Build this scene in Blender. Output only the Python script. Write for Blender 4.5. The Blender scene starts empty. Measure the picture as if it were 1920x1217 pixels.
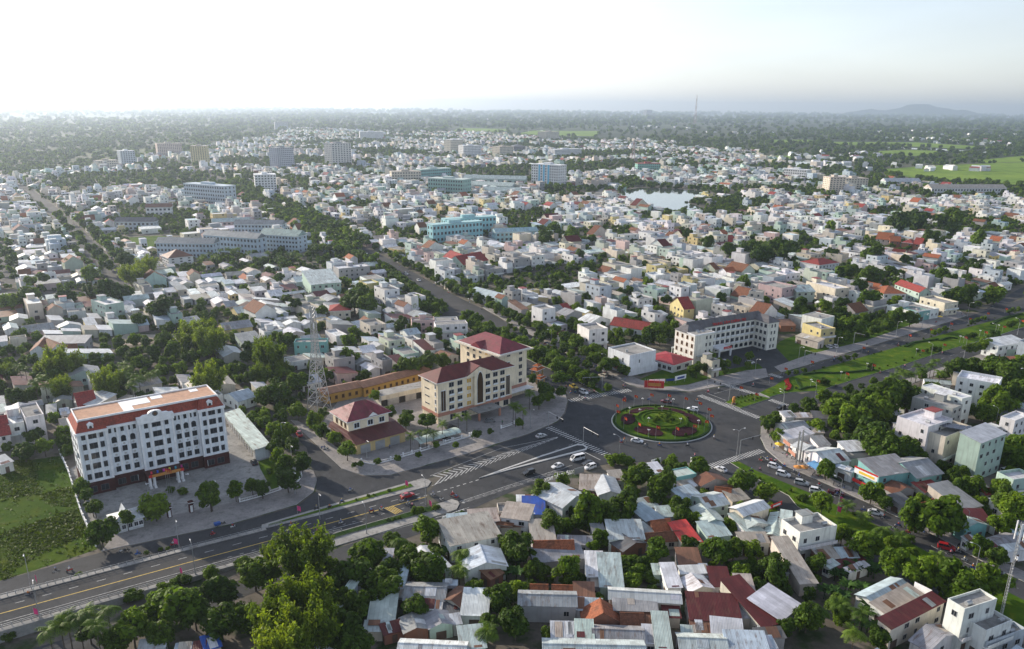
import bpy, math, random
import numpy as np
from mathutils import Vector, Matrix
R = math.radians
random.seed(7); rng = np.random.default_rng(7)
scene = bpy.context.scene
C = scene.collection

# ------------------------------------------------------------------ camera
EYE = 115.0; FOCAL = 1500.0; ROLL = 0.0095; CY = 700.0     # the photograph is cropped: its optical axis sits below the middle
PITCH = math.atan((CY - 203.0) / FOCAL)
cam_data = bpy.data.cameras.new('camera'); cam = bpy.data.objects.new('camera', cam_data); C.objects.link(cam)
cam_data.sensor_fit = 'HORIZONTAL'; cam_data.sensor_width = 36.0; cam_data.lens = 36.0 * FOCAL / 1920.0
cam_data.shift_y = (CY - 608.5) / 1920.0; cam_data.clip_start = 1.0; cam_data.clip_end = 90000.0
cam.matrix_world = Matrix.Translation((0, 0, EYE)) @ Matrix.Rotation(math.pi / 2 - PITCH, 4, 'X') @ Matrix.Rotation(ROLL, 4, 'Z')
scene.camera = cam

# ------------------------------------------------------------------ sky, sun, exposure
SUN_AZ = 52.0      # degrees left of the view direction
SUN_EL = 19.0
world = bpy.data.worlds.new('World'); scene.world = world; world.use_nodes = True
wn = world.node_tree.nodes; wl = world.node_tree.links
bg = wn['Background']
sky_tex = wn.new('ShaderNodeTexSky'); sky_tex.sky_type = 'NISHITA'; sky_tex.sun_disc = False
sky_tex.sun_elevation = R(SUN_EL); sky_tex.sun_rotation = R(-SUN_AZ); sky_tex.altitude = 30
sky_tex.air_density = 1.0; sky_tex.dust_density = 1.0; sky_tex.ozone_density = 1.0
bg.inputs['Strength'].default_value = 0.145
hs = wn.new('ShaderNodeHueSaturation'); hs.inputs['Saturation'].default_value = 0.5; wl.new(sky_tex.outputs[0], hs.inputs['Color']); tn = wn.new('ShaderNodeMix'); tn.data_type = 'RGBA'; tn.blend_type = 'MULTIPLY'; tn.inputs[0].default_value = 1.0; tn.inputs[7].default_value = (0.95, 0.98, 1.07, 1); wl.new(hs.outputs[0], tn.inputs[6]); 
tc = wn.new('ShaderNodeTexCoord'); mp = wn.new('ShaderNodeMapping'); mp.inputs['Scale'].default_value = (1.2, 1.2, 6.0); cl = wn.new('ShaderNodeTexNoise'); cl.inputs['Scale'].default_value = 2.2; cl.inputs['Detail'].default_value = 5; cr = wn.new('ShaderNodeMapRange')
for i, v_ in enumerate((0.35, 0.7, 0.98, 1.12)): cr.inputs[i + 1].default_value = v_
cc_ = wn.new('ShaderNodeVectorMath'); cc_.operation = 'SCALE'; wl.new(tc.outputs['Generated'], mp.inputs[0]); wl.new(mp.outputs[0], cl.inputs['Vector']); wl.new(cl.outputs[0], cr.inputs[0]); wl.new(tn.outputs[2], cc_.inputs[0]); wl.new(cr.outputs[0], cc_.inputs['Scale']); wl.new(cc_.outputs[0], bg.inputs['Color'])
sun_data = bpy.data.lights.new('sun', 'SUN'); sun = bpy.data.objects.new('sun', sun_data); C.objects.link(sun)
sun_data.energy = 4.9; sun_data.angle = R(0.6); sun_data.color = (1.0, 0.88, 0.72)
sd = Vector((-math.sin(R(SUN_AZ)) * math.cos(R(SUN_EL)), math.cos(R(SUN_AZ)) * math.cos(R(SUN_EL)), math.sin(R(SUN_EL))))
sun.rotation_euler = sd.to_track_quat('Z', 'Y').to_euler()
vs = scene.view_settings
vs.view_transform = 'Standard'; vs.look = 'None'; vs.gamma = 1.0; vs.exposure = 0.62; vs.use_curve_mapping = False
scene.render.engine = 'CYCLES'
cy = scene.cycles
cy.use_denoising = True; cy.max_bounces = 5; cy.diffuse_bounces = 2; cy.glossy_bounces = 2; cy.transmission_bounces = 3
cy.volume_bounces = 1; cy.transparent_max_bounces = 6; cy.caustics_reflective = False; cy.caustics_refractive = False

# ------------------------------------------------------------------ survey: photo position + height -> place on the ground plan
_c, _s = math.cos(ROLL), math.sin(ROLL); _cp, _sp = math.cos(PITCH), math.sin(PITCH)
def G(px, py, z=0.0):
    u, v = px - 960.0, py - CY
    u, v = u * _c + v * _s, -u * _s + v * _c
    t = (z - EYE) / (-FOCAL * _sp - v * _cp)
    return (u * t, (FOCAL * _cp - v * _sp) * t)
def PX(x, y, z=0.0):
    dz = z - EYE; zc = y * _cp - dz * _sp; yc = -y * _sp - dz * _cp
    u, v = FOCAL * x / zc, FOCAL * yc / zc
    return (960 + u * _c - v * _s, CY + u * _s + v * _c)
ZONES = {'A': (0, 700, 4.0), 'B': (480, 620, 4.3475), 'C': (760, 620, 4.3475), 'D': (1080, 560, 4.057), 'E': (1400, 560, 3.579),
         'F': (0, 900, 3.84), 'G': (480, 860, 3.408), 'H': (940, 820, 3.066), 'I': (1420, 820, 3.066), 'J': (1350, 720, 6.762),
         'K': (930, 620, 7.608), 'L': (480, 400, 3.804), 'M': (440, 760, 6.085), 'N': (1440, 620, 8.695), 'O': (0, 400, 3.804),
         'P': (960, 400, 3.804), 'Q': (1440, 400, 3.804), 'S': (600, 860, 6.4), 'T': (1640, 660, 5.071), 'U': (280, 380, 6.0),
         'V': (790, 400, 8.0), 'W': (1700, 560, 8.69), '0': (0, 0, 1.0), 'X': (1140, 740, 9.6), 'Y': (0, 640, 6.4), 'Z': (180, 380, 7.608)}
def q(zone, x, y): 
    a, b, s = ZONES[zone]; return (a + x / s, b + y / s)
def gz(zone, x, y, z=0.0): return G(*q(zone, x, y), z)
def poly(zone, *pts, z=0.0): return [gz(zone, x, y, z) for x, y in pts]
def height_at(px, py, ytop):
    x, y = G(px, py); lo, hi = 0.0, 114.0
    for _ in range(40):
        m = (lo + hi) / 2
        if PX(x, y, m)[1] > ytop: lo = m
        else: hi = m
    return lo

# ------------------------------------------------------------------ helpers
def col3(c): return (c[0], c[1], c[2], 1.0)
class MB:
    """collects faces for ONE mesh object"""
    def __init__(self): self.v = []; self.f = []; self.m = []
    def face(self, pts, m=0):
        n = len(self.v); self.v.extend([tuple(p) for p in pts]); self.f.append(tuple(range(n, n + len(pts)))); self.m.append(m)
    def box(self, x0, y0, z0, x1, y1, z1, m=0, top=None, bottom=True):
        n = len(self.v)
        self.v += [(x0, y0, z0), (x1, y0, z0), (x1, y1, z0), (x0, y1, z0), (x0, y0, z1), (x1, y0, z1), (x1, y1, z1), (x0, y1, z1)]
        fs = [(0, 1, 5, 4), (1, 2, 6, 5), (2, 3, 7, 6), (3, 0, 4, 7), (4, 5, 6, 7)] + ([(3, 2, 1, 0)] if bottom else [])
        for i, f in enumerate(fs):
            self.f.append(tuple(n + k for k in f)); self.m.append(top if (i == 4 and top is not None) else m)
    def prism(self, pts, z0, z1, m=0, top=None, bottom=False):
        """upright prism on a plan polygon (counter-clockwise or not); z may be lists"""
        a = sum(pts[i][0] * pts[(i + 1) % len(pts)][1] - pts[(i + 1) % len(pts)][0] * pts[i][1] for i in range(len(pts)))
        if a < 0: pts = pts[::-1]
        n = len(self.v); k = len(pts)
        self.v += [(p[0], p[1], z0) for p in pts] + [(p[0], p[1], z1) for p in pts]
        for i in range(k):
            j = (i + 1) % k; self.f.append((n + i, n + j, n + k + j, n + k + i)); self.m.append(m)
        self.f.append(tuple(n + k + i for i in range(k))); self.m.append(m if top is None else top)
        if bottom: self.f.append(tuple(n + i for i in reversed(range(k)))); self.m.append(m)
    def cyl(self, p0, p1, r0, r1=None, seg=8, m=0, cap=True):
        r1 = r0 if r1 is None else r1
        p0 = Vector(p0); p1 = Vector(p1); d = (p1 - p0).normalized()
        a = d.orthogonal().normalized(); b = d.cross(a); n = len(self.v)
        for p, r in ((p0, r0), (p1, r1)):
            for i in range(seg):
                t = 2 * math.pi * i / seg; self.v.append(tuple(p + a * (math.cos(t) * r) + b * (math.sin(t) * r)))
        for i in range(seg):
            j = (i + 1) % seg; self.f.append((n + i, n + j, n + seg + j, n + seg + i)); self.m.append(m)
        if cap:
            self.f.append(tuple(n + seg + i for i in range(seg))); self.m.append(m)
            self.f.append(tuple(n + i for i in reversed(range(seg)))); self.m.append(m)
    def bar(self, p0, p1, w, m=0):
        self.cyl(p0, p1, w * 0.707, seg=4, m=m)
    def mesh(self, name, mats):
        me = bpy.data.meshes.new(name); me.from_pydata(self.v, [], self.f)
        for m in (mats if isinstance(mats, (list, tuple)) else [mats]): me.materials.append(m)
        if any(self.m): me.polygons.foreach_set('material_index', self.m)
        me.update(); return me
    def build(self, name, mats, parent=None, color=None, loc=None, rz=0.0):
        return put(name, self.mesh(name, mats), parent, loc, rz, color)
def put(name, data, parent=None, loc=None, rz=0.0, color=None, scale=None):
    o = bpy.data.objects.new(name, data); C.objects.link(o)
    if parent is not None: o.parent = parent
    if loc is not None: o.location = loc if len(loc) == 3 else (loc[0], loc[1], 0.0)
    if rz: o.rotation_euler = (0, 0, rz)
    if scale is not None: o.scale = scale
    if color is not None: o.color = col3(color)
    return o
REG = []      # things whose label is completed at the end with what they stand nearest to
def tag(o, label, cat, group=None, auto=False):
    o['label'] = label; o['category'] = cat
    if group: o['group'] = group
    if auto: REG.append((o, label))
    return o
def thing(name, label, cat, loc=(0, 0, 0), rz=0.0, group=None, auto=False):
    return tag(put(name, None, None, loc, rz), label, cat, group, auto)
def struct(o, label=None):
    o['kind'] = 'structure'
    if label: o['label'] = label
    return o
def copy_tree(o, parent=None, color=None):
    c = o.copy(); C.objects.link(c); c.parent = parent
    if parent is None and color is not None: c.color = col3(color)
    for ch in KIDS.get(o.name, ()):
        d = copy_tree(ch, c)
        if color is not None and ch.get('tint'): d.color = col3(color)
    return c
KIDS = {}
def kids(root, *parts):
    KIDS[root.name] = list(parts)

# ------------------------------------------------------------------ materials
class NT:
    def __init__(self, name):
        self.mat = bpy.data.materials.new(name); self.mat.use_nodes = True
        self.t = self.mat.node_tree; self.n = self.t.nodes; self.b = self.n['Principled BSDF']
    def new(self, kind, **kw):
        nd = self.n.new('ShaderNode' + kind)
        for k, v in kw.items():
            if isinstance(k, str) and hasattr(nd, k): setattr(nd, k, v)
        return nd
    def link(self, a, b): self.t.links.new(a, b)
    def val(self, sock, v): sock.default_value = v
    def coord(self, kind='world'):
        if kind == 'world': return self.new('NewGeometry').outputs['Position']
        return self.new('TexCoord').outputs['Object']
    def mapping(self, src, scale):
        m = self.new('Mapping'); m.inputs['Scale'].default_value = scale; self.link(src, m.inputs['Vector']); return m.outputs[0]
    def noise(self, src, scale, detail=3.0, rough=0.55):
        n = self.new('TexNoise'); n.inputs['Scale'].default_value = scale; n.inputs['Detail'].default_value = detail
        n.inputs['Roughness'].default_value = rough; self.link(src, n.inputs['Vector']); return n.outputs['Fac']
    def rmap(self, v, a, b, c, d):
        m = self.new('MapRange'); self.link(v, m.inputs[0])
        for i, x in enumerate((a, b, c, d)): m.inputs[i + 1].default_value = x
        return m.outputs[0]
    def math(self, op, a, b=None):
        m = self.new('Math', operation=op)
        for i, x in enumerate((a, b)):
            if x is None: continue
            if isinstance(x, (int, float)): m.inputs[i].default_value = x
            else: self.link(x, m.inputs[i])
        return m.outputs[0]
    def mix(self, fac, a, b, mode='MIX'):
        m = self.new('Mix', data_type='RGBA', blend_type=mode)
        for s, x in ((m.inputs[0], fac), (m.inputs[6], a), (m.inputs[7], b)):
            if isinstance(x, (int, float)): s.default_value = x
            elif isinstance(x, tuple): s.default_value = col3(x)
            else: self.link(x, s)
        return m.outputs[2]
    def scale_col(self, c, v):
        """colour times a value"""
        cc = self.new('CombineColor'); 
        for i in range(3): self.link(v, cc.inputs[i])
        return self.mix(1.0, c, cc.outputs[0], 'MULTIPLY')
    def done(self, col, rough=0.85, spec=0.3, metal=0.0, bump=None, bump_d=0.05):
        b = self.b
        if isinstance(col, tuple): b.inputs['Base Color'].default_value = col3(col)
        else: self.link(col, b.inputs['Base Color'])
        if isinstance(rough, (int, float)): b.inputs['Roughness'].default_value = rough
        else: self.link(rough, b.inputs['Roughness'])
        b.inputs['Specular IOR Level'].default_value = spec; b.inputs['Metallic'].default_value = metal
        if bump is not None:
            bp = self.new('Bump'); bp.inputs['Distance'].default_value = bump_d; bp.inputs['Strength'].default_value = 0.7
            self.link(bump, bp.inputs['Height']); self.link(bp.outputs[0], b.inputs['Normal'])
        return self.mat

def m_plain(name, c, rough=0.7, spec=0.3, metal=0.0, var=0.12, sc=0.8):
    t = NT(name); v = t.rmap(t.noise(t.coord(), sc), 0.3, 0.7, 1 - var, 1 + var)
    return t.done(t.scale_col(c if not isinstance(c, tuple) else t.mix(0.0, c, c), v), rough, spec, metal)
def m_wall(name, src='obj'):
    """painted render, colour from the object (or the mesh attribute 'col'), rain streaks and grime"""
    t = NT(name)
    if src == 'obj': c = t.new('ObjectInfo').outputs['Color']
    else: a = t.new('Attribute', attribute_name='col'); c = a.outputs['Color']
    p = t.coord()
    v = t.rmap(t.noise(p, 0.35, 4), 0.3, 0.7, 0.84, 1.06)
    streak = t.rmap(t.noise(t.mapping(p, (1.6, 1.6, 0.12)), 1.0, 4), 0.5, 0.78, 0.0, 0.4)
    return t.done(t.mix(streak, t.scale_col(c, v), (0.15, 0.14, 0.125)), 0.85, 0.25)
def m_tin(name, src='obj', ribs=True):
    """corrugated sheet roofing: sheets of slightly different tone, dirt and rust runs"""
    t = NT(name); oi = t.new('ObjectInfo')
    p = t.coord('obj' if src == 'obj' else 'world')
    c = oi.outputs['Color'] if src == 'obj' else t.new('Attribute', attribute_name='col').outputs['Color']
    off = t.new('VectorMath', operation='ADD'); t.link(p, off.inputs[0])
    if src == 'obj':
        cb = t.new('CombineXYZ'); t.link(t.math('MULTIPLY', oi.outputs['Random'], 97.0), cb.inputs[0]); t.link(t.math('MULTIPLY', oi.outputs['Random'], 41.0), cb.inputs[1]); t.link(cb.outputs[0], off.inputs[1])
    po = off.outputs[0]
    sep = t.new('SeparateXYZ'); t.link(po, sep.inputs[0])
    cx = t.new('CombineXYZ'); t.link(t.math('FLOOR', t.math('MULTIPLY', sep.outputs[0], 0.95)), cx.inputs[0]); t.link(t.math('FLOOR', t.math('MULTIPLY', sep.outputs[1], 0.3)), cx.inputs[1])
    wnz = t.new('TexWhiteNoise'); t.link(cx.outputs[0], wnz.inputs[0])
    v = t.rmap(wnz.outputs[0], 0, 1, 0.82, 1.10)
    seam = t.rmap(t.math('FRACT', t.math('MULTIPLY', sep.outputs[0], 0.95)), 0.0, 0.13, 0.72, 1.0)
    v = t.math('MULTIPLY', v, seam)
    v = t.math('MULTIPLY', v, t.rmap(t.noise(po, 0.3, 5, .65), 0.3, 0.7, 0.72, 1.12))
    run = t.noise(t.mapping(po, (1.3, 0.22, 1.0)), 0.9, 5, 0.65)
    amount = t.rmap(oi.outputs['Random'], 0.1, 1.0, 0.12, 0.8)
    rust = t.math('MULTIPLY', t.rmap(run, 0.52, 0.70, 0.0, 1.0), amount)
    cc = t.mix(rust, t.scale_col(c, v), (0.13, 0.075, 0.05))
    bump = t.math('SINE', t.math('MULTIPLY', sep.outputs[0], 2 * math.pi / 0.35))
    return t.done(cc, t.rmap(rust, 0, 1, 0.55, 0.85), 0.28, 0.0, bump if ribs else None, 0.02)
def m_tile(name):
    t = NT(name); c = t.new('ObjectInfo').outputs['Color']; p = t.coord('obj'); sep = t.new('SeparateXYZ'); t.link(p, sep.inputs[0])
    cx = t.new('CombineXYZ'); t.link(t.math('FLOOR', t.math('MULTIPLY', sep.outputs[0], 3.2)), cx.inputs[0]); t.link(t.math('FLOOR', t.math('MULTIPLY', sep.outputs[1], 3.0)), cx.inputs[1])
    wnz = t.new('TexWhiteNoise'); t.link(cx.outputs[0], wnz.inputs[0])
    v = t.math('MULTIPLY', t.rmap(wnz.outputs[0], 0, 1, 0.72, 1.2), t.rmap(t.math('FRACT', t.math('MULTIPLY', sep.outputs[1], 3.0)), 0.0, 0.3, 0.65, 1.0))
    moss = t.rmap(t.noise(t.coord(), 0.45, 5, 0.65), 0.5, 0.75, 0.0, 0.65)
    return t.done(t.mix(moss, t.scale_col(c, v), (0.06, 0.05, 0.04)), 0.85, 0.2)
def m_ground(name, c1, c2, c3=None, s1=0.05, s2=0.9, rough=0.95, bump=None, lo=0.4, hi=0.6):
    t = NT(name); p = t.coord()
    k = t.rmap(t.noise(p, s1, 5, 0.6), lo, hi, 0, 1); c = t.mix(k, c1, c2)
    if c3: c = t.mix(t.rmap(t.noise(p, s1 * 3.7, 4, 0.6), 0.52, 0.68, 0, 1), c, c3)
    v = t.rmap(t.noise(p, s2, 4, 0.7), 0.25, 0.75, 0.78, 1.2)
    return t.done(t.scale_col(c, v), rough, 0.04, 0.0, t.noise(p, s2 * 1.3, 4, 0.7) if bump else None, bump or 0.05)
def m_asphalt(name, base=(0.040, 0.042, 0.046)):
    t = NT(name); p = t.coord()
    k = t.rmap(t.noise(p, 0.06, 5, 0.6), 0.35, 0.7, 0.0, 1.0)
    c = t.mix(k, base, tuple(x * 1.45 for x in base))
    # long worn bands and oil, patches of repair
    c = t.mix(t.rmap(t.noise(p, 0.3, 6, 0.75), 0.5, 0.72, 0.0, 0.7), c, tuple(x * 0.5 for x in base))
    c = t.mix(t.rmap(t.noise(t.mapping(p, (.35, .12, 1)), 1.0, 4, 0.6), 0.55, 0.7, 0.0, 0.5), c, tuple(x * 1.9 for x in base))
    c = t.mix(t.rmap(t.noise(p, 0.015, 3), 0.5, 0.7, 0.0, 0.45), c, (0.10, 0.092, 0.08))
    v = t.rmap(t.noise(p, 3.0, 2), 0.2, 0.8, 0.85, 1.15)
    return t.done(t.scale_col(c, v), 0.88, 0.12)
def m_leaf(name, base, var=0.35, trans=0.35):
    t = NT(name); oi = t.new('ObjectInfo'); p = t.coord()
    isl = t.new('NewGeometry')
    v = t.rmap(isl.outputs['Random Per Island'], 0, 1, 1 - var, 1 + var)
    v = t.math('MULTIPLY', v, t.rmap(oi.outputs['Random'], 0, 1, 0.72, 1.25))
    c = t.mix(t.rmap(oi.outputs['Random'], 0, 1, 0.0, 0.5), base, (base[0] * 1.5, base[1] * 1.05, base[2] * 0.8))
    c = t.mix(t.rmap(t.noise(p, 0.5, 2), 0.45, 0.7, 0.0, 0.35), c, (base[0] * 1.55, base[1] * 1.3, base[2] * 0.9))
    c = t.scale_col(c, v)
    t.done(c, 0.6, 0.12)
    tr = t.new('BsdfTranslucent'); t.link(t.mix(1.0, c, (1.35, 1.3, 0.55), 'MULTIPLY'), tr.inputs[0])
    ms = t.new('MixShader'); ms.inputs[0].default_value = trans
    t.link(t.b.outputs[0], ms.inputs[1]); t.link(tr.outputs[0], ms.inputs[2]); t.link(ms.outputs[0], t.n['Material Output'].inputs[0])
    return t.mat
def m_glass(name, c=(0.018, 0.022, 0.028), rough=0.12):
    t = NT(name); return t.done(c, rough, 0.5)
def m_objcol(name, rough=0.4, spec=0.4, metal=0.0, coat=0.0):
    t = NT(name); c = t.new('ObjectInfo').outputs['Color']
    m = t.done(t.scale_col(c, t.rmap(t.noise(t.coord(), 1.7), 0.3, 0.7, 0.93, 1.05)), rough, spec, metal)
    t.b.inputs['Coat Weight'].default_value = coat; return m

M = {}
M['wall'] = m_wall('painted_render'); M['wall_far'] = m_wall('painted_render_far', 'attr')
M['tin'] = m_tin('sheet_roofing'); M['tin_far'] = m_tin('sheet_roofing_far', 'attr', False); M['tile'] = m_tile('clay_tiles')
M['glass'] = m_glass('window_glass'); M['glass_brown'] = m_glass('bronze_glass', (0.055, 0.030, 0.012), 0.15)
M['trim'] = m_plain('white_trim', (0.72, 0.73, 0.74)); M['dark'] = m_plain('dark_opening', (0.025, 0.024, 0.024), 0.9)
M['concrete'] = m_ground('concrete', (0.26, 0.255, 0.245), (0.34, 0.33, 0.31), (0.20, 0.19, 0.18), 0.12, 1.2)
M['pave'] = m_ground('paving', (0.24, 0.225, 0.22), (0.31, 0.29, 0.275), (0.19, 0.18, 0.175), 0.1, 1.5)
M['pave_red'] = m_ground('red_paving', (0.23, 0.13, 0.11), (0.28, 0.17, 0.145), (0.2, 0.15, 0.14), 0.2, 1.5)
M['kerb'] = m_plain('kerb_stone', (0.46, 0.46, 0.45)); M['asphalt'] = m_asphalt('asphalt')
M['paint'] = m_plain('road_paint', (0.42, 0.42, 0.41), 0.8, 0.2, 0, 0.4, 1.5); M['paint_yellow'] = m_plain('yellow_paint', (0.50, 0.36, 0.10), 0.8, 0.2, 0, 0.25, 1.2)
M['lawn'] = m_ground('lawn', (0.036, 0.080, 0.006), (0.072, 0.128, 0.009), (0.105, 0.138, 0.012), 0.07, 1.4, 0.95, 0.12)
M['hedge'] = m_ground('hedge_green', (0.016, 0.042, 0.010), (0.03, 0.06, 0.014), None, 0.5, 2.5, 0.95, 0.3)
M['plum'] = m_ground('plum_bed', (0.030, 0.010, 0.016), (0.045, 0.016, 0.02), None, 0.6, 3.0, 0.95, 0.2)
M['steel'] = m_plain('galvanised_steel', (0.36, 0.37, 0.38), 0.45, 0.5, 0.4); M['obj'] = m_objcol('coloured_paint', 0.5)
M['carpaint'] = m_objcol('car_paint', 0.28, 0.5, 0.0, 0.6); M['rubber'] = m_plain('rubber', (0.02, 0.02, 0.02), 0.9)
M['bark'] = m_plain('bark', (0.09, 0.075, 0.06), 0.95, 0.1, 0, 0.3, 3.0)
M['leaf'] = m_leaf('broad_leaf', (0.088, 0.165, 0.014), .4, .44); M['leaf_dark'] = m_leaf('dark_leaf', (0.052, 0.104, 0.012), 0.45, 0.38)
M['leaf_bamboo'] = m_leaf('bamboo_leaf', (0.112, 0.182, 0.018), 0.4, 0.44); M['frond'] = m_leaf('palm_frond', (0.080, 0.150, 0.020), 0.35, 0.35)
M['banana'] = m_leaf('banana_leaf', (0.04, 0.10, 0.022), 0.3, 0.4)
M['cloth_red'] = m_plain('red_cloth', (0.52, 0.03, 0.025), 0.8); M['cloth_pink'] = m_plain('pink_cloth', (0.72, 0.06, 0.22), 0.8); M['gold'] = m_plain('gold_print', (0.75, 0.50, 0.05), 0.7)
M['banner_orange'] = m_plain('orange_print', (0.52, 0.22, 0.05), 0.7)
M['white'] = m_plain('white_paint', (0.78, 0.78, 0.78), 0.6); M['solar'] = m_glass('solar_cell', (0.012, 0.018, 0.045), 0.2)
# ================================================================== the ground, roads, pavements, water
def m_land():
    t = NT('land'); p = t.coord(); sep = t.new('SeparateXYZ'); t.link(p, sep.inputs[0])
    town = t.mix(t.rmap(t.noise(p, 0.03, 5, 0.65), 0.42, 0.6, 0, 1), (0.16, 0.14, 0.12), (0.09, 0.082, 0.066))
    town = t.mix(t.rmap(t.noise(p, 0.11, 4, 0.6), 0.5, 0.62, 0, 1), town, (0.035, 0.055, 0.018))
    far = t.mix(t.rmap(t.noise(t.mapping(p, (1, 0.6, 1)), 0.0016, 6, 0.62), 0.46, 0.56, 0, 1), (0.022, 0.036, 0.012), (0.048, 0.062, 0.020))
    far = t.mix(t.rmap(t.noise(t.mapping(p, (1, 0.35, 1)), 0.0011, 5, 0.6), 0.56, 0.62, 0, 1), far, (0.085, 0.115, 0.034))
    far = t.mix(t.rmap(t.noise(p, 0.012, 5, 0.7), 0.62, 0.72, 0, 1), far, (0.16, 0.15, 0.135))
    d = t.new('VectorMath', operation='LENGTH'); t.link(p, d.inputs[0])
    k = t.rmap(t.math('ADD', d.outputs['Value'], t.math('MULTIPLY', t.noise(p, 0.002, 3), 1500.0)), 2500, 3300, 0, 1)
    c = t.mix(k, town, far)
    v = t.rmap(t.noise(p, 0.6, 4, 0.7), 0.25, 0.75, 0.75, 1.22)
    return t.done(t.scale_col(c, v), 0.95, 0.15)
b = MB(); rings = [0, 150, 400, 1000, 2500, 6000, 12000, 26000]; seg = 48
for i in range(len(rings) - 1):
    for k in range(seg):
        a0, a1 = 2 * math.pi * k / seg, 2 * math.pi * (k + 1) / seg
        P_ = lambda r, a: (r * math.cos(a), r * math.sin(a) + 200, 0.0)
        if i == 0: b.face([P_(0, 0), P_(rings[1], a0), P_(rings[1], a1)])
        else: b.face([P_(rings[i], a0), P_(rings[i + 1], a0), P_(rings[i + 1], a1), P_(rings[i], a1)])
struct(b.build('ground', m_land()))

BLOCKED = []           # plan polygons where no filler house or tree may stand
TREES_OK = []
def sheet(name, pts, z, m, block=True, label=None):
    b = MB(); a = sum(pts[i][0] * pts[(i + 1) % len(pts)][1] - pts[(i + 1) % len(pts)][0] * pts[i][1] for i in range(len(pts)))
    if a < 0: pts = pts[::-1]
    b.face([(x, y, z) for x, y in pts]); o = struct(b.build(name, M[m] if isinstance(m, str) else m), label)
    if block: BLOCKED.append(pts)
    return o
def slab(name, pts, z0, z1, m, block=True, side='kerb'):
    b = MB(); b.prism(pts, z0, z1, 0, 1); o = struct(b.build(name, [M[side], M[m]]))
    if block: BLOCKED.append(pts)
    return o
def offset_line(pts, w):
    out = []
    for i, p in enumerate(pts):
        a = Vector(pts[max(i - 1, 0)][:2]); c = Vector(pts[min(i + 1, len(pts) - 1)][:2]); d = (c - a).normalized()
        out.append((p[0] - d.y * w, p[1] + d.x * w))
    return out
def strip(name, pts, w, z0, z1, m, parent=None, zs=None, build=True):
    """a kerb-like band along a plan line, w metres to its left"""
    L = offset_line(pts, w); b = MB()
    for i in range(len(pts) - 1):
        za, zb = (zs[i], zs[i + 1]) if zs else (0, 0)
        A, B_, C_, D_ = pts[i], pts[i + 1], L[i + 1], L[i]
        lo = [(A[0], A[1], za + z0), (B_[0], B_[1], zb + z0), (C_[0], C_[1], zb + z0), (D_[0], D_[1], za + z0)]
        hi = [(A[0], A[1], za + z1), (B_[0], B_[1], zb + z1), (C_[0], C_[1], zb + z1), (D_[0], D_[1], za + z1)]
        b.face(hi); b.face([lo[0], lo[1], hi[1], hi[0]]); b.face([lo[2], lo[3], hi[3], hi[2]])
        if i == 0: b.face([lo[3], lo[0], hi[0], hi[3]])
        if i == len(pts) - 2: b.face([lo[1], lo[2], hi[2], hi[1]])
    return struct(b.build(name, M[m] if isinstance(m, str) else m, parent))
def P0(*pts, z=0.0): return [G(x, y, z) for x, y in pts]

# ---- asphalt (each sheet a few millimetres above the one below)
junction = sheet('road', P0((800, 925), (870, 858), (945, 829), (990, 815), (1045, 792), (1060, 775), (1066, 753), (1064, 745), (1180, 722), (1195, 727), (1238, 733), (1294, 736), (1345, 727),
    (1422, 712), (1480, 705), (1490, 735), (1548, 753), (1476, 768), (1440, 782), (1426, 797), (1424, 820), (1434, 842), (1452, 862), (1380, 905), (1330, 896), (1309, 880), (1292, 868), (1233, 865), (1142, 870), (1077, 881), (1020, 899), (940, 930), (880, 957), (850, 965)), 0.030, 'asphalt')
sheet('road', P0((1380, 724), (1400, 718), (1514.6, 686.5), (1679.4, 636), (1783, 604), (1845, 584), (1920, 560), (2010, 533), (2010, 562), (1920, 587), (1791, 622), (1679, 653), (1567, 686), (1470, 716)), 0.036, 'asphalt')
sheet('road', P0((1476, 745), (1534, 732), (1595, 713), (1679, 688), (1763, 660), (1875, 627), (1920, 612), (2010, 585), (2010, 608), (1920, 634), (1819, 670), (1730, 700), (1651, 726), (1601, 740), (1540, 756), (1470, 771), (1462, 760)), 0.042, 'asphalt')
sheet('road', P0((1418, 866), (1440, 848), (1469, 873), (1557, 912), (1629, 945), (1762, 1010), (1850, 1059), (1920, 1092), (2000, 1132), (2000, 1170), (1909, 1122), (1746, 1041), (1664, 998), (1576, 953), (1518, 926), (1420, 886)), 0.036, 'asphalt')
sheet('road', P0((1305, 877), (1370, 866), (1394, 884), (1421, 900), (1479, 931), (1495, 951), (1560, 990), (1640, 1030), (1746, 1091), (1860, 1150), (1990, 1220), (1990, 1250), (1830, 1165), (1720, 1110), (1600, 1045), (1500, 985), (1440, 945), (1380, 912)), 0.042, 'asphalt')
sheet('road', P0((1062, 748), (1126, 740), (1068, 707), (1006, 683), (950, 655), (880, 617), (852, 600), (830, 612), (870, 640), (950, 684), (1010, 722)), 0.036, 'asphalt')
sheet('road', P0((1134, 738), (1185, 724), (1101, 683), (1030, 650), (960, 611), (911, 582), (840, 548), (743, 492), (690, 466), (660, 470), (700, 495), (727, 496), (800, 545), (835, 572), (872, 602), (960, 630), (1004, 651), (1066, 688), (1084, 704)), 0.040, 'asphalt')
sheet('road', P0((835, 566), (878, 566), (900, 585), (880, 606), (845, 608), (822, 590)), 0.044, 'asphalt')
sheet('road', P0((690, 466), (740, 492), (700, 497), (655, 486), (600, 440), (520, 395), (450, 362), (395, 335), (340, 312), (300, 296), (285, 288), (295, 288), (345, 308), (410, 334), (470, 362), (540, 394), (620, 436), (672, 460)), 0.048, 'asphalt')
sheet('road', P0((236, 540), (205, 530), (150, 465), (110, 420), (80, 388), (45, 358), (5, 330), (20, 330), (60, 355), (100, 385), (140, 418), (190, 465), (246, 528)), 0.036, 'asphalt')
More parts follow.
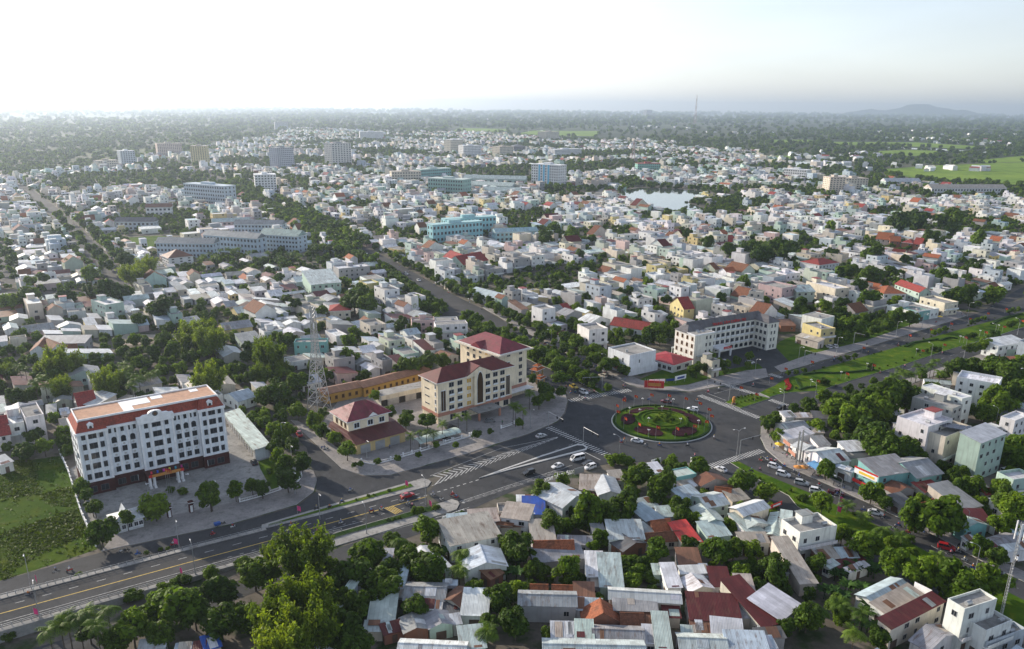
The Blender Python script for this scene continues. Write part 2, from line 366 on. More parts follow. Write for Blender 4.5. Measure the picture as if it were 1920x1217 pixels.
sheet('road', P0((-10, 440), (12, 470), (30, 530), (10, 540), (-10, 500)), 0.036, 'asphalt')
sheet('road', P0((240, 540), (236, 548), (130, 562), (0, 562), (-20, 556), (-20, 546), (120, 552), (215, 535)), 0.041, 'asphalt')
sheet('road', P0((495, 765), (505, 768), (545, 800), (600, 842), (641, 878), (600, 905), (585, 880), (575, 840), (535, 803)), 0.036, 'asphalt')
sheet('road', P0((595, 884), (645, 880), (680, 893), (733, 892), (880, 851), (870, 862), (810, 895), (790, 902), (600, 965), (480, 1003), (250, 1060), (0, 1117), (-60, 1130), (-60, 1104), (0, 1090), (120, 1055), (190, 1036), (300, 1012), (430, 985), (560, 948), (592, 922)), 0.042, 'asphalt')
sheet('road', P0((-60, 1230), (60, 1217), (250, 1160), (450, 1087), (600, 1040), (700, 1005), (800, 975), (870, 955), (885, 962), (800, 996), (700, 1032), (610, 1066), (480, 1110), (300, 1180), (150, 1235), (-60, 1290)), 0.034, 'asphalt')
sheet('road', P0((1845, 582), (1905, 545), (2000, 500), (2000, 515), (1925, 552), (1880, 575)), 0.041, 'asphalt')
sheet('road', P0((1368, 655), (1400, 648), (1455, 652), (1478, 676), (1490, 690), (1440, 700), (1420, 680), (1380, 690), (1345, 690), (1330, 676)), 0.046, 'asphalt')
sheet('road', P0((1100, 372), (1146, 342), (1152, 342), (1118, 374)), 0.05, 'concrete')

BLOCKED += [P0((850, 968), (900, 905), (1000, 870), (1130, 862), (1130, 880), (1060, 900), (960, 945)), P0((1180, 650), (1250, 645), (1300, 690), (1250, 726), (1185, 712))]
# ---- pavements and medians with kerbs
slab('pavement', P0((641, 879), (680, 891), (733, 890), (880, 849), (945, 827), (990, 813), (1044, 790), (1058, 773), (1064, 752), (1060, 740), (1030, 722), (1000, 735), (1034, 752), (1030, 766), (963, 795), (939, 803), (829, 838), (760, 857), (700, 872), (665, 862), (655, 850), (640, 845), (560, 790), (545, 788), (598, 838)), 0.0, 0.15, 'pave')
slab('pavement', P0((190, 1034), (300, 1010), (430, 983), (556, 946), (588, 922), (594, 900), (588, 884), (574, 876), (562, 900), (480, 930), (450, 940), (330, 965), (215, 1003)), 0.0, 0.15, 'pave')
slab('pavement', P0((1182, 722), (1197, 725.5), (1238, 731), (1294, 734), (1345, 725), (1400, 716.5), (1440, 706), (1436, 691), (1400, 695), (1340, 708), (1290, 722), (1245, 726), (1200, 712), (1130, 684), (1040, 640), (960, 600), (910, 573), (905, 577), (960, 608), (1030, 647), (1101, 681)), 0.0, 0.15, 'pave')
slab('pavement', P0((1465, 698), (1514.6, 684), (1679.4, 634), (1783, 602), (1812, 592), (1800, 583), (1770, 588), (1700, 612), (1620, 640), (1520, 664), (1452, 688)), 0.0, 0.15, 'pave')
slab('pavement', P0((1427, 797), (1425.5, 820), (1436, 842), (1471, 873), (1558, 911), (1630, 944), (1763, 1009), (1851, 1058), (1920, 1091), (2000, 1131), (2000, 1112), (1920, 1072), (1850, 1040), (1765, 990), (1640, 934), (1570, 902), (1490, 862), (1455, 835), (1440, 812), (1438, 797)), 0.0, 0.15, 'pave')
slab('pavement', P0((1540, 757), (1601, 741), (1651, 727), (1730, 701), (1819, 671), (1920, 635), (2000, 610), (2000, 640), (1920, 668), (1850, 684), (1800, 690), (1730, 712), (1680, 730), (1560, 765)), 0.0, 0.15, 'pave')
slab('median_lawn', P0((1424, 737), (1440, 729), (1453, 724), (1465, 715), (1475, 710), (1567.6, 684), (1679.4, 652), (1791, 621), (1920, 586), (2010, 560), (2010, 587), (1920, 613.5), (1875, 628), (1763, 661), (1679.4, 689), (1595.6, 714), (1534, 733.5), (1483.8, 736), (1460, 740), (1442, 745)), 0.0, 0.2, 'lawn')
slab('median_lawn', P0((1360, 755), (1372, 748), (1413, 740), (1444, 747.5), (1388.5, 766)), 0.0, 0.2, 'lawn')
slab('median_path', P0((1415, 739.5), (1422, 737.5), (1442, 745.5), (1444.5, 747)), 0.0, 0.19, 'pave')
slab('median_lawn', P0((1369, 868), (1385, 866), (1420, 884.5), (1518, 925), (1576.6, 951.5), (1664.6, 997), (1746, 1039.5), (1909, 1121), (2000, 1168), (2000, 1225), (1860, 1149), (1746, 1090), (1640, 1029), (1560, 989), (1495, 950), (1479, 930), (1421, 899), (1394, 883)), 0.0, 0.2, 'lawn')
slab('median_lawn', P0((1125, 738.5), (1136, 736.5), (1084, 704.5), (1066.7, 688.5), (1003.6, 651.5), (960, 630.5), (872, 603), (880, 616), (950, 654), (1006, 682), (1068, 706)), 0.0, 0.2, 'lawn')
slab('median_lawn', P0((704, 497), (727, 497), (800, 546), (833, 571), (822, 588), (790, 570), (740, 530)), 0.0, 0.2, 'lawn')
# highway noses
slab('median_nose', poly('S', (-700, 800), (0, 592), (1225, 242), (1300, 255), (1332, 282), (1292, 338), (1100, 390), (0, 678), (-700, 850)), 0.0, 0.2, 'concrete')
slab('planter', poly('S', (-620, 800), (0, 622), (1085, 308), (1120, 342), (0, 650), (-620, 815)), 0.2, 0.34, 'lawn', False, 'concrete')
slab('median_nose', poly('S', (180, 892), (1385, 556), (1580, 492), (1650, 510), (1674, 545), (1640, 612), (1400, 690), (700, 900), (-100, 1140), (-700, 1330), (-700, 1290), (-100, 1075)), 0.0, 0.2, 'concrete')
slab('planter', poly('S', (-300, 1068), (250, 890), (1390, 562), (1460, 600), (1380, 630), (380, 900), (-300, 1105)), 0.2, 0.42, 'hedge', False, 'concrete')
# white-kerbed splitter island
slab('splitter_island', poly('C', (600, 1205), (800, 1130), (1100, 1025), (1400, 928), (1450, 930), (1486, 955), (1475, 975), (1400, 995), (1100, 1072), (820, 1145)), 0.0, 0.25, 'kerb', True, 'kerb')
slab('splitter_infill', poly('C', (700, 1176), (800, 1140), (1100, 1036), (1400, 939), (1445, 941), (1470, 957), (1462, 967), (1395, 985), (1100, 1061), (830, 1135)), 0.25, 0.26, 'asphalt', False)

# ---- highway deck climbing to the bridge at the left
ST = [(-120, 1156, 1212, 3.4), (0, 1124.5, 1178.6, 2.8), (125, 1092, 1143, 2.3), (250, 1059, 1108, 1.8), (375, 1026, 1073, 1.2), (500, 994, 1038, 0.55), (600, 966, 1007, 0.22), (700, 938, 981, 0.08), (800, 911, 953, 0.052)]
NE = [G(x, n, z) for x, n, s, z in ST]; SE_ = [G(x, s, z) for x, n, s, z in ST]; DZ = [s[3] for s in ST]
b = MB()
for i in range(len(ST) - 1):
    b.face([(*SE_[i], DZ[i]), (*SE_[i + 1], DZ[i + 1]), (*NE[i + 1], DZ[i + 1]), (*NE[i], DZ[i])])
highway = struct(b.build('highway', M['asphalt'])); BLOCKED.append(NE + SE_[::-1])
strip('highway_kerb', NE[:6], 1.5, -3.5, 0.18, 'concrete', highway, DZ)
strip('highway_kerb', SE_[:6], -1.0, -0.6, 0.16, 'concrete', highway, DZ)
strip('retaining_wall', offset_line(SE_[:7], -1.0), -0.5, -3.6, 0.14, 'concrete', None, DZ)
def deck_point(f, side):
    """f runs 0..1 from the far left; side 0 north .. 1 south"""
    k = f * (len(ST) - 1); i = min(int(k), len(ST) - 2); t = k - i
    L_ = lambda a, c: a + (c - a) * t
    n = (L_(NE[i][0], NE[i + 1][0]), L_(NE[i][1], NE[i + 1][1])); s = (L_(SE_[i][0], SE_[i + 1][0]), L_(SE_[i][1], SE_[i + 1][1]))
    return (n[0] + (s[0] - n[0]) * side, n[1] + (s[1] - n[1]) * side, L_(DZ[i], DZ[i + 1]))
def deck_line(name, side, w, m, f0=0.0, f1=1.0, dash=None):
    b = MB(); n = 60; k = 0
    fs = np.linspace(f0, f1, n)
    for i in range(n - 1):
        if dash and i % 3: continue
        p, r = Vector(deck_point(fs[i], side)), Vector(deck_point(fs[i + 1], side))
        d = (r - p).normalized(); o = Vector((-d.y, d.x, 0)) * w / 2; up = Vector((0, 0, 0.012))
        b.face([p - o + up, r - o + up, r + o + up, p + o + up])
    struct(b.build(name, M[m], highway))
deck_line('centre_line_marking', 0.5, 0.3, 'paint_yellow'); deck_line('edge_line_marking', 0.80, 0.16, 'paint', 0, 0.85); deck_line('lane_line_marking', 0.27, 0.18, 'paint', 0, 1, True); deck_line('lane_line_marking', 0.72, 0.16, 'paint', 0.55, 1, True)

# ---- painted markings
def bars(name, c0, c1, along, n, w, z=0.06, m='paint', parent=junction):
    """n stripes between two plan points, each 'along' metres long at right angles to the row, w wide"""
    a, c = Vector(c0), Vector(c1); d = (c - a).normalized(); nrm = Vector((-d.y, d.x)) * along / 2; b = MB()
    for i in range(n):
        p = a + (c - a) * (i / (n - 1)); e = d * w / 2
        b.face([(*(p - e - nrm), z), (*(p + e - nrm), z), (*(p + e + nrm), z), (*(p - e + nrm), z)])
    return struct(b.build(name, M[m], parent))
bars('crosswalk_marking', gz('C', 1172, 790), gz('C', 1690, 1035), 3.2, 26, 0.5)
bars('crosswalk_marking', gz('K', 1060, 1000), gz('K', 1900, 850), 3.4, 26, 0.5)
bars('crosswalk_marking', gz('D', 945, 738), gz('D', 1385, 905), 3.2, 30, 0.5)
bars('crosswalk_marking', gz('D', 1155, 662), gz('D', 1350, 722), 3.0, 14, 0.5)
bars('crosswalk_marking', gz('D', 1482, 772), gz('D', 1600, 812), 3.0, 9, 0.5)
bars('crosswalk_marking', gz('H', 1165, 178), gz('H', 1495, 78), 3.2, 26, 0.5)
bars('crosswalk_marking', gz('D', 1480, 575), gz('D', 1560, 600), 3.0, 7, 0.5)
def line(name, pts, w, z=0.058, m='paint', dash=None, parent=junction):
    b = MB()
    for i in range(len(pts) - 1):
        a, c = Vector(pts[i]), Vector(pts[i + 1]); L_ = (c - a).length; d = (c - a) / L_; o = Vector((-d.y, d.x)) * w / 2
        segs = [(0, L_)] if not dash else [(t, min(t + dash[0], L_)) for t in np.arange(0, L_, dash[0] + dash[1])]
        for t0, t1 in segs:
            p, r = a + d * t0, a + d * t1
            b.face([(*(p - o), z), (*(r - o), z), (*(r + o), z), (*(p + o), z)])
    return struct(b.build(name, M[m], parent))
def chevrons(name, A, B_, C_, D_, n, w, flip=1):
    """V stripes inside the wedge A-B (one edge) C-D (other edge)"""
    A, B_, C_, D_ = map(Vector, (A, B_, C_, D_)); b = MB(); z = 0.057
    for i in range(n):
        t = (i + 0.3) / n; p = A + (B_ - A) * t; r = C_ + (D_ - C_) * t
        t2 = min(t + flip * 1.6 / n, 1.0) if flip > 0 else max(t + flip * 1.6 / n, 0.0)
        mid = ((A + (B_ - A) * t2) + (C_ + (D_ - C_) * t2)) / 2; u = (B_ - A).normalized() * w
        for e in (p, r): b.face([(*e, z), (*(e + u), z), (*(mid + u), z), (*mid, z)])
    return struct(b.build(name, M['paint'], junction))
chevrons('chevron_marking', gz('S', 1330, 210), gz('C', 1230, 868), gz('S', 1345, 330), gz('C', 1245, 875), 27, 0.6, 1)
line('edge_line_marking', [gz('S', 1320, 208), gz('C', 780, 960), gz('C', 1240, 868)], 0.18); line('edge_line_marking', [gz('S', 1340, 330), gz('C', 800, 1000), gz('C', 1242, 872)], 0.18)
chevrons('chevron_marking', gz('S', 1690, 520), gz('H', 400, 165), gz('S', 1700, 545), gz('H', 380, 190), 15, 0.6, -1)
line('edge_line_marking', [gz('S', 1680, 515), gz('H', 100, 258), gz('H', 410, 160)], 0.18)
line('lane_line_marking', [gz('S', 1000, 525), gz('S', 1920, 250)], 0.35, dash=(1.2, 1.2)); line('lane_line_marking', [gz('C', 560, 1080), gz('C', 1180, 900)], 0.15, dash=(2, 5)); line('lane_line_marking', [gz('C', 1100, 1020), gz('C', 1420, 905)], 0.15, dash=(2, 5))
line('stop_line_marking', [gz('C', 1450, 985), gz('C', 1590, 1055)], 0.3); line('stop_line_marking', [gz('K', 1100, 970), gz('K', 1470, 885)], 0.3); line('stop_line_marking', [gz('D', 985, 715), gz('D', 1140, 775)], 0.25); line('lane_line_marking', [gz('D', 1050, 725), gz('D', 1190, 685)], 0.15); 
line('lane_line_marking', [gz('D', 1180, 660), gz('E', 300, 490), gz('E', 1000, 298), gz('E', 1480, 150)], 0.15, 0.06, 'paint', (2.5, 5)); line('lane_line_marking', [gz('E', 560, 640), gz('E', 1000, 505), gz('E', 1700, 275)], 0.15, 0.06, 'paint', (4, 6))
line('lane_line_marking', [gz('I', 30, 110), gz('I', 420, 330), gz('I', 1050, 650), gz('I', 1500, 870)], 0.15, 0.06, 'paint', (2, 5)); line('lane_line_marking', [gz('K', 1700, 850), gz('K', 1200, 590), gz('K', 600, 260)], 0.15, 0.06, 'paint', (2, 5))
line('service_edge_marking', [gz('S', 700, 905), gz('S', 1640, 640), gz('S', 1790, 585)], 0.15); 
bars('rumble_marking', gz('S', 850, 634), gz('S', 925, 602), 5.0, 5, 0.3, 0.075, 'paint_yellow')
b = MB()
for i in range(9):
    a = gz('D', 1185 + i * 14, 655 - i * 4); c = gz('D', 1215 + i * 14, 640 - i * 4)
line('hatch_marking', [gz('D', 1170, 655), gz('D', 1290, 617)], 0.2); line('hatch_marking', [gz('D', 1195, 665), gz('D', 1320, 628)], 0.2)
bars('hatch_marking', gz('D', 1185, 660), gz('D', 1305, 622), 2.6, 9, 0.25)

# ---- roundabout
RB = ((G(1147, 794)[0] + G(1333, 794)[0]) / 2, (G(1240, 760.5)[1] + G(1240, 831)[1]) / 2); RR = (G(1333, 794)[0] - G(1147, 794)[0]) / 2
def disc_pts(cx, cy, r, n=48, ry=None, rot=0.0):
    ry = r if ry is None else ry; o = []
    for i in range(n):
        a = 2 * math.pi * i / n; x, y = r * math.cos(a), ry * math.sin(a)
        o.append((cx + x * math.cos(rot) - y * math.sin(rot), cy + x * math.sin(rot) + y * math.cos(rot)))
    return o
ring = disc_pts(*RB, RR, 64); BLOCKED.append(ring)
b = MB(); b.prism(ring, 0.0, 0.28, 0, 0); struct(b.build('roundabout_kerb', M['kerb']))
b = MB(); n = 56; prev = None
prof = [(RR - 0.45, 0.285), (RR * 0.93, 0.45), (RR * 0.8, 0.7), (RR * 0.55, 1.25), (RR * 0.48, 1.6), (RR * 0.30, 1.9), (RR * 0.12, 2.1)]
for j in range(len(prof) - 1):
    for i in range(n):
        a0, a1 = 2 * math.pi * i / n, 2 * math.pi * (i + 1) / n; P_ = lambda r, z, a: (RB[0] + r * math.cos(a), RB[1] + r * math.sin(a), z)
        b.face([P_(prof[j][0], prof[j][1], a0), P_(prof[j][0], prof[j][1], a1), P_(prof[j + 1][0], prof[j + 1][1], a1), P_(prof[j + 1][0], prof[j + 1][1], a0)])
b.face([(RB[0] + prof[-1][0] * math.cos(2 * math.pi * i / n), RB[1] + prof[-1][0] * math.sin(2 * math.pi * i / n), prof[-1][1]) for i in range(n)])
struct(b.build('roundabout_lawn', M['lawn']))
def rb_z(r):
    for (r0, z0), (r1, z1) in zip(prof, prof[1:]):
        if r1 <= r <= r0: return z0 + (z1 - z0) * (r0 - r) / (r0 - r1)
    return prof[-1][1] if r < 1 else 0.28

# ---- lawns, fields, yards
field_pts = P0((-60, 868), (60, 862), (112, 855), (130, 885), (150, 955), (165, 1000), (182, 1030), (100, 1058), (0, 1089), (-60, 1104))
M['field'] = m_ground('rough_meadow', (0.034, 0.072, 0.004), (0.052, 0.088, 0.005), (0.074, 0.098, 0.006), 0.035, 0.5, 0.95, 0.2)
sheet('field', field_pts, 0.02, 'field')
sheet('office_yard', P0((150, 955), (130, 880), (175, 855), (430, 800), (415, 770), (440, 765), (520, 850), (575, 878), (560, 902), (450, 941), (330, 966), (215, 1004), (170, 1002)), 0.022, 'concrete')
sheet('yard_lawn', poly('M', (270, 640), (400, 600), (640, 720), (740, 770), (520, 930), (420, 960), (290, 720)), 0.04, 'lawn', False)
sheet('hotel_yard', P0((655, 850), (600, 800), (620, 770), (640, 745), (800, 705), (1000, 700), (1034, 752), (1030, 766), (963, 795), (939, 803), (829, 838), (700, 872), (665, 862)), 0.024, 'pave')
sheet('hospital_lawn', P0((1195, 713), (1250, 690), (1330, 700), (1430, 680), (1436, 690), (1400, 694), (1340, 707), (1290, 721), (1245, 725)), 0.026, 'lawn', False)
sheet('hospital_lawn', P0((1462, 640), (1500, 625), (1545, 640), (1560, 660), (1470, 690), (1440, 668)), 0.026, 'lawn')
sheet('park_lawn', P0((1555, 615), (1640, 590), (1760, 590), (1790, 590), (1700, 615), (1620, 642), (1560, 655)), 0.024, 'lawn', False)
sheet('vacant_lot', P0((1560, 766), (1680, 731), (1730, 735), (1700, 760), (1670, 800), (1600, 800)), 0.024, 'lawn', False)
sheet('sports_lawn', poly('Z', (440, 500), (860, 470), (1260, 500), (870, 600), (740, 660), (600, 640)), 0.03, 'lawn')
M['sand'] = m_ground('sand', (.30, .25, .20), (.38, .33, .27), None, .1, 1.0)
sheet('sandy_yard', poly('O', (830, 900), (900, 860), (1260, 870), (1270, 900), (1100, 920), (860, 950)), 0.03, 'sand')
TREES_OK += [P0((1555, 615), (1640, 590), (1760, 590), (1790, 590), (1700, 615), (1620, 642), (1560, 655))]
FIELD = m_ground('paddy', (0.13, 0.21, 0.03), (0.18, 0.26, 0.04), (0.09, 0.15, 0.022), 0.008, 0.05)
for k, pts in enumerate([((1640, 318), (1700, 314), (1760, 310), (1920, 304), (2010, 300), (2010, 352), (1920, 350), (1860, 343), (1760, 338), (1700, 332)),
          ((1630, 284), (1700, 281), (1760, 283), (1750, 293), (1660, 291)), ((1560, 266), (1720, 267), (1860, 276), (1840, 280), (1690, 274), (1570, 271)), ((1840, 300), (1920, 292), (2010, 290), (2010, 299), (1920, 303), (1850, 306)),
          ((1440, 262), (1520, 262), (1530, 267), (1450, 268)), ((1430, 292), (1490, 292), (1480, 301), (1436, 300)), ((1000, 245), (1120, 246), (1120, 256), (960, 252)), ((860, 240), (960, 242), (940, 248), (850, 246)),
          ((0, 198.5), (120, 201), (240, 208), (90, 209), (0, 206)), ((180, 207), (300, 210), (200, 214)), ((620, 213), (820, 214), (700, 218))]):
    sheet('paddy_field', P0(*pts), 0.15 + 0.01 * k, FIELD)
def m_water():
    t = NT('lake_water'); p = t.coord(); m = t.done((0.06, 0.075, 0.065), 0.04, 1.0, 0.0, t.noise(t.mapping(p, (0.5, 1.3, 1)), 0.6, 3), 0.008); return m
WAT = m_water()
for pts in (((1160, 358), (1200, 352), (1250, 354), (1303, 356), (1330, 362), (1300, 372), (1288, 380), (1318, 390), (1300, 397), (1262, 398), (1225, 392), (1190, 382), (1165, 372)),
            ((1630, 276), (1700, 277), (1760, 279), (1820, 283), (1920, 288), (2010, 292), (2010, 294), (1920, 290), (1800, 284), (1700, 279.5), (1640, 278.5)),
            ((1700, 241), (1800, 242), (1920, 246), (2010, 249), (2010, 252), (1920, 249), (1800, 245)), ((1485, 304), (1510, 300), (1530, 303), (1525, 313), (1490, 312)), ((970, 247), (1010, 244), (1060, 246), (1000, 249)), ((1150, 260), (1200, 261), (1195, 264), (1150, 262)), ((1040, 222), (1180, 223), (1180, 224), (1040, 223.4))):
    sheet('water', P0(*pts), 0.12, WAT)
# ================================================================== landmark buildings
M['window_frame'] = m_plain('grey_window_frame', (.10, .10, .11)); M['frame_grey'] = m_plain('pale_window_frame', (.40, .40, .40))
def unit_window(name, mats, frame=0.09, mull=True, arch=False, sill=True):
    b = MB(); o, i = 0.5, 0.5 - frame
    if arch:
        pts = [(-.5, -.5), (.5, -.5), (.5, .15)] + [(.5 * math.cos(a), .15 + .35 * math.sin(a)) for a in np.linspace(0.3, math.pi - 0.3, 6)] + [(-.5, .15)]
        inn = [(x * (1 - 2 * frame), z * (1 - 2 * frame)) for x, z in pts]
        for k in range(len(pts)):
            l = (k + 1) % len(pts); A, B_, C_, D_ = pts[k], pts[l], inn[l], inn[k]
            b.face([(A[0], -.07, A[1]), (B_[0], -.07, B_[1]), (C_[0], -.07, C_[1]), (D_[0], -.07, D_[1])], 0); b.face([(A[0], .0, A[1]), (B_[0], .0, B_[1]), (B_[0], -.07, B_[1]), (A[0], -.07, A[1])], 0)
        b.face([(x, -.03, z) for x, z in inn], 1)
    else:
        for x0, z0, x1, z1 in ((-o, -o, o, -i), (-o, i, o, o), (-o, -i, -i, i), (i, -i, o, i)): b.box(x0, -.07, z0, x1, .0, z1, 0)
        if mull: b.box(-.02, -.06, -i, .02, -.031, i, 0)
        b.face([(-i, -.03, -i), (i, -.03, -i), (i, -.03, i), (-i, -.03, i)], 1)
        if sill: b.box(-.56, -.16, -.58, .56, .0, -.5, 0)
    return b.mesh(name, mats)
WIN = unit_window('window', [M['trim'], M['glass']]); WIN_ARCH = unit_window('arched_window', [M['window_frame'], M['glass']], 0.04, True, True)
WIN_DARK = unit_window('dark_window', [M['window_frame'], M['glass']], 0.04, True, False, False); WIN_THIN = unit_window('window_plain', [M['frame_grey'], M['glass']], 0.045, True, False, False); WIN_BROWN = unit_window('bronze_window', [M['trim'], M['glass_brown']], 0.03, True, False, False)
M['wood'] = m_plain('brown_shutter', (0.13, 0.065, 0.03), 0.6); WIN_WOOD = unit_window('shutter_window', [M['wood'], M['glass_brown']], 0.12, True, False, True)
M['maroon'] = m_ground('maroon_stone', (0.055, 0.018, 0.018), (0.075, 0.026, 0.024), None, 0.4, 2.0, 0.6); M['curtain_yellow'] = m_plain('yellow_curtain', (0.55, 0.33, 0.05), 0.8)  # plain matt yellow for the curtains
WIN_YEL = unit_window('curtained_window', [M['trim'], M['curtain_yellow']], 0.06, True, False, False); M['blue_blind'] = m_plain('blue_blind', (0.02, 0.05, 0.25), 0.7)
def win(parent, x, y, z, w, h, face=0, me=None, name='window'):
    rz = {0: 0.0, 1: math.pi / 2, 2: math.pi, 3: -math.pi / 2}[face]
    return put(name, me or WIN, parent, (x, y, z), rz, None, (w, 1.0, h))
o = MB(); o.box(0, -.5, -.5, .03, 0, .5); SASH = o.mesh('sash', M['trim'])
def frame_from(p_left, p_right):
    a, c = Vector(p_left), Vector(p_right); d = c - a
    return a, d.length, math.atan2(d.y, d.x)
def hip_roof(b, x0, y0, x1, y1, z, h, m=0, over=0.6, ridge_x=True, gable=False):
    x0 -= over; y0 -= over; x1 += over; y1 += over; w, d = x1 - x0, y1 - y0
    if ridge_x: i = 0 if gable else min(d / 2, w / 2 - .1); r0, r1 = (x0 + i, (y0 + y1) / 2, z + h), (x1 - i, (y0 + y1) / 2, z + h)
    else: i = 0 if gable else min(w / 2, d / 2 - .1); r0, r1 = ((x0 + x1) / 2, y0 + i, z + h), ((x0 + x1) / 2, y1 - i, z + h)
    A, B_, C_, D_ = (x0, y0, z), (x1, y0, z), (x1, y1, z), (x0, y1, z)
    if ridge_x: b.face([A, B_, r1, r0], m); b.face([C_, D_, r0, r1], m); b.face([B_, C_, r1], m); b.face([D_, A, r0], m)
    else: b.face([B_, C_, r1, r0], m); b.face([D_, A, r0, r1], m); b.face([A, B_, r0], m); b.face([C_, D_, r1], m)
    b.box(x0, y0, z - 0.25, x1, y1, z - 0.005, 1)
def text(name, body, parent, loc, rot, size, mat, depth=0.06, width=None):
    cu = bpy.data.curves.new('lettering', 'FONT'); cu.body = body; cu.size = size; cu.extrude = depth; cu.align_x = 'CENTER'
    tmp = bpy.data.objects.new('lettering_tmp', cu); C.objects.link(tmp); dg = bpy.context.evaluated_depsgraph_get()
    me = bpy.data.meshes.new_from_object(tmp.evaluated_get(dg)); bpy.data.objects.remove(tmp)
    me.materials.clear(); me.materials.append(mat)
    o = put(name, me, parent, loc); o.rotation_euler = rot
    if width: 
        xs = [v.co.x for v in me.vertices]; o.scale = (width / max(max(xs) - min(xs), .1), 1, 1)
    return o

# ---------------- white office block with red mansard roof
H0 = 20.6; A0, W0, RZ0 = frame_from(G(146, 791, H0 + 3.3), G(407, 742, H0 + 3.3)); D0 = 16.0; W0 += 2.4
A0 = A0 - Vector((math.cos(RZ0), math.sin(RZ0))) * 1.2 - Vector((-math.sin(RZ0), math.cos(RZ0))) * 1.9
print('OFFICE', PX(*A0), W0, math.degrees(RZ0), PX(A0[0] + W0 * math.cos(RZ0), A0[1] + W0 * math.sin(RZ0)))
office = thing('office_building', 'white six storey office block with red mansard roof and maroon stone base', 'building', (*A0, 0), RZ0)
BAYS = [(0, .19, 0), (.19, .395, 1.4), (.395, .63, -.5), (.63, .815, 1.4), (.815, 1.0, 0)]
b = MB(); base = MB(); ff = 3.3; f0 = 4.4
for a, c, sb in BAYS:
    b.box(a * W0, sb, f0, c * W0, D0, H0); base.box(a * W0 - .06, sb - .08, 0, c * W0 + .06, D0 + .06, f0 - 0.01)
wall = b.build('wall', M['wall'], office, (0.74, 0.77, 0.80)); base.build('stone_base', M['maroon'], office)
tr = MB()
for a, c, sb in BAYS:
    x0, x1 = a * W0, c * W0
    tr.box(x0 - .35, sb - .5, H0 - .5, x1 + .35, sb + .2, H0 + .25); tr.box(x0 - .1, sb - .25, f0 - .05, x1 + .1, sb - .003, f0 + .35)
    n = 4
    for k in range(n):
        xx = x0 + (x1 - x0) * k / (n - 1); xx = min(max(xx, x0 + .25), x1 - .25)
        tr.box(xx - .25, sb - .18, f0 + .35, xx + .25, sb - .002, H0 - .5)
for s in (0, 1): tr.box(-.5 if s == 0 else W0, 0, H0 - .5, 0 if s == 0 else W0 + .5, D0 + .4, H0 + .25)
tr.box(-.5, D0, H0 - .5, W0 + .5, D0 + .5, H0 + .25)
tr.build('cornice', M['white'], office)
for a, c, sb in BAYS:
    x0, w = a * W0, (c - a) * W0
    for fl in range(5):
        z = f0 + 1.75 + fl * ff
        if sb <= 0:
            for u, ww in ((.2, 1.15), (.5, 2.6), (.8, 1.15)): win(office, x0 + u * w, sb - .01, z, ww, 1.9, 0, WIN_DARK)
        elif fl < 4:
            for u in (.2, .5, .8): win(office, x0 + u * w, sb - .01, z, 1.5, 2.1 if fl == 3 else 1.8, 0, WIN_ARCH if fl == 3 else WIN_DARK)
            if fl < 3:
                for u in (.2, .5, .8):
                    o = MB(); o.cyl((0, 0, 0), (0, -.06, 0), .38, seg=10); put('roundel', o.mesh('roundel', M['kerb']), office, (x0 + u * w, sb - .004, z + 1.55))
        else:
            for u in (.1, .3, .5, .7, .9): win(office, x0 + u * w, sb - .01, z, .95, 1.8, 0, WIN_DARK)
    if sb != -.5:
        for u in (.25, .65): win(office, x0 + u * w, sb - .09, 1.9, 2.3, 2.0, 0, WIN_DARK)
for fl in range(5):
    for u in (.15, .38, .62, .85):
        win(office, W0 + .01, D0 * u, f0 + 1.75 + fl * ff, 1.2, 1.7, 1, WIN_DARK); win(office, -.01, D0 * u, f0 + 1.75 + fl * ff, 1.2, 1.7, 3, WIN_DARK)
for ch in [c_ for c_ in C.objects if c_.parent is office and c_.name.startswith('window')]:
    if random.random() < .16: put('sash', SASH, ch, (random.choice((-.5, .47)), 0, 0))
# mansard with flat deck
mr = MB(); z0, z1 = H0 + .26, H0 + 3.1; ins = 1.9
def mansard(x0, x1, y0, y1, mi):
    P_ = [(x0, y0, z0), (x1, y0, z0), (x1, y1, z0), (x0, y1, z0)]; Q_ = [(x0 + mi, y0 + ins, z1), (x1 - mi, y0 + ins, z1), (x1 - mi, y1 - ins, z1), (x0 + mi, y1 - ins, z1)]
    for k in range(4): l = (k + 1) % 4; mr.face([P_[k], P_[l], Q_[l], Q_[k]])
mansard(-.1, W0 + .1, 1.6, D0, 1.3); mansard(-.12, .19 * W0 + .2, 0, D0 - .03, 1.28); mansard(.815 * W0 - .2, W0 + .12, 0, D0 - .03, 1.28); mr.build('mansard_roof', M['tile'], office, (0.30, 0.065, 0.042))
M['pink_deck'] = m_ground('pink_deck', (0.48, 0.30, 0.21), (0.54, 0.35, 0.25), (0.44, 0.29, 0.22), 0.15, 0.8)
dk = MB(); dk.box(1.2, 3.0, z1 - .3, W0 - 1.2, D0 - 1.5, z1 + .02); dk.build('roof_deck', M['pink_deck'], office)
sk = MB(); sk.box(W0 * .33, 3.6, z1 + .02, W0 * .40, D0 - 2.2, z1 + .1); sk.box(W0 * .40, 8.0, z1 + .02, W0 * .53, D0 - 2.2, z1 + .11); sk.box(W0 * .55, 10.5, z1 + .02, W0 * .63, D0 - 2.0, z1 + .1); sk.box(W0 * .83, 10.8, z1 + .02, W0 * .89, D0 - 2.3, z1 + .1); sk.build('skylight', M['white'], office)
pr = MB()
for x0, y0, x1, y1 in ((1.0, 2.7, W0 - 1.0, 3.0), (1.0, D0 - 1.55, W0 - 1.0, D0 - 1.25), (.95, 1.8, 1.25, D0 - 1.5), (W0 - 1.25, 1.8, W0 - .95, D0 - 1.5)): pr.box(x0, y0, z1 - .15, x1, y1, z1 + .45)
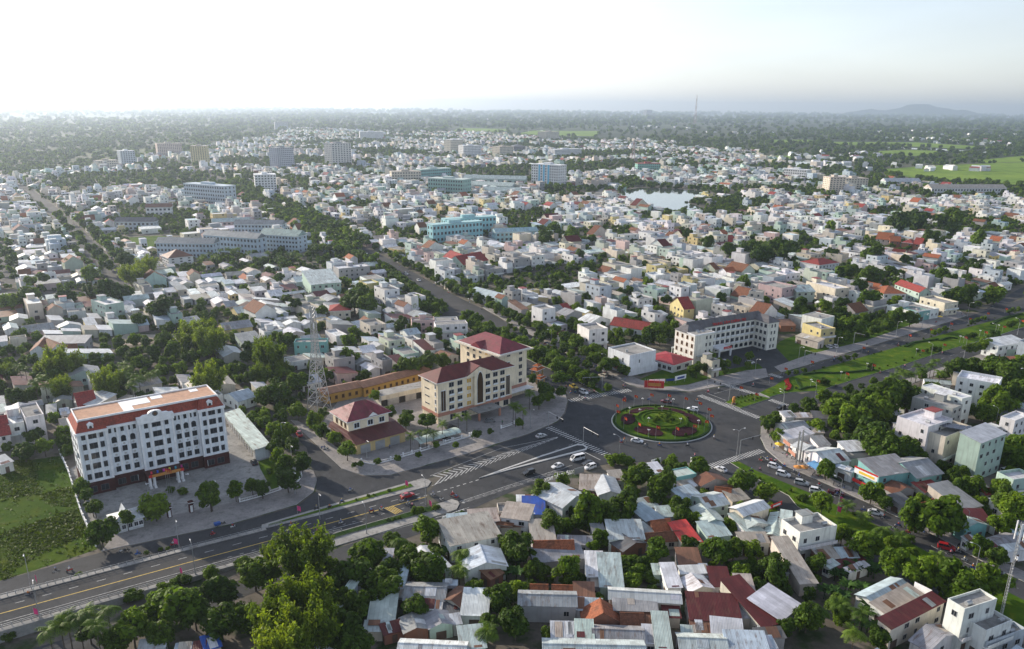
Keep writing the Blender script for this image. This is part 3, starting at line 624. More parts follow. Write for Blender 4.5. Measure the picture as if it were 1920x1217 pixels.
pr.build('parapet', M['white'], office)
for xx in (.095 * W0, .905 * W0):
    o = MB(); o.box(-.8, 0, 0, .8, 1.6, 1.5); hip_roof(o, -.8, 0, .8, 1.6, 1.75, .5, 0, .1, False, True); d = o.build('dormer', [M['white'], M['white']], office, loc=(xx, .5, z0 + .25)); put('window', WIN_ARCH, d, (0, -.02, .8), 0, None, (.8, 1, 1.0))
pd = MB(); cx0, cx1 = .395 * W0, .63 * W0; cxm = (cx0 + cx1) / 2
pd.box(cx0 - .3, -.9, H0 + .26, cx1 + .3, .9, H0 + 1.5)
pts = [(cx0 + .6, H0 + 1.5), (cx1 - .6, H0 + 1.5), (cx1 - 1.6, H0 + 2.1)] + [(cxm + 2.2 * math.cos(a), H0 + 2.1 + 1.2 * math.sin(a)) for a in np.linspace(0, math.pi, 9)] + [(cx0 + 1.6, H0 + 2.1)]
pd.face([(x, -.8, z) for x, z in pts]); pd.face([(x, .4, z) for x, z in pts[::-1]])
for k in range(len(pts)): l = (k + 1) % len(pts); pd.face([(pts[k][0], .4, pts[k][1]), (pts[l][0], .4, pts[l][1]), (pts[l][0], -.8, pts[l][1]), (pts[k][0], -.8, pts[k][1])])
pd.build('pediment', M['white'], office)
o = MB(); o.cyl((0, 0, 0), (0, -.12, 0), .85, seg=16, m=0); o.cyl((0, -.12, 0), (0, -.16, 0), .45, seg=12, m=1); o.build('emblem', [M['window_frame'], M['wood']], office, loc=(cxm, -.81, H0 + 2.3))
# porch
po = MB(); po.box(cx0 - .4, -6.2, 3.9, cx1 + .4, -.55, 4.35, 0); po.build('porch_roof', M['maroon'], office)
for xx in (cx0 + .3, cx0 + 1.6, cx1 - 1.6, cx1 - .3):
    for yy in (-5.6, -3.6):
        o = MB(); o.cyl((0, 0, 0), (0, 0, 3.9), .3, seg=10); o.box(-.42, -.42, 0, .42, .42, .5); o.build('column', M['white'], office, loc=(xx, yy, 0))
o = MB(); o.box(cx0 + .9, -6.32, 3.95, cx1 - .9, -6.22, 4.9, 0); o.box(cx0 - .1, -6.33, 3.95, cx0 + .88, -6.23, 4.9, 1); o.box(cx1 - .88, -6.33, 3.95, cx1 + .1, -6.23, 4.9, 1); o.build('banner', [M['banner_orange'], M['cloth_red']], office)
for k, c in enumerate(((.7, .05, .1), (.03, .1, .5), (.45, .02, .35), (.6, .55, .05), (.05, .3, .35), (.4, .02, .2))):
    o = MB(); o.cyl((0, 0, 0), (0, 0, 1.5), .03, seg=5); o.face([(0, .01, .6), (.55, .05, .55), (.5, .02, 1.45), (0, .01, 1.5)]); o.build('pennant', M['obj'], office, c, (cx0 + .6 + k * (cx1 - cx0 - 1.2) / 5, -5.7, 4.36))
def flat(base_pts): BLOCKED.append(base_pts)
def block_rect(a, w, d, rz, m=1.5):
    ux, uy = math.cos(rz), math.sin(rz); o = []
    for x, y in ((-m, -m), (w + m, -m), (w + m, d + m), (-m, d + m)): o.append((a[0] + x * ux - y * uy, a[1] + x * uy + y * ux))
    BLOCKED.append(o); return o
block_rect(A0, W0, D0, RZ0)

# ---------------- long open shed right of the office
A1, W1, RZ1 = frame_from(G(479.5, 863.5), G(506, 856)); L1 = 52.0
back = Vector(G(424, 792)) - Vector(G(479.5, 863.5)); L1 = back.length
shed = thing('parking_shed', 'long pale green sheet-roofed parking shed with white posts beside the white office block', 'shed', (*A1, 0), RZ1)
b = MB(); sx = back.dot(Vector((math.cos(RZ1), math.sin(RZ1)))); sy = back.dot(Vector((-math.sin(RZ1), math.cos(RZ1)))); sk_ = sx / sy
def shx(y): return sk_ * y
b.face([(-.6, -.5, 4.0), (W1 + .5, -.5, 4.6), (W1 + .5 + shx(sy), sy, 4.6), (-.6 + shx(sy), sy, 4.0)]); b.face([(-.6, -.5, 3.8), (-.6 + shx(sy), sy, 3.8), (W1 + .5 + shx(sy), sy, 4.4), (W1 + .5, -.5, 4.4)])
b.face([(-.6, -.5, 3.4), (-.6, -.5, 4.0), (-.6 + shx(sy), sy, 4.0), (-.6 + shx(sy), sy, 3.4)])
b.build('roof', M['tin'], shed, (0.42, 0.50, 0.47))
b = MB(); b.box(0, -.1, 0, W1, .1, 4.2); b.face([(W1, 0, 0), (W1 + shx(sy), sy, 0), (W1 + shx(sy), sy, 4.4), (W1, 0, 4.4)]); b.build('wall', M['wall'], shed, (0.55, 0.58, 0.6))
for k in range(12):
    y = (k + .5) * sy / 12; o = MB(); o.box(-.12, -.12, 0, .12, .12, 3.8); o.build('post', M['white'], shed, loc=(shx(y), y, 0))
BLOCKED.append([(A1[0] + x * math.cos(RZ1) - y * math.sin(RZ1), A1[1] + x * math.sin(RZ1) + y * math.cos(RZ1)) for x, y in ((-1, -1), (W1 + 1, -1), (W1 + 1 + sx, sy), (-1 + sx, sy))])

# ---------------- gatehouse and gate pillars
A2, W2, RZ2 = frame_from(G(217, 1003), G(270, 988))
gh = thing('gatehouse', 'low white gatehouse with a pale hipped roof and small front gable at the office gate', 'gatehouse', (*A2, 0), RZ2)
b = MB(); b.box(0, 0, 0, W2, 6.5, 3.2); b.build('wall', M['wall'], gh, (0.62, 0.64, 0.65))
b = MB(); hip_roof(b, 0, 0, W2, 6.5, 3.45, 1.5, 0, .5); hip_roof(b, W2 * .42, 3.0, W2 * .62, 7.0, 3.6, 2.3, 0, .2, False, True); b.build('roof', [M['tin'], M['white']], gh, (0.55, 0.58, 0.60))
for u in (.12, .32, .55, .75, .92): win(gh, u * W2, -.01, 1.7, 1.2, 1.5)
block_rect(A2, W2, 6.5, RZ2)
for k, (x, y) in enumerate((q('F', 1222, 268), q('F', 1380, 232))):
    g = G(x, y); o = MB(); o.box(-.6, -.6, 0, .6, .6, 3.0, 0); o.box(-.35, -.66, .3, .35, .66, 2.5, 1); o.box(-.8, -.8, 3.0, .8, .8, 3.25, 0); hip_roof(o, -.7, -.7, .7, .7, 3.5, .5, 0, .1)
    tag(o.build('gate_pillar', [M['maroon'], M['white']], None, None, g, RZ0), 'maroon gate pillar with white panels ' + ('next to the gatehouse' if k == 0 else 'at the far side of the office gate from the gatehouse'), 'gate pillar', 'office gate pillars')

# ---------------- fences
def fence(name, label, pts, h, post_gap, m='white', kind='rail', cat='fence'):
    root = thing(name, label, cat); root['label'] = label
    for i in range(len(pts) - 1):
        a, c = Vector(pts[i]), Vector(pts[i + 1]); L_ = (c - a).length; d = (c - a) / L_; rz = math.atan2(d.y, d.x)
        b = MB()
        if kind == 'rail': b.box(0, -.06, .25, L_, .06, .4); b.box(0, -.06, h - .3, L_, .06, h - .15); b.box(0, -.1, 0, L_, .1, .25); [b.box(t, -.03, .4, t + .07, .03, h - .3) for t in np.arange(.4, L_, .5)]
        else: b.box(0, -.1, 0, L_, .1, h)
        b.build('panel', M[m], root, loc=a.to_tuple(), rz=rz)
        n = max(1, int(L_ / post_gap))
        for k in range(n + (1 if i == len(pts) - 2 else 0)):
            p = a + d * (L_ * k / n); o = MB(); o.box(-.18, -.18, 0, .18, .18, h + .15); o.box(-.25, -.25, h + .15, .25, .25, h + .3); o.build('post', M[m], root, loc=p.to_tuple(), rz=rz)
    return root
fence('compound_wall', 'long white wall with pillars between the meadow and the white office block', P0((113, 852), (128, 885), (152, 962), (180, 1025)), 1.6, 4.0, 'white', 'wall', 'wall')
fence('railing_fence', 'white railing fence on the pavement side of the office yard, curving at the street corner', poly('M', (60, 1110), (300, 1045), (520, 970), (720, 880), (765, 820), (770, 770)), 1.3, 3.5)
fence('railing_fence', 'white railing fence in front of the hipped red-roofed villa and hotel drive', poly('B', (860, 1075), (960, 1095), (1100, 1060), (1200, 1030), (1739, 865)), 1.3, 3.5)
fence('railing_fence', 'short white railing fence in front of the hotel entrance', poly('C', (240, 940), (380, 905), (540, 860)), 1.3, 3.5)
fence('railing_fence', 'white railing fence at the hotel corner nearest the roundabout', poly('C', (780, 800), (885, 765)), 1.2, 3.5)

# ---------------- cream hotel, front block
A3, W3, RZ3 = frame_from(G(822, 797), G(959, 760)); D3 = 11.5; H3 = 16.8
hotel = thing('hotel_building', 'cream five storey hotel with dark red hipped roof, central gable and bronze glass strips', 'building', (*A3, 0), RZ3)
cream = (0.80, 0.69, 0.51)
b = MB(); b.box(0, 0, 3.9, W3, D3, H3); b.box(.3, .6, 0, W3 - .3, D3, 3.9); hotel_wall = b.build('wall', M['wall'], hotel, cream)
b = MB(); b.box(-.06, -.08, 3.2, W3 + .06, D3 + .06, 4.6); M['salmon'] = m_plain('salmon_render', (0.42, 0.20, 0.14), .85); b.build('plinth_band', M['salmon'], hotel)
b = MB(); hip_roof(b, 0, 0, W3, D3, H3 + .26, 3.6, 0, .9); b.build('roof', [M['tin'], M['white']], hotel, (0.125, 0.02, 0.018))
b = MB(); gx0, gx1 = W3 * .36, W3 * .70; gm = (gx0 + gx1) / 2
for yy in (-.25,): 
    pts = [(gx0, H3 - .2), (gx1, H3 - .2), (gx1, H3 + .3), (gm, H3 + 3.3), (gx0, H3 + .3)]
    b.face([(x, -1.05, z) for x, z in pts]); b.face([(x, .1, z) for x, z in pts[::-1]])
    for k in range(5): l = (k + 1) % 5; b.face([(pts[k][0], .1, pts[k][1]), (pts[l][0], .1, pts[l][1]), (pts[l][0], -1.05, pts[l][1]), (pts[k][0], -1.05, pts[k][1])])
b.box(W3 * .46, -1.04, 4.61, W3 * .61, -.003, H3 - .21)
b.build('gable_front', M['wall'], hotel, cream)
b = MB(); hip_roof(b, gx0, -.5, gx1, D3 * .5, H3 + .42, 3.2, 0, .5, False, True); b.build('gable_roof', [M['tin'], M['white']], hotel, (0.125, 0.02, 0.018))
for u, w_ in ((.07, 2.2), (.945, 2.0)): win(hotel, u * W3, -.02, 9.2, w_, 8.6, 0, WIN_BROWN)
o = win(hotel, .535 * W3, -1.07, 11.6, 3.0, 13.6, 0, unit_window('arched_glazing', [M['trim'], M['glass_brown']], .03, True, True), 'arched_window')
for fl in range(4):
    z = 5.9 + fl * 3.05
    for k, u in enumerate((.175, .285, .405, .66, .765, .865)):
        me = WIN_YEL if k == 2 else WIN_THIN
        w_ = win(hotel, u * W3, -.02, z, 2.3, 1.9, 0, me)
        if fl < 3 and k != 2: o = MB(); o.box(-1.15, -.5, -1.2, 1.15, -.42, -.55); o.box(-1.15, -.5, -1.25, 1.15, 0, -1.15); o.build('balcony', M['trim'], hotel, loc=(u * W3, -.02, z + .05))
    win(hotel, -.01, 1.6, z, .9, 2.0, 3); win(hotel, -.01, D3 * .65, z + .9, 3.2, .5, 3, WIN_THIN)
for u in (.2, .35, .65, .8, .93): win(hotel, u * W3, .58, 1.7, 2.6, 2.4, 0, WIN_THIN)
b = MB(); b.box(W3 * .40, -6.5, 3.3, W3 * .72, -.1, 3.6); b.build('entrance_canopy', M['concrete'], hotel)
for u in (.42, .70): o = MB(); o.box(-.35, -.35, 0, .35, .35, 3.3); o.build('column', M['salmon'], hotel, loc=(u * W3, -6.0, 0))
block_rect(A3, W3, D3, RZ3)
# rear block
A4, W4, RZ4 = frame_from(G(944, 752), G(991, 738)); D4 = 27.0; H4 = 19.6
wing = thing('hotel_wing', 'taller cream rear wing of the hotel under a wine red hipped roof with wide eaves', 'building', (*A4, 0), RZ4)
off = 1.2
b = MB(); b.box(-off, 1.5, 0, W4, D4, H4); b.build('wall', M['wall'], wing, cream)
b = MB(); b.box(-off - 2, -.6, H4, W4 + 2, D4 + 2, H4 + .45); b.build('eaves_slab', M['wall'], wing, (.62, .56, .46))
b = MB(); hip_roof(b, -off, .9, W4, D4, H4 + .75, 4.2, 0, .6, False); hip_roof(b, -2.6, D4 * .42, 4, D4 * .68, H4 + .75, 2.3, 0, .1, True, True); b.build('roof', [M['tin'], M['white']], wing, (0.20, 0.028, 0.042))
b = MB(); b.box(-off - .05, 1.42, 3.6, W4 + .05, D4, 4.9); b.build('plinth_band', M['salmon'], wing)
win(wing, W4 * .25, 1.48, 11.0, 2.2, 10.0, 0, WIN_BROWN)
for fl in range(5):
    z = 6.3 + fl * 3.1
    win(wing, W4 * .75, 1.48, z, 1.8, 1.8, 0, WIN_THIN)
    if fl > 2: win(wing, W4 * .28, 1.48, z + .3 * (fl == 4), 1.8, 1.9, 0, WIN_THIN) if fl == 4 else None
    for u in (.2, .35, .5, .65, .8): win(wing, W4 + .01, D4 * u, z, 1.7, 1.8, 1, WIN_THIN); win(wing, -off - .01, D4 * u, z, 1.7, 1.8, 3, WIN_YEL if u == .35 else WIN_THIN)
b = MB(); b.box(-.5, -2.5, 3.2, W4 + .8, 1.4, 3.5); b.build('entrance_canopy', M['white'], wing)
block_rect(A4, W4, D4, RZ4)
# curved translucent car shelter, small shrine roofs
g = gz('C', 260, 905); sh = thing('car_shelter', 'curved pale green car shelter behind the railing of the hotel drive', 'shelter', (*g, 0), RZ3)
b = MB(); n = 8
for i in range(n):
    a0, a1 = math.pi * i / n, math.pi * (i + 1) / n
    b.face([(-9, -2.6 * math.cos(a0), 2.2 + 1.0 * math.sin(a0)), (-9, -2.6 * math.cos(a1), 2.2 + 1.0 * math.sin(a1)), (9, -2.6 * math.cos(a1), 2.2 + 1.0 * math.sin(a1)), (9, -2.6 * math.cos(a0), 2.2 + 1.0 * math.sin(a0))])
b.build('roof', M['tin'], sh, (.48, .58, .54))
for x in (-8.5, -4, 0, 4, 8.5):
    for y in (-2.5, 2.5): o = MB(); o.cyl((0, 0, 0), (0, 0, 2.25), .07, seg=6); o.build('post', M['steel'], sh, loc=(x, y, 0))
for k, (x, y, s) in enumerate(((1075, 375, 1.0), (1100, 430, .7))):
    g = gz('C', x, y); sr = thing('gate_pavilion', ('larger' if k == 0 else 'smaller') + ' orange tiled gate pavilion with layered roof beside the hotel wing', 'pavilion', (*g, 0), RZ3 + .3)
    b = MB(); [b.box(x_ * s - .3, y_ * s - .3, 0, x_ * s + .3, y_ * s + .3, 3.6 * s) for x_ in (-2.4, 2.4) for y_ in (-1.2, 1.2)]; b.build('column', M['wall'], sr, (.5, .36, .16))
    b = MB(); hip_roof(b, -3 * s, -1.8 * s, 3 * s, 1.8 * s, 3.9 * s, 1.3 * s, 0, .4); hip_roof(b, -1.5 * s, -1.2 * s, 1.5 * s, 1.2 * s, 5.4 * s, 1.0 * s, 0, .3); b.build('roof', [M['tile'], M['white']], sr, (.42, .12, .04))

# ---------------- villa with garages
A5, W5, RZ5 = frame_from(G(670, 853), G(760, 828)); 
villa = thing('villa', 'cream villa with plum hipped roof above a row of roller-door garages', 'house', (*A5, 0), RZ5)
b = MB(); b.box(0, 0, 0, W5, 20, 4.2); b.build('garage_wall', M['wall'], villa, (.55, .42, .20))
b = MB(); b.face([(-.7, -.9, 4.1), (W5 + .7, -.9, 4.1), (W5 + .3, 7, 6.0), (0, 7, 6.0)]); b.face([(-.7, -.9, 4.1), (0, 7, 6.0), (0, 20, 6.0), (-.7, 20.6, 4.1)]); b.face([(W5 + .7, -.9, 4.1), (W5 + .7, 20.6, 4.1), (W5 + .3, 20, 6.0), (W5 + .3, 7, 6.0)]); b.face([(0, 7, 6.0), (W5 + .3, 7, 6.0), (W5 + .3, 20, 6.0), (0, 20, 6.0)]); b.build('garage_roof', M['tin'], villa, (.10, .022, .022))
for u in (.17, .47, .78):
    o = MB(); o.box(-1.9, -.06, 0, 1.9, .1, 3.1); [o.box(-1.9, -.1, z, 1.9, -.055, z + .12) for z in np.arange(.2, 3, .4)]; o.build('roller_door', M['steel'], villa, loc=(u * W5, -.02, 0))
b = MB(); b.box(1.0, 7.6, 5.9, W5 - 2.2, 19.5, 9.6); b.build('wall', M['wall'], villa, cream)
b = MB(); hip_roof(b, 1.0, 7.6, W5 - 2.2, 19.5, 9.9, 4.3, 0, 1.0); hip_roof(b, W5 * .42, 6.9, W5 * .66, 12, 10.0, 1.7, 0, .1, False, True); b.build('roof', [M['tin'], M['white']], villa, (.20, .035, .05))
o = MB(); o.face([(W5 * .44, 6.75, 10.05), (W5 * .64, 6.75, 10.05), (W5 * .54, 6.75, 11.5)]); o.build('gable_front', M['white'], villa)
for u in (.22, .5, .74): win(villa, u * W5, 7.58, 7.6, 2.4, 2.2)
for v in (10, 13, 16.5): win(villa, .99, v, 7.6, 1.3, 1.8, 3, WIN_WOOD)
block_rect(A5, W5, 20, RZ5)
# row of garages and long tile-roofed building behind
A6, W6, RZ6 = frame_from(G(716, 763), G(812, 741)); row = thing('garage_row', 'long low white garage row with dark bays behind the hotel yard', 'garage', (*A6, 0), RZ6)
b = MB(); b.box(0, 0, 0, W6, 7, 4.6, 0, 1); b.build('wall', [M['wall'], M['concrete']], row, (.62, .58, .48))
for k in range(9): o = MB(); o.box(-1.5, -.08, 0, 1.5, .1, 2.7); o.build('bay_door', M['steel'] if k % 3 else M['dark'], row, loc=((k + .5) * W6 / 9, -.02, 0))
block_rect(A6, W6, 7, RZ6)
for lab, p, r in (('longer ochre walled building with rusty sheet roof along the back of the hotel yard', (683, 745), (806, 712)), ('shorter ochre walled building with rusty sheet roof beside the lattice tower', (612, 758), (682, 743))):
    A7, W7, RZ7 = frame_from(G(*p), G(*r)); rb_ = thing('ochre_building', lab, 'building', (*A7, 0), RZ7)
    b = MB(); b.box(0, 0, 0, W7, 7.5, 4.2); b.build('wall', M['wall'], rb_, (.42, .25, .06)); b = MB(); hip_roof(b, 0, 0, W7, 7.5, 4.46, 1.3, 0, .7, True, True); b.build('roof', [M['tin'], M['wood']], rb_, (.24, .12, .07))
    for k in range(int(W7 / 3)): win(rb_, 1.5 + k * 3, -.02, 2.2, 1.2, 1.5, 0, WIN_WOOD)
    block_rect(A7, W7, 7.5, RZ7)

# ---------------- lattice tower
gt = G(599, 769); HT = height_at(599, 769, 574)
tower = thing('lattice_tower', 'tall grey steel lattice telecom tower behind the plum roofed villa', 'tower', (*gt, 0), RZ5 + .2)
def leg_r(z): return 3.4 * (1 - z / (HT * .62)) + 1.0 * (z / (HT * .62)) if z < HT * .62 else 1.0 - .35 * (z - HT * .62) / (HT * .38)
zs = [0]; 
while zs[-1] < HT - 1.2: zs.append(zs[-1] + max(1.5, leg_r(zs[-1]) * 1.35))
zs[-1] = HT
for sx_, sy_ in ((-1, -1), (1, -1), (1, 1), (-1, 1)):
    b = MB(); [b.bar((sx_ * leg_r(a), sy_ * leg_r(a), a), (sx_ * leg_r(c), sy_ * leg_r(c), c), .22) for a, c in zip(zs, zs[1:])]; b.build('leg', M['steel'], tower)
for a, c in zip(zs, zs[1:]):
    b = MB(); ra, rc = leg_r(a), leg_r(c); K = ((-1, -1), (1, -1), (1, 1), (-1, 1))
    for k in range(4):
        (x0, y0), (x1, y1) = K[k], K[(k + 1) % 4]
        b.bar((x0 * ra, y0 * ra, a), (x1 * rc, y1 * rc, c), .11); b.bar((x1 * ra, y1 * ra, a), (x0 * rc, y0 * rc, c), .11); b.bar((x0 * rc, y0 * rc, c), (x1 * rc, y1 * rc, c), .11)
    b.build('brace_frame', M['steel'], tower)
for k in range(6):
    b = MB(); b.box(-.18, -.12, 0, .18, .12, 2.2); a = k * math.pi / 3; b.build('antenna_panel', M['white'], tower, loc=(1.4 * math.cos(a), 1.4 * math.sin(a), HT * (.9 if k % 2 else .8)), rz=a + math.pi / 2)
BLOCKED.append(disc_pts(*gt, 6, 12))

# ---------------- L-shaped four storey hospital block
A8, W8, RZ8 = frame_from(G(1299, 684), G(1455, 653.5)); 
pb = gz('D', 740, 245, 14.5); pf = gz('D', 905, 295, 14.5); D8 = (Vector(pb) - Vector(pf)).length; H8 = 14.2; SB = 9.0
hosp = thing('hospital_building', 'cream four storey block with grey hipped roof, red roof lettering and recessed main front', 'building', (*A8, 0), RZ8)
wl_, wr_ = .215 * W8, .87 * W8; ivory = (.76, .74, .66)
b = MB(); b.box(0, 0, 0, wl_, D8, H8); b.box(wl_, SB, 0, wr_, D8, H8); b.box(wr_, 0, 0, W8, D8, H8); b.build('wall', M['wall'], hosp, ivory)
b = MB(); hip_roof(b, wl_ * .2, SB + .2, W8 - .5, D8, H8 + .3, 3.2, 0, .5); hip_roof(b, 0, D8 * .38, wl_, D8, H8 + .28, 2.6, 0, .4, True); hip_roof(b, wr_, 0, W8, D8, H8 + .32, 2.4, 0, .6, False); b.build('roof', [M['tin'], M['wall']], hosp, (.125, .12, .125)) 
b = MB(); b.box(-.3, -.3, H8 - .1, wl_ + .3, D8 * .4, H8 + .5); b.box(.1, .1, H8 + .38, wl_ - .1, D8 * .38, H8 + .52, 1); b.build('parapet', [M['trim'], M['concrete']], hosp)
o = MB(); [o.cyl((x, y, H8 + .5), (x + 1.6, y, H8 + .5), .6, seg=8) for x, y in ((wl_ * .3, 3), (wl_ * .55, 3.5), (wl_ * .4, 5))]; o.build('water_tank', M['steel'], hosp)
bands = MB()
for fl in range(4):
    z = 1.9 + fl * 3.5
    for v in (.12, .37, .62, .87): win(hosp, -.01, D8 * v, z, 1.3, 1.7, 3, WIN_WOOD)
    bands.box(-.14, -.1, z + 1.35, -.003, D8, z + 1.5)
    for u in (.62, .82): win(hosp, wl_ * u, -.01, z, 1.0, 1.7, 0, WIN_THIN)
    nb = 11
    for k in range(nb):
        xx = wl_ + (k + .5) * (wr_ - wl_) / nb
        win(hosp, xx, SB - .02, z, 2.2, 1.9, 0, WIN_THIN if fl else WIN_ARCH)
        if fl: o = MB(); o.box(-1.3, -.9, -1.5, 1.3, -.8, -.75); o.box(-1.3, -.9, -1.6, 1.3, 0, -1.48); put('balcony', o.mesh('balcony', M['trim']), hosp, (xx, SB - .02, z + .05))
    for v in (.2, .5, .8): win(hosp, wr_ - .01, SB * v, z, 1.6, 1.9, 3, WIN_THIN)
    for u in (.35, .65): win(hosp, wr_ + (W8 - wr_) * u, -.01, z, 1.0, 1.8, 0, WIN_THIN)
    for v in (.15, .4, .65, .88): win(hosp, W8 + .01, D8 * v, z, 1.3, 1.7, 1, WIN_THIN)
bands.build('string_course', M['trim'], hosp)
b = MB(); b.box(wl_ + 6.5, SB - 7, 3.5, wl_ + 15, SB - .05, 4.4); b.build('porch_roof', M['trim'], hosp)
for x in (wl_ + 7, wl_ + 14.5): o = MB(); o.box(-.35, -.35, 0, .35, .35, 3.5); o.build('column', M['trim'], hosp, loc=(x, SB - 6.6, 0))
o = MB(); o.box(wl_ + 9.3, SB - 7.15, 4.0, wl_ + 14.6, SB - 7.05, 5.2); ban = o.build('banner', M['cloth_red'], hosp)
RX = (math.pi / 2, 0, 0)
text('lettering', 'TRUNG TÂM Y TẾ', ban, (wl_ + 12, SB - 7.18, 4.3), RX, .55, M['white'], .01)
text('roof_lettering', 'TRUNG TÂM CHÍNH TRỊ', hosp, (wl_ + (wr_ - wl_) * .5, SB - .3, H8 + .4), RX, 1.9, M['cloth_red'], .1, (wr_ - wl_) * .62)
block_rect(A8, W8, D8, RZ8)
# white cube house at the corner, red roofed canteen
A9, W9, RZ9 = frame_from(gz('D', 400, 595), gz('D', 625, 545)); cube = thing('corner_house', 'white two storey box-shaped house with flat parapet roof at the street corner', 'house', (*A9, 0), RZ9)
D9 = 15; b = MB(); b.box(0, 0, 3.0, W9 * .88, D9, 9.5); b.box(.4, .4, 0, W9, D9, 3.6); b.box(0, 0, 9.5, W9 * .88, .25, 10.2); b.box(0, D9 - .25, 9.5, W9 * .88, D9, 10.2); b.box(0, .25, 9.5, .25, D9 - .25, 10.2); b.box(W9 * .88 - .25, .25, 9.5, W9 * .88, D9 - .25, 10.2); b.build('wall', M['wall'], cube, (.70, .72, .75))
b = MB(); b.box(.25, .25, 9.45, W9 * .88 - .25, D9 - .25, 9.6); b.build('roof', M['concrete'], cube); win(cube, W9 * .33, -.01, 6.5, .9, 1.9); win(cube, -.01, D9 * .3, 6.8, 1.0, 2.6, 3); win(cube, -.01, D9 * .65, 6.8, 2.4, 1.6, 3)
b = MB(); b.box(-3, 0, 2.9, 0, D9 * .5, 3.15); b.build('awning', M['salmon'], cube); o = MB(); o.cyl((0, 0, 9.6), (0, 0, 11), .6, seg=10); o.build('water_tank', M['steel'], cube, loc=(3.5, 6, 0)); o = MB(); o.box(-.05, 1, 0, .02, 7, 2.7); o.build('shop_front', M['dark'], cube); block_rect(A9, W9, D9, RZ9)
A10, W10, RZ10 = frame_from(gz('D', 735, 565), gz('D', 880, 520)); can = thing('canteen', 'white single storey canteen under a red hipped roof beside the grey roofed block', 'building', (*A10, 0), RZ10)
b = MB(); b.box(0, 0, 0, W10, 16, 3.6); b.build('wall', M['wall'], can, (.60, .62, .62)); b = MB(); hip_roof(b, 0, 0, W10, 16, 3.86, 2.2, 0, .7, False); b.build('roof', [M['tin'], M['white']], can, (.33, .03, .04))
for u in (.3, .72): win(can, W10 * u, -.02, 1.7, 3.0, 1.7, 0, WIN_THIN)
for v in (2, 5, 8): win(can, -.02, v, 1.7, 2.0, 1.7, 3, WIN_THIN)
block_rect(A10, W10, 16, RZ10)
b = MB(); b.box(0, 0, 3.8, 5.5, 19, 4.1); g = gz('D', 925, 505); link = tag(b.build('link_roof', M['tin'], None, (.42, .47, .45), g, RZ8), 'long pale green flat canopy roof between the red roofed canteen and the cream block', 'canopy')
b = MB(); [b.box(x, y, 0, x + .2, y + .2, 3.79) for x in (.1, 5.2) for y in (.2, 6, 12, 18.6)]; b.build('post', M['white'], link)
# ================================================================== ordinary houses
WALLC = {'white': (.71, .71, .70), 'cream': (.64, .58, .47), 'mint': (.40, .52, .46), 'teal': (.19, .40, .38), 'pale blue': (.46, .52, .57), 'grey': (.33, .33, .33), 'yellow': (.58, .48, .24), 'pink': (.56, .42, .40), 'pale green': (.47, .52, .43), 'brick': (.24, .11, .07), 'beige': (.52, .48, .41)}
ROOFC = {'silver': (.52, .54, .56), 'white': (.70, .71, .72), 'pale green': (.48, .56, .53), 'pale blue': (.46, .54, .60), 'grey': (.30, .31, .32), 'dark grey': (.13, .13, .135), 'dark red': (.11, .02, .02), 'rusty': (.22, .11, .065), 'beige': (.44, .39, .33), 'orange': (.31, .105, .05), 'brown': (.18, .078, .045), 'red': (.27, .05, .045), 'blue': (.03, .10, .42), 'bright red': (.60, .06, .05)}
TOWN_DIR = R(34.5)
def jit(c, a=.08): k = 1 + random.uniform(-a, a); return tuple(min(1, x * k * (1 + random.uniform(-a * .4, a * .4))) for x in c)
def face_windows(root, w, d, h, rz, cx, cy, storeys, me, max_n=14, doors=True):
    """windows and doors on the walls that look towards the near side of town"""
    n = 0; fh = h / storeys
    for f, (L_, nx, ny) in enumerate(((w, 0, -1), (d, 1, 0), (w, 0, 1), (d, -1, 0))):
        wx, wy = nx * math.cos(rz) - ny * math.sin(rz), nx * math.sin(rz) + ny * math.cos(rz)
        if (wx * -cx + wy * -cy) / math.hypot(cx, cy) < .12: continue
        k = max(1, int(L_ / 3.6))
        for s in range(storeys):
            for i in range(k):
                if n >= max_n: return
                if random.random() < .25: continue
                t = (i + .5) / k - .5; z = fh * s + fh * .52
                p = {0: (t * w, -d / 2 - .01), 1: (w / 2 + .01, t * d), 2: (t * w, d / 2 + .01), 3: (-w / 2 - .01, t * d)}[f]
                if s == 0 and doors and i == 0 and L_ > 3: put('door', DOOR, root, (*p, 1.1), {0: 0, 1: math.pi / 2, 2: math.pi, 3: -math.pi / 2}[f], None, (1.2 if random.random() < .6 else 2.4, 1, 2.1))
                else: win(root, *p, z, random.choice((1.0, 1.3, 1.6)), min(1.4, fh * .45), f, me)
                n += 1
o = MB(); o.box(-.5, -.05, -.5, .5, .0, .5); DOOR = o.mesh('door', m_plain('door_wood', (.10, .07, .055), .7))
HOUSES = {'tin': 0, 'flat': 0, 'tiled': 0}
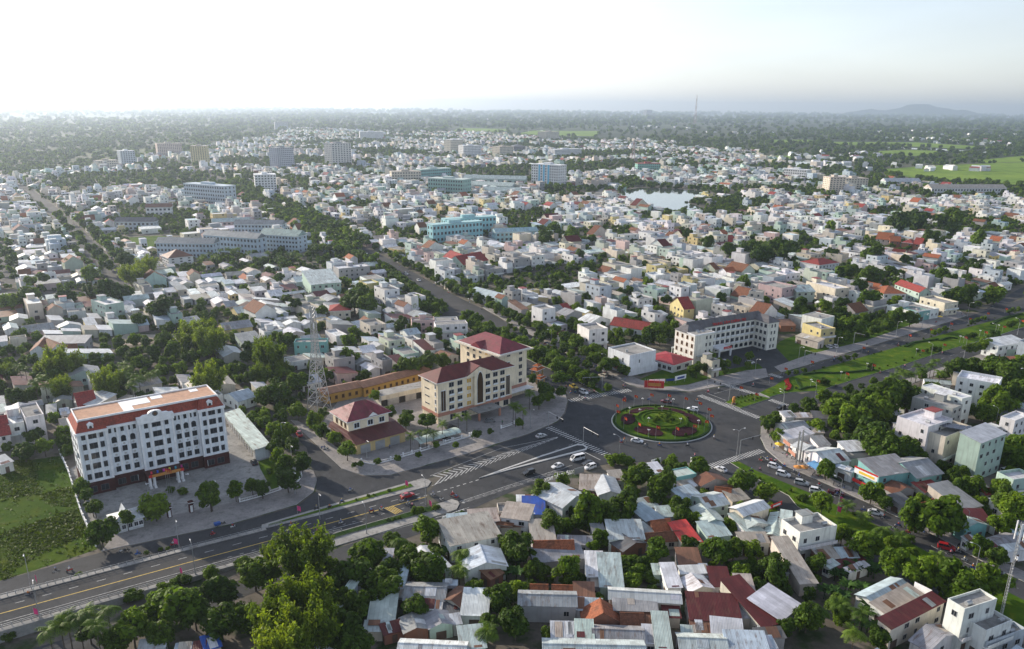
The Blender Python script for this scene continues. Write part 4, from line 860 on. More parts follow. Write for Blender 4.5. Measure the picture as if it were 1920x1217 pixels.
def house(cx, cy, rz, w, d, h, kind, roof, wall, storeys=None, detail=True, ridge='x', rise=None, label=None, group='houses of the town', cat='house', tower=None, windows=True):
    """one house: root mesh is its walls; roof, windows, doors are parts. w along local x, d along local y"""
    if ridge == 'y': rz += math.pi / 2; w, d = d, w
    storeys = storeys or max(1, int(round(h / 3.4)))
    wc, rc = jit(WALLC[wall]), jit(ROOFC[roof]); b = MB(); hw, hd = w / 2, d / 2
    big = 'large' if w * d > 190 else ('small' if w * d < 55 else 'mid-sized')
    if kind == 'flat':
        b.box(-hw, -hd, 0, hw, hd, h - .02, 0, 0, False); pt = .2; ph = random.choice((.3, .7, 1.0))
        for x0, y0, x1, y1 in ((-hw, -hd, hw, -hd + pt), (-hw, hd - pt, hw, hd), (-hw, -hd + pt, -hw + pt, hd - pt), (hw - pt, -hd + pt, hw, hd - pt)): b.box(x0, y0, h - .02, x1, y1, h + ph, 0, None, False)
        root = b.build('flat_roof_house', M['wall'], None, wc, (cx, cy), rz)
        r = MB(); r.box(-hw + pt + .002, -hd + pt + .002, h - .05, hw - pt - .002, hd - pt - .002, h + .06); r.build('roof', M['tin'] if roof in ('white', 'silver', 'pale green', 'pale blue') and random.random() < .4 else M['concrete'], root, rc)
        look = f'{big} {wall} {"flat-roofed house" if storeys < 2 else str(("", "single", "two", "three", "four", "five", "six")[min(storeys, 6)]) + " storey flat-roofed house"}'
        if detail and (tower or (tower is None and random.random() < .55 and w > 3.5 and d > 7)):
            tw, td = min(w * .8, 3.6), min(d * .35, 4.5); ty = hd - td / 2 - pt - .1; t = MB(); t.box(-tw / 2, ty - td / 2, h + .06, tw / 2, ty + td / 2, h + 2.7); s = t.build('stair_tower', M['wall'], root, wc)
            t = MB(); t.box(-tw / 2 - .3, ty - td / 2 - .3, h + 2.7, tw / 2 + .3, ty + td / 2 + .3, h + 2.85); t.build('tower_roof', M['tin'], s, jit(ROOFC[random.choice(('silver', 'white', 'grey', 'pale blue', 'silver', 'red'))]))
        if detail and random.random() < .5: t = MB(); tx = random.uniform(-.3, .3) * w; t.cyl((tx, -hd * .3, h + .5), (tx + 1.5, -hd * .3, h + .5), .55, seg=8); t.build('water_tank', M['steel'], root)
        if detail and storeys > 1 and random.random() < .6:
            t = MB(); t.box(-hw, -hd - 1.1, h / storeys, hw, -hd - .002, h / storeys + .18); t.box(-hw, -hd - 1.1, h / storeys + .18, hw, -hd - 1.0, h / storeys + 1.0); t.build('balcony', M['wall'], root, jit(WALLC['white']))
    else:
        rise = rise if rise is not None else (d * (.33 if kind == 'tiled' else .17)); 
        over = .45; e = over / hd
        if kind in ('tin', 'tiled'):
            b.box(-hw, -hd, 0, hw, hd, h, 0, None, False)
            b.face([(-hw, -hd, h), (-hw, hd, h), (-hw, 0, h + rise)]); b.face([(hw, hd, h), (hw, -hd, h), (hw, 0, h + rise)])
            name = 'tiled_house' if kind == 'tiled' else 'tin_roof_house'
            root = b.build(name, M['wall'], None, wc, (cx, cy), rz)
            r = MB(); ox = .4
            for s in (-1, 1):
                A_, B_, C_, D_ = (-hw - ox, s * (hd + over), h - rise * e + .06), (hw + ox, s * (hd + over), h - rise * e + .06), (hw + ox, 0, h + rise + .06), (-hw - ox, 0, h + rise + .06)
                if s < 0: r.face([A_, B_, C_, D_])
                else: r.face([B_, A_, D_, C_])
            r.box(-hw - ox, -.15, h + rise + .03, hw + ox, .15, h + rise + .12)
            for s in (-1, 1): r.face([(-hw - ox, s * (hd + over), h - rise * e - .08), (hw + ox, s * (hd + over), h - rise * e - .08), (hw + ox, s * (hd + over), h - rise * e + .06), (-hw - ox, s * (hd + over), h - rise * e + .06)][::s])
            r.build('roof', M['tile' if kind == 'tiled' else 'tin'], root, rc)
            look = f'{big} {wall} house with {roof} {"tiled" if kind == "tiled" else "sheet"} gable roof'
        elif kind == 'hip':
            b.box(-hw, -hd, 0, hw, hd, h, 0, None, False); root = b.build('tiled_house', M['wall'], None, wc, (cx, cy), rz)
            r = MB(); hip_roof(r, -hw, -hd, hw, hd, h + .26, rise, 0, .5); r.build('roof', [M['tile'], M['trim']], root, rc); look = f'{big} {wall} house with {roof} tiled hip roof'
        else:  # shed
            rise = rise or .8
            b.v += [(-hw, -hd, 0), (hw, -hd, 0), (hw, hd, 0), (-hw, hd, 0), (-hw, -hd, h), (hw, -hd, h), (hw, hd, h + rise), (-hw, hd, h + rise)]
            for f in ((0, 1, 5, 4), (1, 2, 6, 5), (2, 3, 7, 6), (3, 0, 4, 7), (4, 5, 6, 7)): b.f.append(f); b.m.append(0)
            root = b.build('tin_roof_house', M['wall'], None, wc, (cx, cy), rz); r = MB(); ox = .35; k = rise / d
            T_ = [(-hw - ox, -hd - ox, h - k * ox + .08), (hw + ox, -hd - ox, h - k * ox + .08), (hw + ox, hd + ox, h + rise + k * ox + .08), (-hw - ox, hd + ox, h + rise + k * ox + .08)]
            r.face(T_); r.face([(x, y, z - .07) for x, y, z in T_[::-1]])
            for i in range(4): j = (i + 1) % 4; r.face([(T_[i][0], T_[i][1], T_[i][2] - .07), (T_[j][0], T_[j][1], T_[j][2] - .07), T_[j], T_[i]])
            r.build('roof', M['tin'], root, rc); look = f'{big} {wall} house with {roof} sloping sheet roof'
    if detail and windows: face_windows(root, w, d, h, rz, cx, cy, storeys, WIN_THIN)
    tag(root, label or look, cat, None if label else group, label is None)
    return root
def patch_roof(o, w, d, h, kind, rise):
    """odd replacement sheets lying on a sheet roof"""
    for k in range(random.choice((0, 1, 1, 2, 3))):
        x0 = random.uniform(-w / 2, w / 2 - 1.2); x1 = min(w / 2, x0 + random.choice((.9, 1.8, 1.8, 2.7))); y0 = -d / 2 if random.random() < .6 else random.uniform(-d / 2, 0); y1 = min(y0 + random.uniform(2, 5), d / 2 if kind == 'shed' else -.2)
        if y1 - y0 < 1: continue
        zf = (lambda y: h + .115 + rise * (y + d / 2) / d) if kind == 'shed' else (lambda y: h + .085 + rise * (y + d / 2) / (d / 2))
        b = MB(); b.face([(x0, y0, zf(y0)), (x1, y0, zf(y0)), (x1, y1, zf(y1)), (x0, y1, zf(y1))]); b.face([(x0, y0, zf(y0) - .03), (x1, y0, zf(y0) - .03), (x1, y0, zf(y0)), (x0, y0, zf(y0))]); b.build('roof_sheet', M['tin'], o, jit(ROOFC[random.choice(('rusty', 'white', 'silver', 'pale green', 'grey', 'dark red', 'beige', 'rusty'))]))
def house_px(zone, ax, ay, bx, by, cx, cy, h, typ, roof, wall, **kw):
    """survey a roof by its front eave A-B and a third corner C of the far edge, at eave height h"""
    A, B_, C_ = Vector(gz(zone, ax, ay, h)), Vector(gz(zone, bx, by, h)), Vector(gz(zone, cx, cy, h))
    d = B_ - A; w = d.length; u = d / w; nrm = Vector((-u.y, u.x)); dep = (C_ - A).dot(nrm)
    if dep < 0: nrm = -nrm; dep = -dep
    ctr = A + d / 2 + nrm * dep / 2; rz = math.atan2(u.y, u.x)
    kind = {'g': 'tin', 'G': 'tin', 's': 'shed', 'f': 'flat', 't': 'tiled', 'T': 'tiled', 'h': 'hip'}[typ]
    o = house(ctr.x, ctr.y, rz, w, dep, h, kind, roof, wall, ridge='y' if typ in 'GT' else 'x', **kw)
    ww, dd = (dep, w) if typ in 'GT' else (w, dep)
    if kind in ('shed', 'tin'): patch_roof(o, ww, dd, h, kind, .8 if kind == 'shed' else dd * .17)
    k = Vector((u.x * w / 2, u.y * w / 2)); l = nrm * dep / 2
    BLOCKED.append([tuple(ctr - k - l), tuple(ctr + k - l), tuple(ctr + k + l), tuple(ctr - k + l)])
    return o
S_ = 'silver'; PG = 'pale green'; PB = 'pale blue'; DR = 'dark red'; DG = 'dark grey'
FORE = [
 ('H', 245, 1262, 832, 1275, 245, 1157, 4.2, 'g', PG, 'white'), ('H', 292, 1150, 420, 1152, 300, 1078, 3.6, 's', S_, 'grey'), ('H', 432, 1152, 528, 1155, 432, 1068, 3.8, 's', PG, 'white'), ('H', 532, 1160, 820, 1172, 532, 1078, 3.6, 'g', 'grey', 'grey'), ('H', 822, 1180, 898, 1184, 824, 1098, 3.2, 's', S_, 'white'), ('H', 893, 1212, 980, 1216, 872, 1042, 3.4, 's', PG, 'beige'),
 ('H', 1030, 1212, 1300, 1222, 1034, 1126, 3.6, 'g', PG, 'white'), ('H', 1306, 1224, 1540, 1232, 1302, 1132, 3.6, 's', PB, 'white'), ('H', 1212, 1120, 1388, 1138, 1212, 1050, 3.4, 's', S_, 'beige'), ('H', 1100, 1122, 1206, 1126, 1102, 1066, 3.0, 's', 'rusty', 'brick'), ('H', 1040, 1118, 1096, 1122, 1042, 1090, 3.0, 's', PG, 'white'),
 ('H', 1088, 1046, 1380, 1062, 1092, 922, 3.8, 's', DR, 'white'), ('H', 1086, 948, 1170, 950, 1086, 906, 4.6, 's', 'white', 'white'), ('H', 1382, 958, 1478, 962, 1356, 822, 3.8, 's', 'beige', 'beige'), ('H', 1392, 1036, 1510, 1042, 1390, 965, 3.2, 's', 'grey', 'beige'),
 ('H', 102, 960, 430, 968, 108, 880, 4.8, 'g', 'grey', 'grey'), ('H', 432, 990, 575, 1000, 428, 935, 3.2, 's', PB, 'pale blue'), ('H', 474, 1066, 690, 1064, 480, 990, 3.0, 'T', 'orange', 'brick'), ('H', 692, 1074, 815, 1078, 690, 1006, 3.3, 't', 'brown', 'brick'), ('H', 817, 1076, 868, 1078, 815, 1022, 3.0, 's', 'brown', 'beige'),
 ('H', 650, 992, 896, 1000, 652, 925, 4.0, 's', 'grey', 'grey'), ('H', 622, 925, 1032, 950, 618, 862, 4.6, 'g', S_, 'beige'), ('H', 935, 1032, 1028, 1036, 932, 960, 3.0, 's', DR, 'beige'), ('H', 494, 796, 592, 798, 490, 686, 4.4, 's', 'white', 'white'), ('H', 570, 858, 700, 862, 584, 706, 3.8, 's', PG, 'mint'), ('H', 508, 860, 568, 862, 508, 795, 3.2, 's', DG, 'grey'),
 ('H', 422, 944, 534, 948, 418, 855, 3.4, 's', 'rusty', 'beige'), ('H', 172, 880, 262, 882, 190, 845, 3.0, 't', 'orange', 'brick'), ('H', 296, 896, 412, 900, 300, 848, 3.0, 't', 'orange', 'brick'), ('H', 192, 722, 478, 692, 188, 655, 3.4, 's', 'grey', 'grey'), ('H', 192, 652, 415, 648, 192, 598, 4.0, 't', 'orange', 'brick'), ('H', 178, 606, 312, 602, 178, 504, 3.6, 's', 'beige', 'white'), ('H', 328, 612, 522, 618, 328, 576, 3.2, 's', 'grey', 'grey'),
 ('H', 0, 516, 150, 512, 0, 462, 3.2, 's', 'rusty', 'beige'), ('H', 0, 458, 155, 478, 0, 388, 5.4, 's', 'beige', 'white'), ('H', 122, 440, 248, 442, 120, 364, 3.4, 's', 'blue', 'white'), ('H', 92, 366, 186, 366, 92, 342, 4.0, 's', 'white', 'white'), ('H', 352, 402, 498, 336, 275, 288, 5.0, 'G', S_, 'white'), ('H', 452, 300, 560, 306, 430, 234, 3.8, 's', 'beige', 'beige'), ('H', 560, 330, 692, 326, 528, 236, 4.2, 'G', S_, 'white'), ('H', 640, 252, 712, 246, 636, 206, 3.6, 's', 'beige', 'white'), ('H', 500, 330, 560, 330, 486, 292, 3.0, 's', DR, 'brick'),
 ('H', 620, 584, 822, 584, 594, 500, 4.2, 's', S_, 'white'), ('H', 534, 560, 600, 556, 530, 512, 3.4, 's', 'grey', 'grey'), ('H', 860, 505, 942, 474, 780, 412, 3.6, 's', PB, 'grey'), ('H', 738, 478, 806, 470, 736, 440, 3.0, 's', 'blue', 'beige'), ('H', 914, 458, 996, 452, 902, 412, 3.4, 's', PG, 'white'), ('H', 890, 556, 992, 542, 862, 484, 3.4, 't', 'orange', 'brick'), ('H', 828, 600, 1030, 586, 850, 552, 3.0, 't', 'brown', 'beige'), ('H', 822, 582, 896, 552, 810, 506, 3.2, 's', PG, 'white'),
 ('H', 702, 652, 832, 606, 634, 604, 3.2, 'G', DG, 'brick'), ('H', 1030, 748, 1156, 750, 992, 660, 3.4, 's', 'rusty', 'grey'), ('H', 880, 786, 950, 786, 876, 742, 3.4, 's', PG, 'mint'), ('H', 958, 862, 1036, 860, 952, 752, 4.0, 's', 'white', 'white'), ('H', 1036, 784, 1175, 778, 1032, 750, 4.0, 's', 'white', 'white'), ('H', 1088, 884, 1216, 864, 1042, 812, 3.8, 'G', 'white', 'cream'), ('H', 1212, 856, 1322, 860, 1196, 768, 3.2, 's', DR, 'white'), ('H', 1160, 800, 1200, 800, 1150, 745, 3.2, 's', PB, 'white'),
 ('H', 1180, 404, 1308, 380, 1078, 338, 5.4, 'g', S_, 'mint'), ('H', 1170, 492, 1282, 480, 1116, 402, 4.6, 'G', PG, 'mint'), ('H', 1190, 578, 1320, 560, 1174, 502, 3.8, 's', PG, 'mint'), ('H', 1392, 448, 1540, 400, 1318, 402, 6.2, 'g', 'white', 'cream'), ('H', 1398, 530, 1540, 500, 1390, 470, 4.2, 'G', PG, 'white'), ('H', 1378, 608, 1540, 606, 1330, 562, 3.8, 's', 'beige', 'white'),
 ('H', 1150, 276, 1302, 250, 1112, 238, 3.8, 'G', 'brown', 'beige'), ('H', 1226, 340, 1312, 352, 1190, 286, 3.0, 't', 'orange', 'brick'), ('H', 1290, 312, 1352, 300, 1282, 286, 3.0, 's', 'brown', 'beige'), ('H', 1330, 368, 1424, 352, 1292, 322, 3.4, 's', 'beige', 'beige'), ('H', 1000, 236, 1122, 212, 942, 196, 5.0, 'f', PG, 'teal'), ('H', 1068, 298, 1142, 274, 1040, 258, 3.2, 's', 'beige', 'beige'), ('H', 1044, 362, 1152, 334, 1020, 304, 3.4, 's', PB, 'white'), ('H', 872, 206, 940, 196, 870, 160, 3.0, 's', 'white', 'white'), ('H', 1000, 300, 1060, 290, 990, 260, 3.0, 's', 'grey', 'grey'), ('H', 820, 410, 900, 392, 812, 362, 3.0, 's', PG, 'grey'),
 ('H', 1480, 1090, 1540, 1100, 1474, 990, 3.2, 's', S_, 'beige'),
 ('G', 1244, 556, 1566, 492, 1222, 424, 5.2, 's', 'beige', 'white'), ('G', 1338, 716, 1602, 684, 1312, 604, 4.0, 'G', PB, 'white'), ('G', 1368, 408, 1552, 396, 1340, 348, 4.4, 's', 'beige', 'white'), ('G', 1230, 412, 1364, 402, 1196, 372, 3.6, 's', PB, 'pale blue'), ('G', 1550, 352, 1640, 348, 1548, 296, 4.8, 'f', 'beige', 'beige'), ('G', 1540, 420, 1640, 425, 1540, 365, 3.8, 's', 'brown', 'beige'), ('G', 1500, 770, 1580, 730, 1495, 700, 3.0, 's', 'rusty', 'brick'),
 ('G', 946, 898, 1200, 905, 985, 790, 3.8, 'g', 'grey', 'white'), ('G', 1000, 960, 1182, 962, 990, 900, 3.2, 's', 'white', 'white'), ('G', 1188, 896, 1312, 950, 1264, 806, 3.6, 'G', 'brown', 'beige'), ('G', 1312, 996, 1476, 1002, 1362, 862, 3.4, 's', 'white', 'white'), ('G', 716, 1044, 880, 1042, 796, 892, 3.2, 's', PG, 'beige'), ('G', 950, 1112, 1100, 1084, 946, 1016, 3.4, 'G', 'grey', 'brick'), ('G', 1110, 1084, 1256, 1054, 1090, 1000, 3.6, 'G', 'grey', 'mint'), ('G', 820, 1126, 952, 1092, 812, 1070, 2.8, 's', DR, 'brick'), ('G', 690, 1100, 806, 1100, 688, 1050, 2.8, 's', PG, 'beige'),
 ('G', 905, 1240, 1330, 1260, 880, 1150, 4.6, 'g', 'white', 'white'), ('G', 1312, 1220, 1468, 1204, 1288, 1102, 3.6, 's', PG, 'mint'), ('G', 1260, 1060, 1310, 1052, 1245, 1010, 3.2, 's', S_, 'grey'), ('G', 1180, 985, 1300, 990, 1180, 930, 2.8, 's', DG, 'grey'), ('G', 452, 1000, 500, 1010, 482, 800, 4.0, 's', PG, 'pale blue'), ('G', 808, 690, 856, 690, 812, 602, 3.4, 's', S_, 'beige'), ('G', 890, 824, 940, 826, 892, 704, 3.6, 's', PB, 'white'), ('G', 870, 880, 950, 884, 880, 832, 3.0, 's', S_, 'grey'), ('G', 1200, 806, 1280, 806, 1200, 786, 3.2, 's', PB, 'white'),
 ('F', 1000, 1225, 1185, 1200, 995, 1172, 3.2, 's', S_, 'pale blue'), ('F', 1390, 1240, 1470, 1230, 1380, 1185, 3.0, 's', DR, 'brick'), ('F', 1480, 1230, 1590, 1195, 1478, 1145, 3.0, 's', 'blue', 'beige'), ('F', 1260, 1235, 1380, 1225, 1255, 1195, 3.0, 's', PB, 'grey'),
 ('I', -40, 560, 40, 540, -40, 440, 4.0, 's', PG, 'white'), ('I', 44, 556, 130, 574, 110, 440, 3.8, 'G', PG, 'white'), ('I', 130, 520, 190, 530, 120, 440, 4.2, 's', PG, 'white'), ('I', 0, 614, 135, 610, 0, 565, 3.2, 's', 'beige', 'beige'), ('I', 244, 566, 456, 524, 190, 478, 8.0, 'f', S_, 'white'),
 ('I', 248, 842, 344, 836, 76, 632, 3.6, 's', 'beige', 'beige'), ('I', 372, 708, 480, 692, 322, 652, 3.2, 's', 'beige', 'brick'), ('I', 482, 692, 582, 690, 442, 648, 3.2, 's', PB, 'white'), ('I', 416, 752, 470, 728, 400, 722, 3.0, 's', PG, 'white'), ('I', 470, 750, 622, 704, 460, 720, 2.8, 's', DR, 'brick'), ('I', 530, 775, 640, 735, 520, 752, 3.0, 's', S_, 'white'), ('I', 136, 1052, 250, 962, 112, 838, 4.0, 's', 'white', 'white'), ('I', 30, 1092, 140, 1062, 0, 822, 3.6, 's', DR, 'beige'), ('I', 170, 780, 226, 776, 165, 742, 3.0, 's', 'white', 'white'),
 ('I', 680, 965, 882, 862, 608, 884, 3.6, 'g', PB, 'white'), ('I', 740, 1016, 952, 902, 660, 962, 3.8, 's', 'beige', 'white'), ('I', 768, 1100, 1076, 942, 722, 1042, 6.0, 's', DR, 'cream'), ('I', 1190, 1002, 1376, 942, 1088, 942, 11.0, 'f', 'grey', 'white'), ('I', 1312, 1134, 1462, 1072, 1182, 1082, 6.8, 'f', S_, 'white'), ('I', 980, 1225, 1152, 1132, 884, 1164, 3.6, 'G', 'grey', 'white'), ('I', 1320, 1200, 1540, 1120, 1290, 1140, 4.0, 'f', 'red', 'pale blue'),
 ('I', 0, 1217, 110, 1210, 0, 1160, 3.4, 's', PB, 'white'), ('I', 10, 1160, 160, 1150, 10, 1110, 3.2, 's', DG, 'grey'),
 ('I', 700, 224, 912, 192, 584, 152, 7.0, 's', 'grey', 'teal'), ('I', 915, 232, 1066, 204, 800, 124, 6.2, 'g', 'grey', 'teal'), ('I', 792, 322, 902, 296, 734, 280, 4.0, 'G', 'brown', 'grey'), ('I', 962, 314, 1062, 292, 884, 276, 3.8, 's', 'red', 'beige'), ('I', 1180, 416, 1292, 392, 1004, 304, 4.0, 's', 'grey', 'beige'), ('I', 992, 402, 1036, 382, 940, 374, 3.4, 't', 'orange', 'brick'), ('I', 840, 400, 910, 384, 784, 342, 3.4, 's', DG, 'grey'), ('I', 1190, 524, 1322, 502, 1142, 490, 4.2, 'G', PG, 'teal'), ('I', 1192, 476, 1340, 482, 1180, 426, 3.4, 's', DR, 'beige'), ('I', 1350, 640, 1512, 592, 1310, 584, 3.6, 'g', 'grey', 'beige'), ('I', 1430, 520, 1540, 490, 1392, 464, 4.0, 'g', 'grey', 'white'), ('I', 1490, 560, 1560, 545, 1470, 524, 3.4, 's', PB, 'white'), ('I', 1440, 655, 1560, 640, 1430, 625, 3.6, 's', S_, 'white'),
 ('I', 1260, 300, 1330, 290, 1198, 250, 3.4, 's', 'beige', 'beige'), ('I', 1310, 325, 1370, 315, 1300, 298, 3.4, 't', 'red', 'beige'), ('I', 1470, 260, 1600, 240, 1460, 200, 7.0, 'f', S_, 'mint'), ('I', 1210, 600, 1260, 590, 1200, 574, 3.0, 's', S_, 'white'),
 ('J', 850, 588, 1132, 552, 722, 494, 4.2, 'g', 'grey', 'white'), ('J', 862, 704, 1190, 624, 820, 622, 4.4, 's', 'white', 'white'), ('J', 1050, 840, 1225, 800, 940, 770, 4.4, 'G', S_, 'white'), ('J', 1250, 780, 1400, 770, 1120, 700, 4.0, 's', 'grey', 'white'), ('J', 1300, 950, 1440, 900, 1122, 850, 4.4, 'g', S_, 'white'), ('J', 832, 424, 962, 414, 752, 372, 3.6, 's', 'white', 'white'), ('J', 970, 430, 1170, 425, 950, 390, 3.4, 's', 'beige', 'beige'), ('J', 1190, 430, 1370, 440, 1160, 370, 3.4, 's', DG, 'beige'), ('J', 1180, 610, 1320, 620, 1150, 560, 3.4, 's', 'beige', 'beige'),
 ('I', 520, 82, 646, 72, 478, 40, 4.6, 's', 'white', 'white'), ('I', 400, 152, 532, 132, 292, 72, 4.6, 'g', S_, 'white'), ('I', 540, 120, 640, 108, 480, 88, 3.8, 's', DG, 'beige'), ('I', 430, 160, 545, 200, 440, 150, 3.8, 's', PB, 'white'), ('I', 640, 130, 700, 120, 600, 96, 3.4, 's', DR, 'brick'),
 ('E', 1335, 940, 1508, 868, 1222, 890, 11.5, 'f', S_, 'cream'), ('E', 1010, 800, 1218, 872, 1150, 742, 13.5, 'f', 'white', 'white'), ('E', 1572, 968, 1742, 902, 1452, 912, 14.0, 's', S_, 'mint'), ('E', 1112, 664, 1385, 742, 1165, 634, 9.0, 'f', 'white', 'grey'), ('E', 1174, 588, 1446, 676, 1236, 570, 11.0, 'f', 'white', 'white'), ('E', 1410, 538, 1690, 588, 1476, 500, 12.0, 'f', 'white', 'white'), ('E', 1800, 830, 1900, 790, 1778, 772, 9.5, 'f', 'white', 'white'), ('E', 1700, 970, 1861, 930, 1670, 870, 3.6, 'f', 'beige', 'white'), ('E', 1690, 320, 1880, 290, 1722, 270, 6.5, 's', 'white', 'white'), ('E', 1700, 345, 1880, 335, 1660, 320, 4.0, 's', S_, 'mint'), ('E', 1200, 560, 1370, 575, 1200, 540, 3.6, 'g', PG, 'white'), ('E', 1700, 440, 1861, 432, 1700, 408, 3.4, 's', 'orange', 'beige'), ('E', 1740, 470, 1870, 450, 1720, 440, 3.4, 's', S_, 'beige'),
 ('E', 330, 250, 480, 290, 215, 200, 3.8, 's', 'beige', 'beige'), ('E', 230, 182, 330, 180, 215, 156, 3.4, 's', 'rusty', 'brick'), ('E', 500, 215, 596, 205, 425, 165, 8.0, 'f', 'beige', 'yellow'), ('E', 1120, 100, 1290, 75, 1045, 40, 5.0, 'f', 'silver', 'white'), ('E', 1330, 40, 1420, 30, 1230, -10, 7.0, 'f', 'beige', 'cream'), ('E', 1160, 100, 1230, 90, 1130, 60, 4.5, 'f', PG, 'teal'),
 ('H', 1052, 616, 1152, 600, 982, 516, 3.4, 's', 'bright red', 'beige'),
 ('L', 270, 930, 502, 926, 275, 903, 7.0, 'f', PG, 'teal'), ('O', 1600, 832, 1800, 805, 1568, 792, 5.0, 'g', 'grey', 'yellow'), ('O', 212, 985, 345, 975, 262, 925, 5.5, 'T', 'brown', 'white'), ('O', 352, 984, 482, 960, 398, 920, 5.5, 'T', 'brown', 'white'), ('L', 1282, 776, 1446, 770, 1277, 744, 7.0, 'f', 'orange', 'white'), ('L', 1110, 774, 1276, 768, 1106, 750, 6.8, 'f', 'red', 'pink'), ('L', 1282, 800, 1510, 788, 1300, 774, 8.0, 'f', 'white', 'white'), ('L', 526, 700, 672, 695, 540, 658, 4.6, 'h', 'red', 'cream'), ('L', 392, 510, 606, 492, 396, 452, 7.5, 's', PG, 'mint'), ('L', 590, 402, 812, 382, 592, 376, 9.0, 'f', 'white', 'grey'), ('O', 750, 662, 882, 640, 772, 604, 9.0, 'f', 'white', 'mint'), ('O', 196, 652, 300, 640, 212, 604, 9.0, 'f', 'white', 'cream'), ('O', 262, 930, 602, 925, 270, 895, 4.5, 's', 'grey', 'grey'), ('L', 1368, 346, 1478, 366, 1420, 292, 6.5, 'T', 'red', 'mint'), ('L', 1482, 362, 1592, 352, 1502, 292, 6.5, 'T', 'red', 'mint'), ('L', 1510, 562, 1702, 612, 1592, 530, 4.5, 'g', PB, 'white'), ('Q', 872, 196, 945, 200, 880, 184, 6.0, 't', 'orange', 'brick'), ('Q', 955, 208, 1030, 216, 965, 192, 6.0, 'h', 'red', 'brick'), ('Q', 1036, 216, 1092, 222, 1042, 200, 6.0, 't', 'red', 'brick'), ('Q', 770, 180, 880, 190, 785, 164, 6.0, 't', 'orange', 'beige'), ('Q', 100, 546, 206, 526, 10, 496, 9.0, 'f', 'beige', 'pink'), ('Q', 206, 560, 336, 556, 216, 520, 7.0, 'g', PG, 'pale green'), ('Q', 482, 546, 582, 536, 350, 482, 9.0, 'f', 'white', 'cream'), ('Q', 1080, 562, 1162, 560, 970, 500, 7.5, 'T', 'red', 'mint'), ('Q', 826, 576, 986, 576, 850, 530, 5.5, 'h', 'orange', 'white'), ('Q', 366, 372, 506, 352, 376, 326, 6.5, 'h', 'red', 'white'), ('P', 1226, 682, 1300, 676, 1226, 632, 6.5, 't', 'red', 'yellow'), ('P', 1690, 562, 1782, 572, 1702, 545, 13.0, 'f', 'beige', 'beige'), ('D', 100, 252, 242, 236, 112, 196, 10.0, 'f', 'white', 'white'), ('D', 262, 196, 540, 240, 270, 160, 4.5, 't', 'red', 'white'),
 ('A', 60, 390, 180, 368, 62, 300, 8.0, 'f', 'white', 'white'), ('A', 190, 345, 330, 318, 165, 245, 9.5, 'f', 'beige', 'white'), ('A', -30, 470, 75, 450, -30, 372, 6.0, 't', 'red', 'white'), ('A', -40, 300, 60, 280, -40, 262, 6.0, 's', PG, 'white'), ('A', 0, 690, 95, 660, 0, 640, 3.4, 's', S_, 'white'), ('A', 560, 215, 700, 250, 545, 110, 4.4, 's', S_, 'beige'), ('A', 590, 250, 725, 225, 590, 180, 4.0, 't', 'red', 'beige'), ('A', 350, 300, 420, 290, 340, 260, 3.4, 's', 'grey', 'grey'), ('A', 460, 310, 520, 300, 460, 280, 3.2, 's', PB, 'white'), ('A', 1785, 210, 1920, 170, 1785, 130, 4.0, 'g', PB, 'white'),
]
for r_ in FORE: house_px(*r_)
# fittings of the larger ones on the right
g = gz('E', 1405, 862, 13.0); sp = thing('solar_array', 'dark solar panel array on a white frame over the cream block roof', 'solar panels', (*g, 11.65), TOWN_DIR - R(62))
for i in range(5):
    for j in range(3): o = MB(); o.box(-.95, -.75, 0, .95, .75, .06); o.build('panel', M['solar'], sp, loc=(i * 2.0 - 4, j * 1.6 - 1.6, 1.6))
for x in (-4.5, 4.5):
    for y in (-2, 2): o = MB(); o.cyl((0, 0, 0), (0, 0, 1.6), .06, seg=6); o.build('post', M['white'], sp, loc=(x, y, 0))

# ---------------- surveyed mid-distance landmark buildings: front base line, top, depth
def big(x0, y0, x1, y1, ytop, depth, wall, roof, label, storeys=None, kind='flat', cols=None, name='apartment_block', wname=None, strip_col=None, cat='building'):
    a, w, rz = frame_from(G(x0, y0), G(x1, y1)); h = height_at((x0 + x1) / 2, (y0 + y1) / 2, ytop) 
    if kind != 'flat': h *= .78
    root = thing(name, label, cat, (*a, 0), rz); storeys = storeys or max(2, int(round(h / 3.5)))
    wc = WALLC[wall] if isinstance(wall, str) else wall
    b = MB(); b.box(0, 0, 0, w, depth, h); b.build('wall', M['wall'], root, wc); b = MB()
    if kind == 'flat': b.box(-.3, -.3, h, w + .3, depth + .3, h + .5); b.box(w * .35, depth * .3, h + .5, w * .6, depth * .7, h + 3.0); b.build('roof', M['wall'], root, ROOFC[roof] if isinstance(roof, str) else roof)
    else: hip_roof(b, 0, 0, w, depth, h + .27, min(depth * .3, 5), 0, .7, True, kind == 'gable'); b.build('roof', [M['tin'], M['trim']], root, ROOFC[roof] if isinstance(roof, str) else roof)
    cols = cols or max(3, int(w / 4.0)); fh = h / storeys
    for s in range(storeys):
        for k in range(cols): win(root, (k + .5) * w / cols, -.02, fh * (s + .52), w / cols * .55, fh * .5, 0, WIN_THIN)
        for k in range(max(2, int(depth / 5))):
            n_ = max(2, int(depth / 5)); win(root, w + .02, (k + .5) * depth / n_, fh * (s + .52), 1.8, fh * .5, 1, WIN_THIN); win(root, -.02, (k + .5) * depth / n_, fh * (s + .52), 1.8, fh * .5, 3, WIN_THIN)
    if strip_col:
        b = MB(); [b.box(w * u - w * .03, -.25, 1, w * u + w * .03, -.06, h) for u in (.3, .47, .64)]; b.build('facade_strip', M['obj'], root, strip_col)
    block_rect(a, w, depth, rz, 3); return root
big(996, 347, 1046, 351, 309, 22, 'white', 'white', 'white eight storey block with three bright blue vertical facade strips', 8, strip_col=(.12, .42, .62))
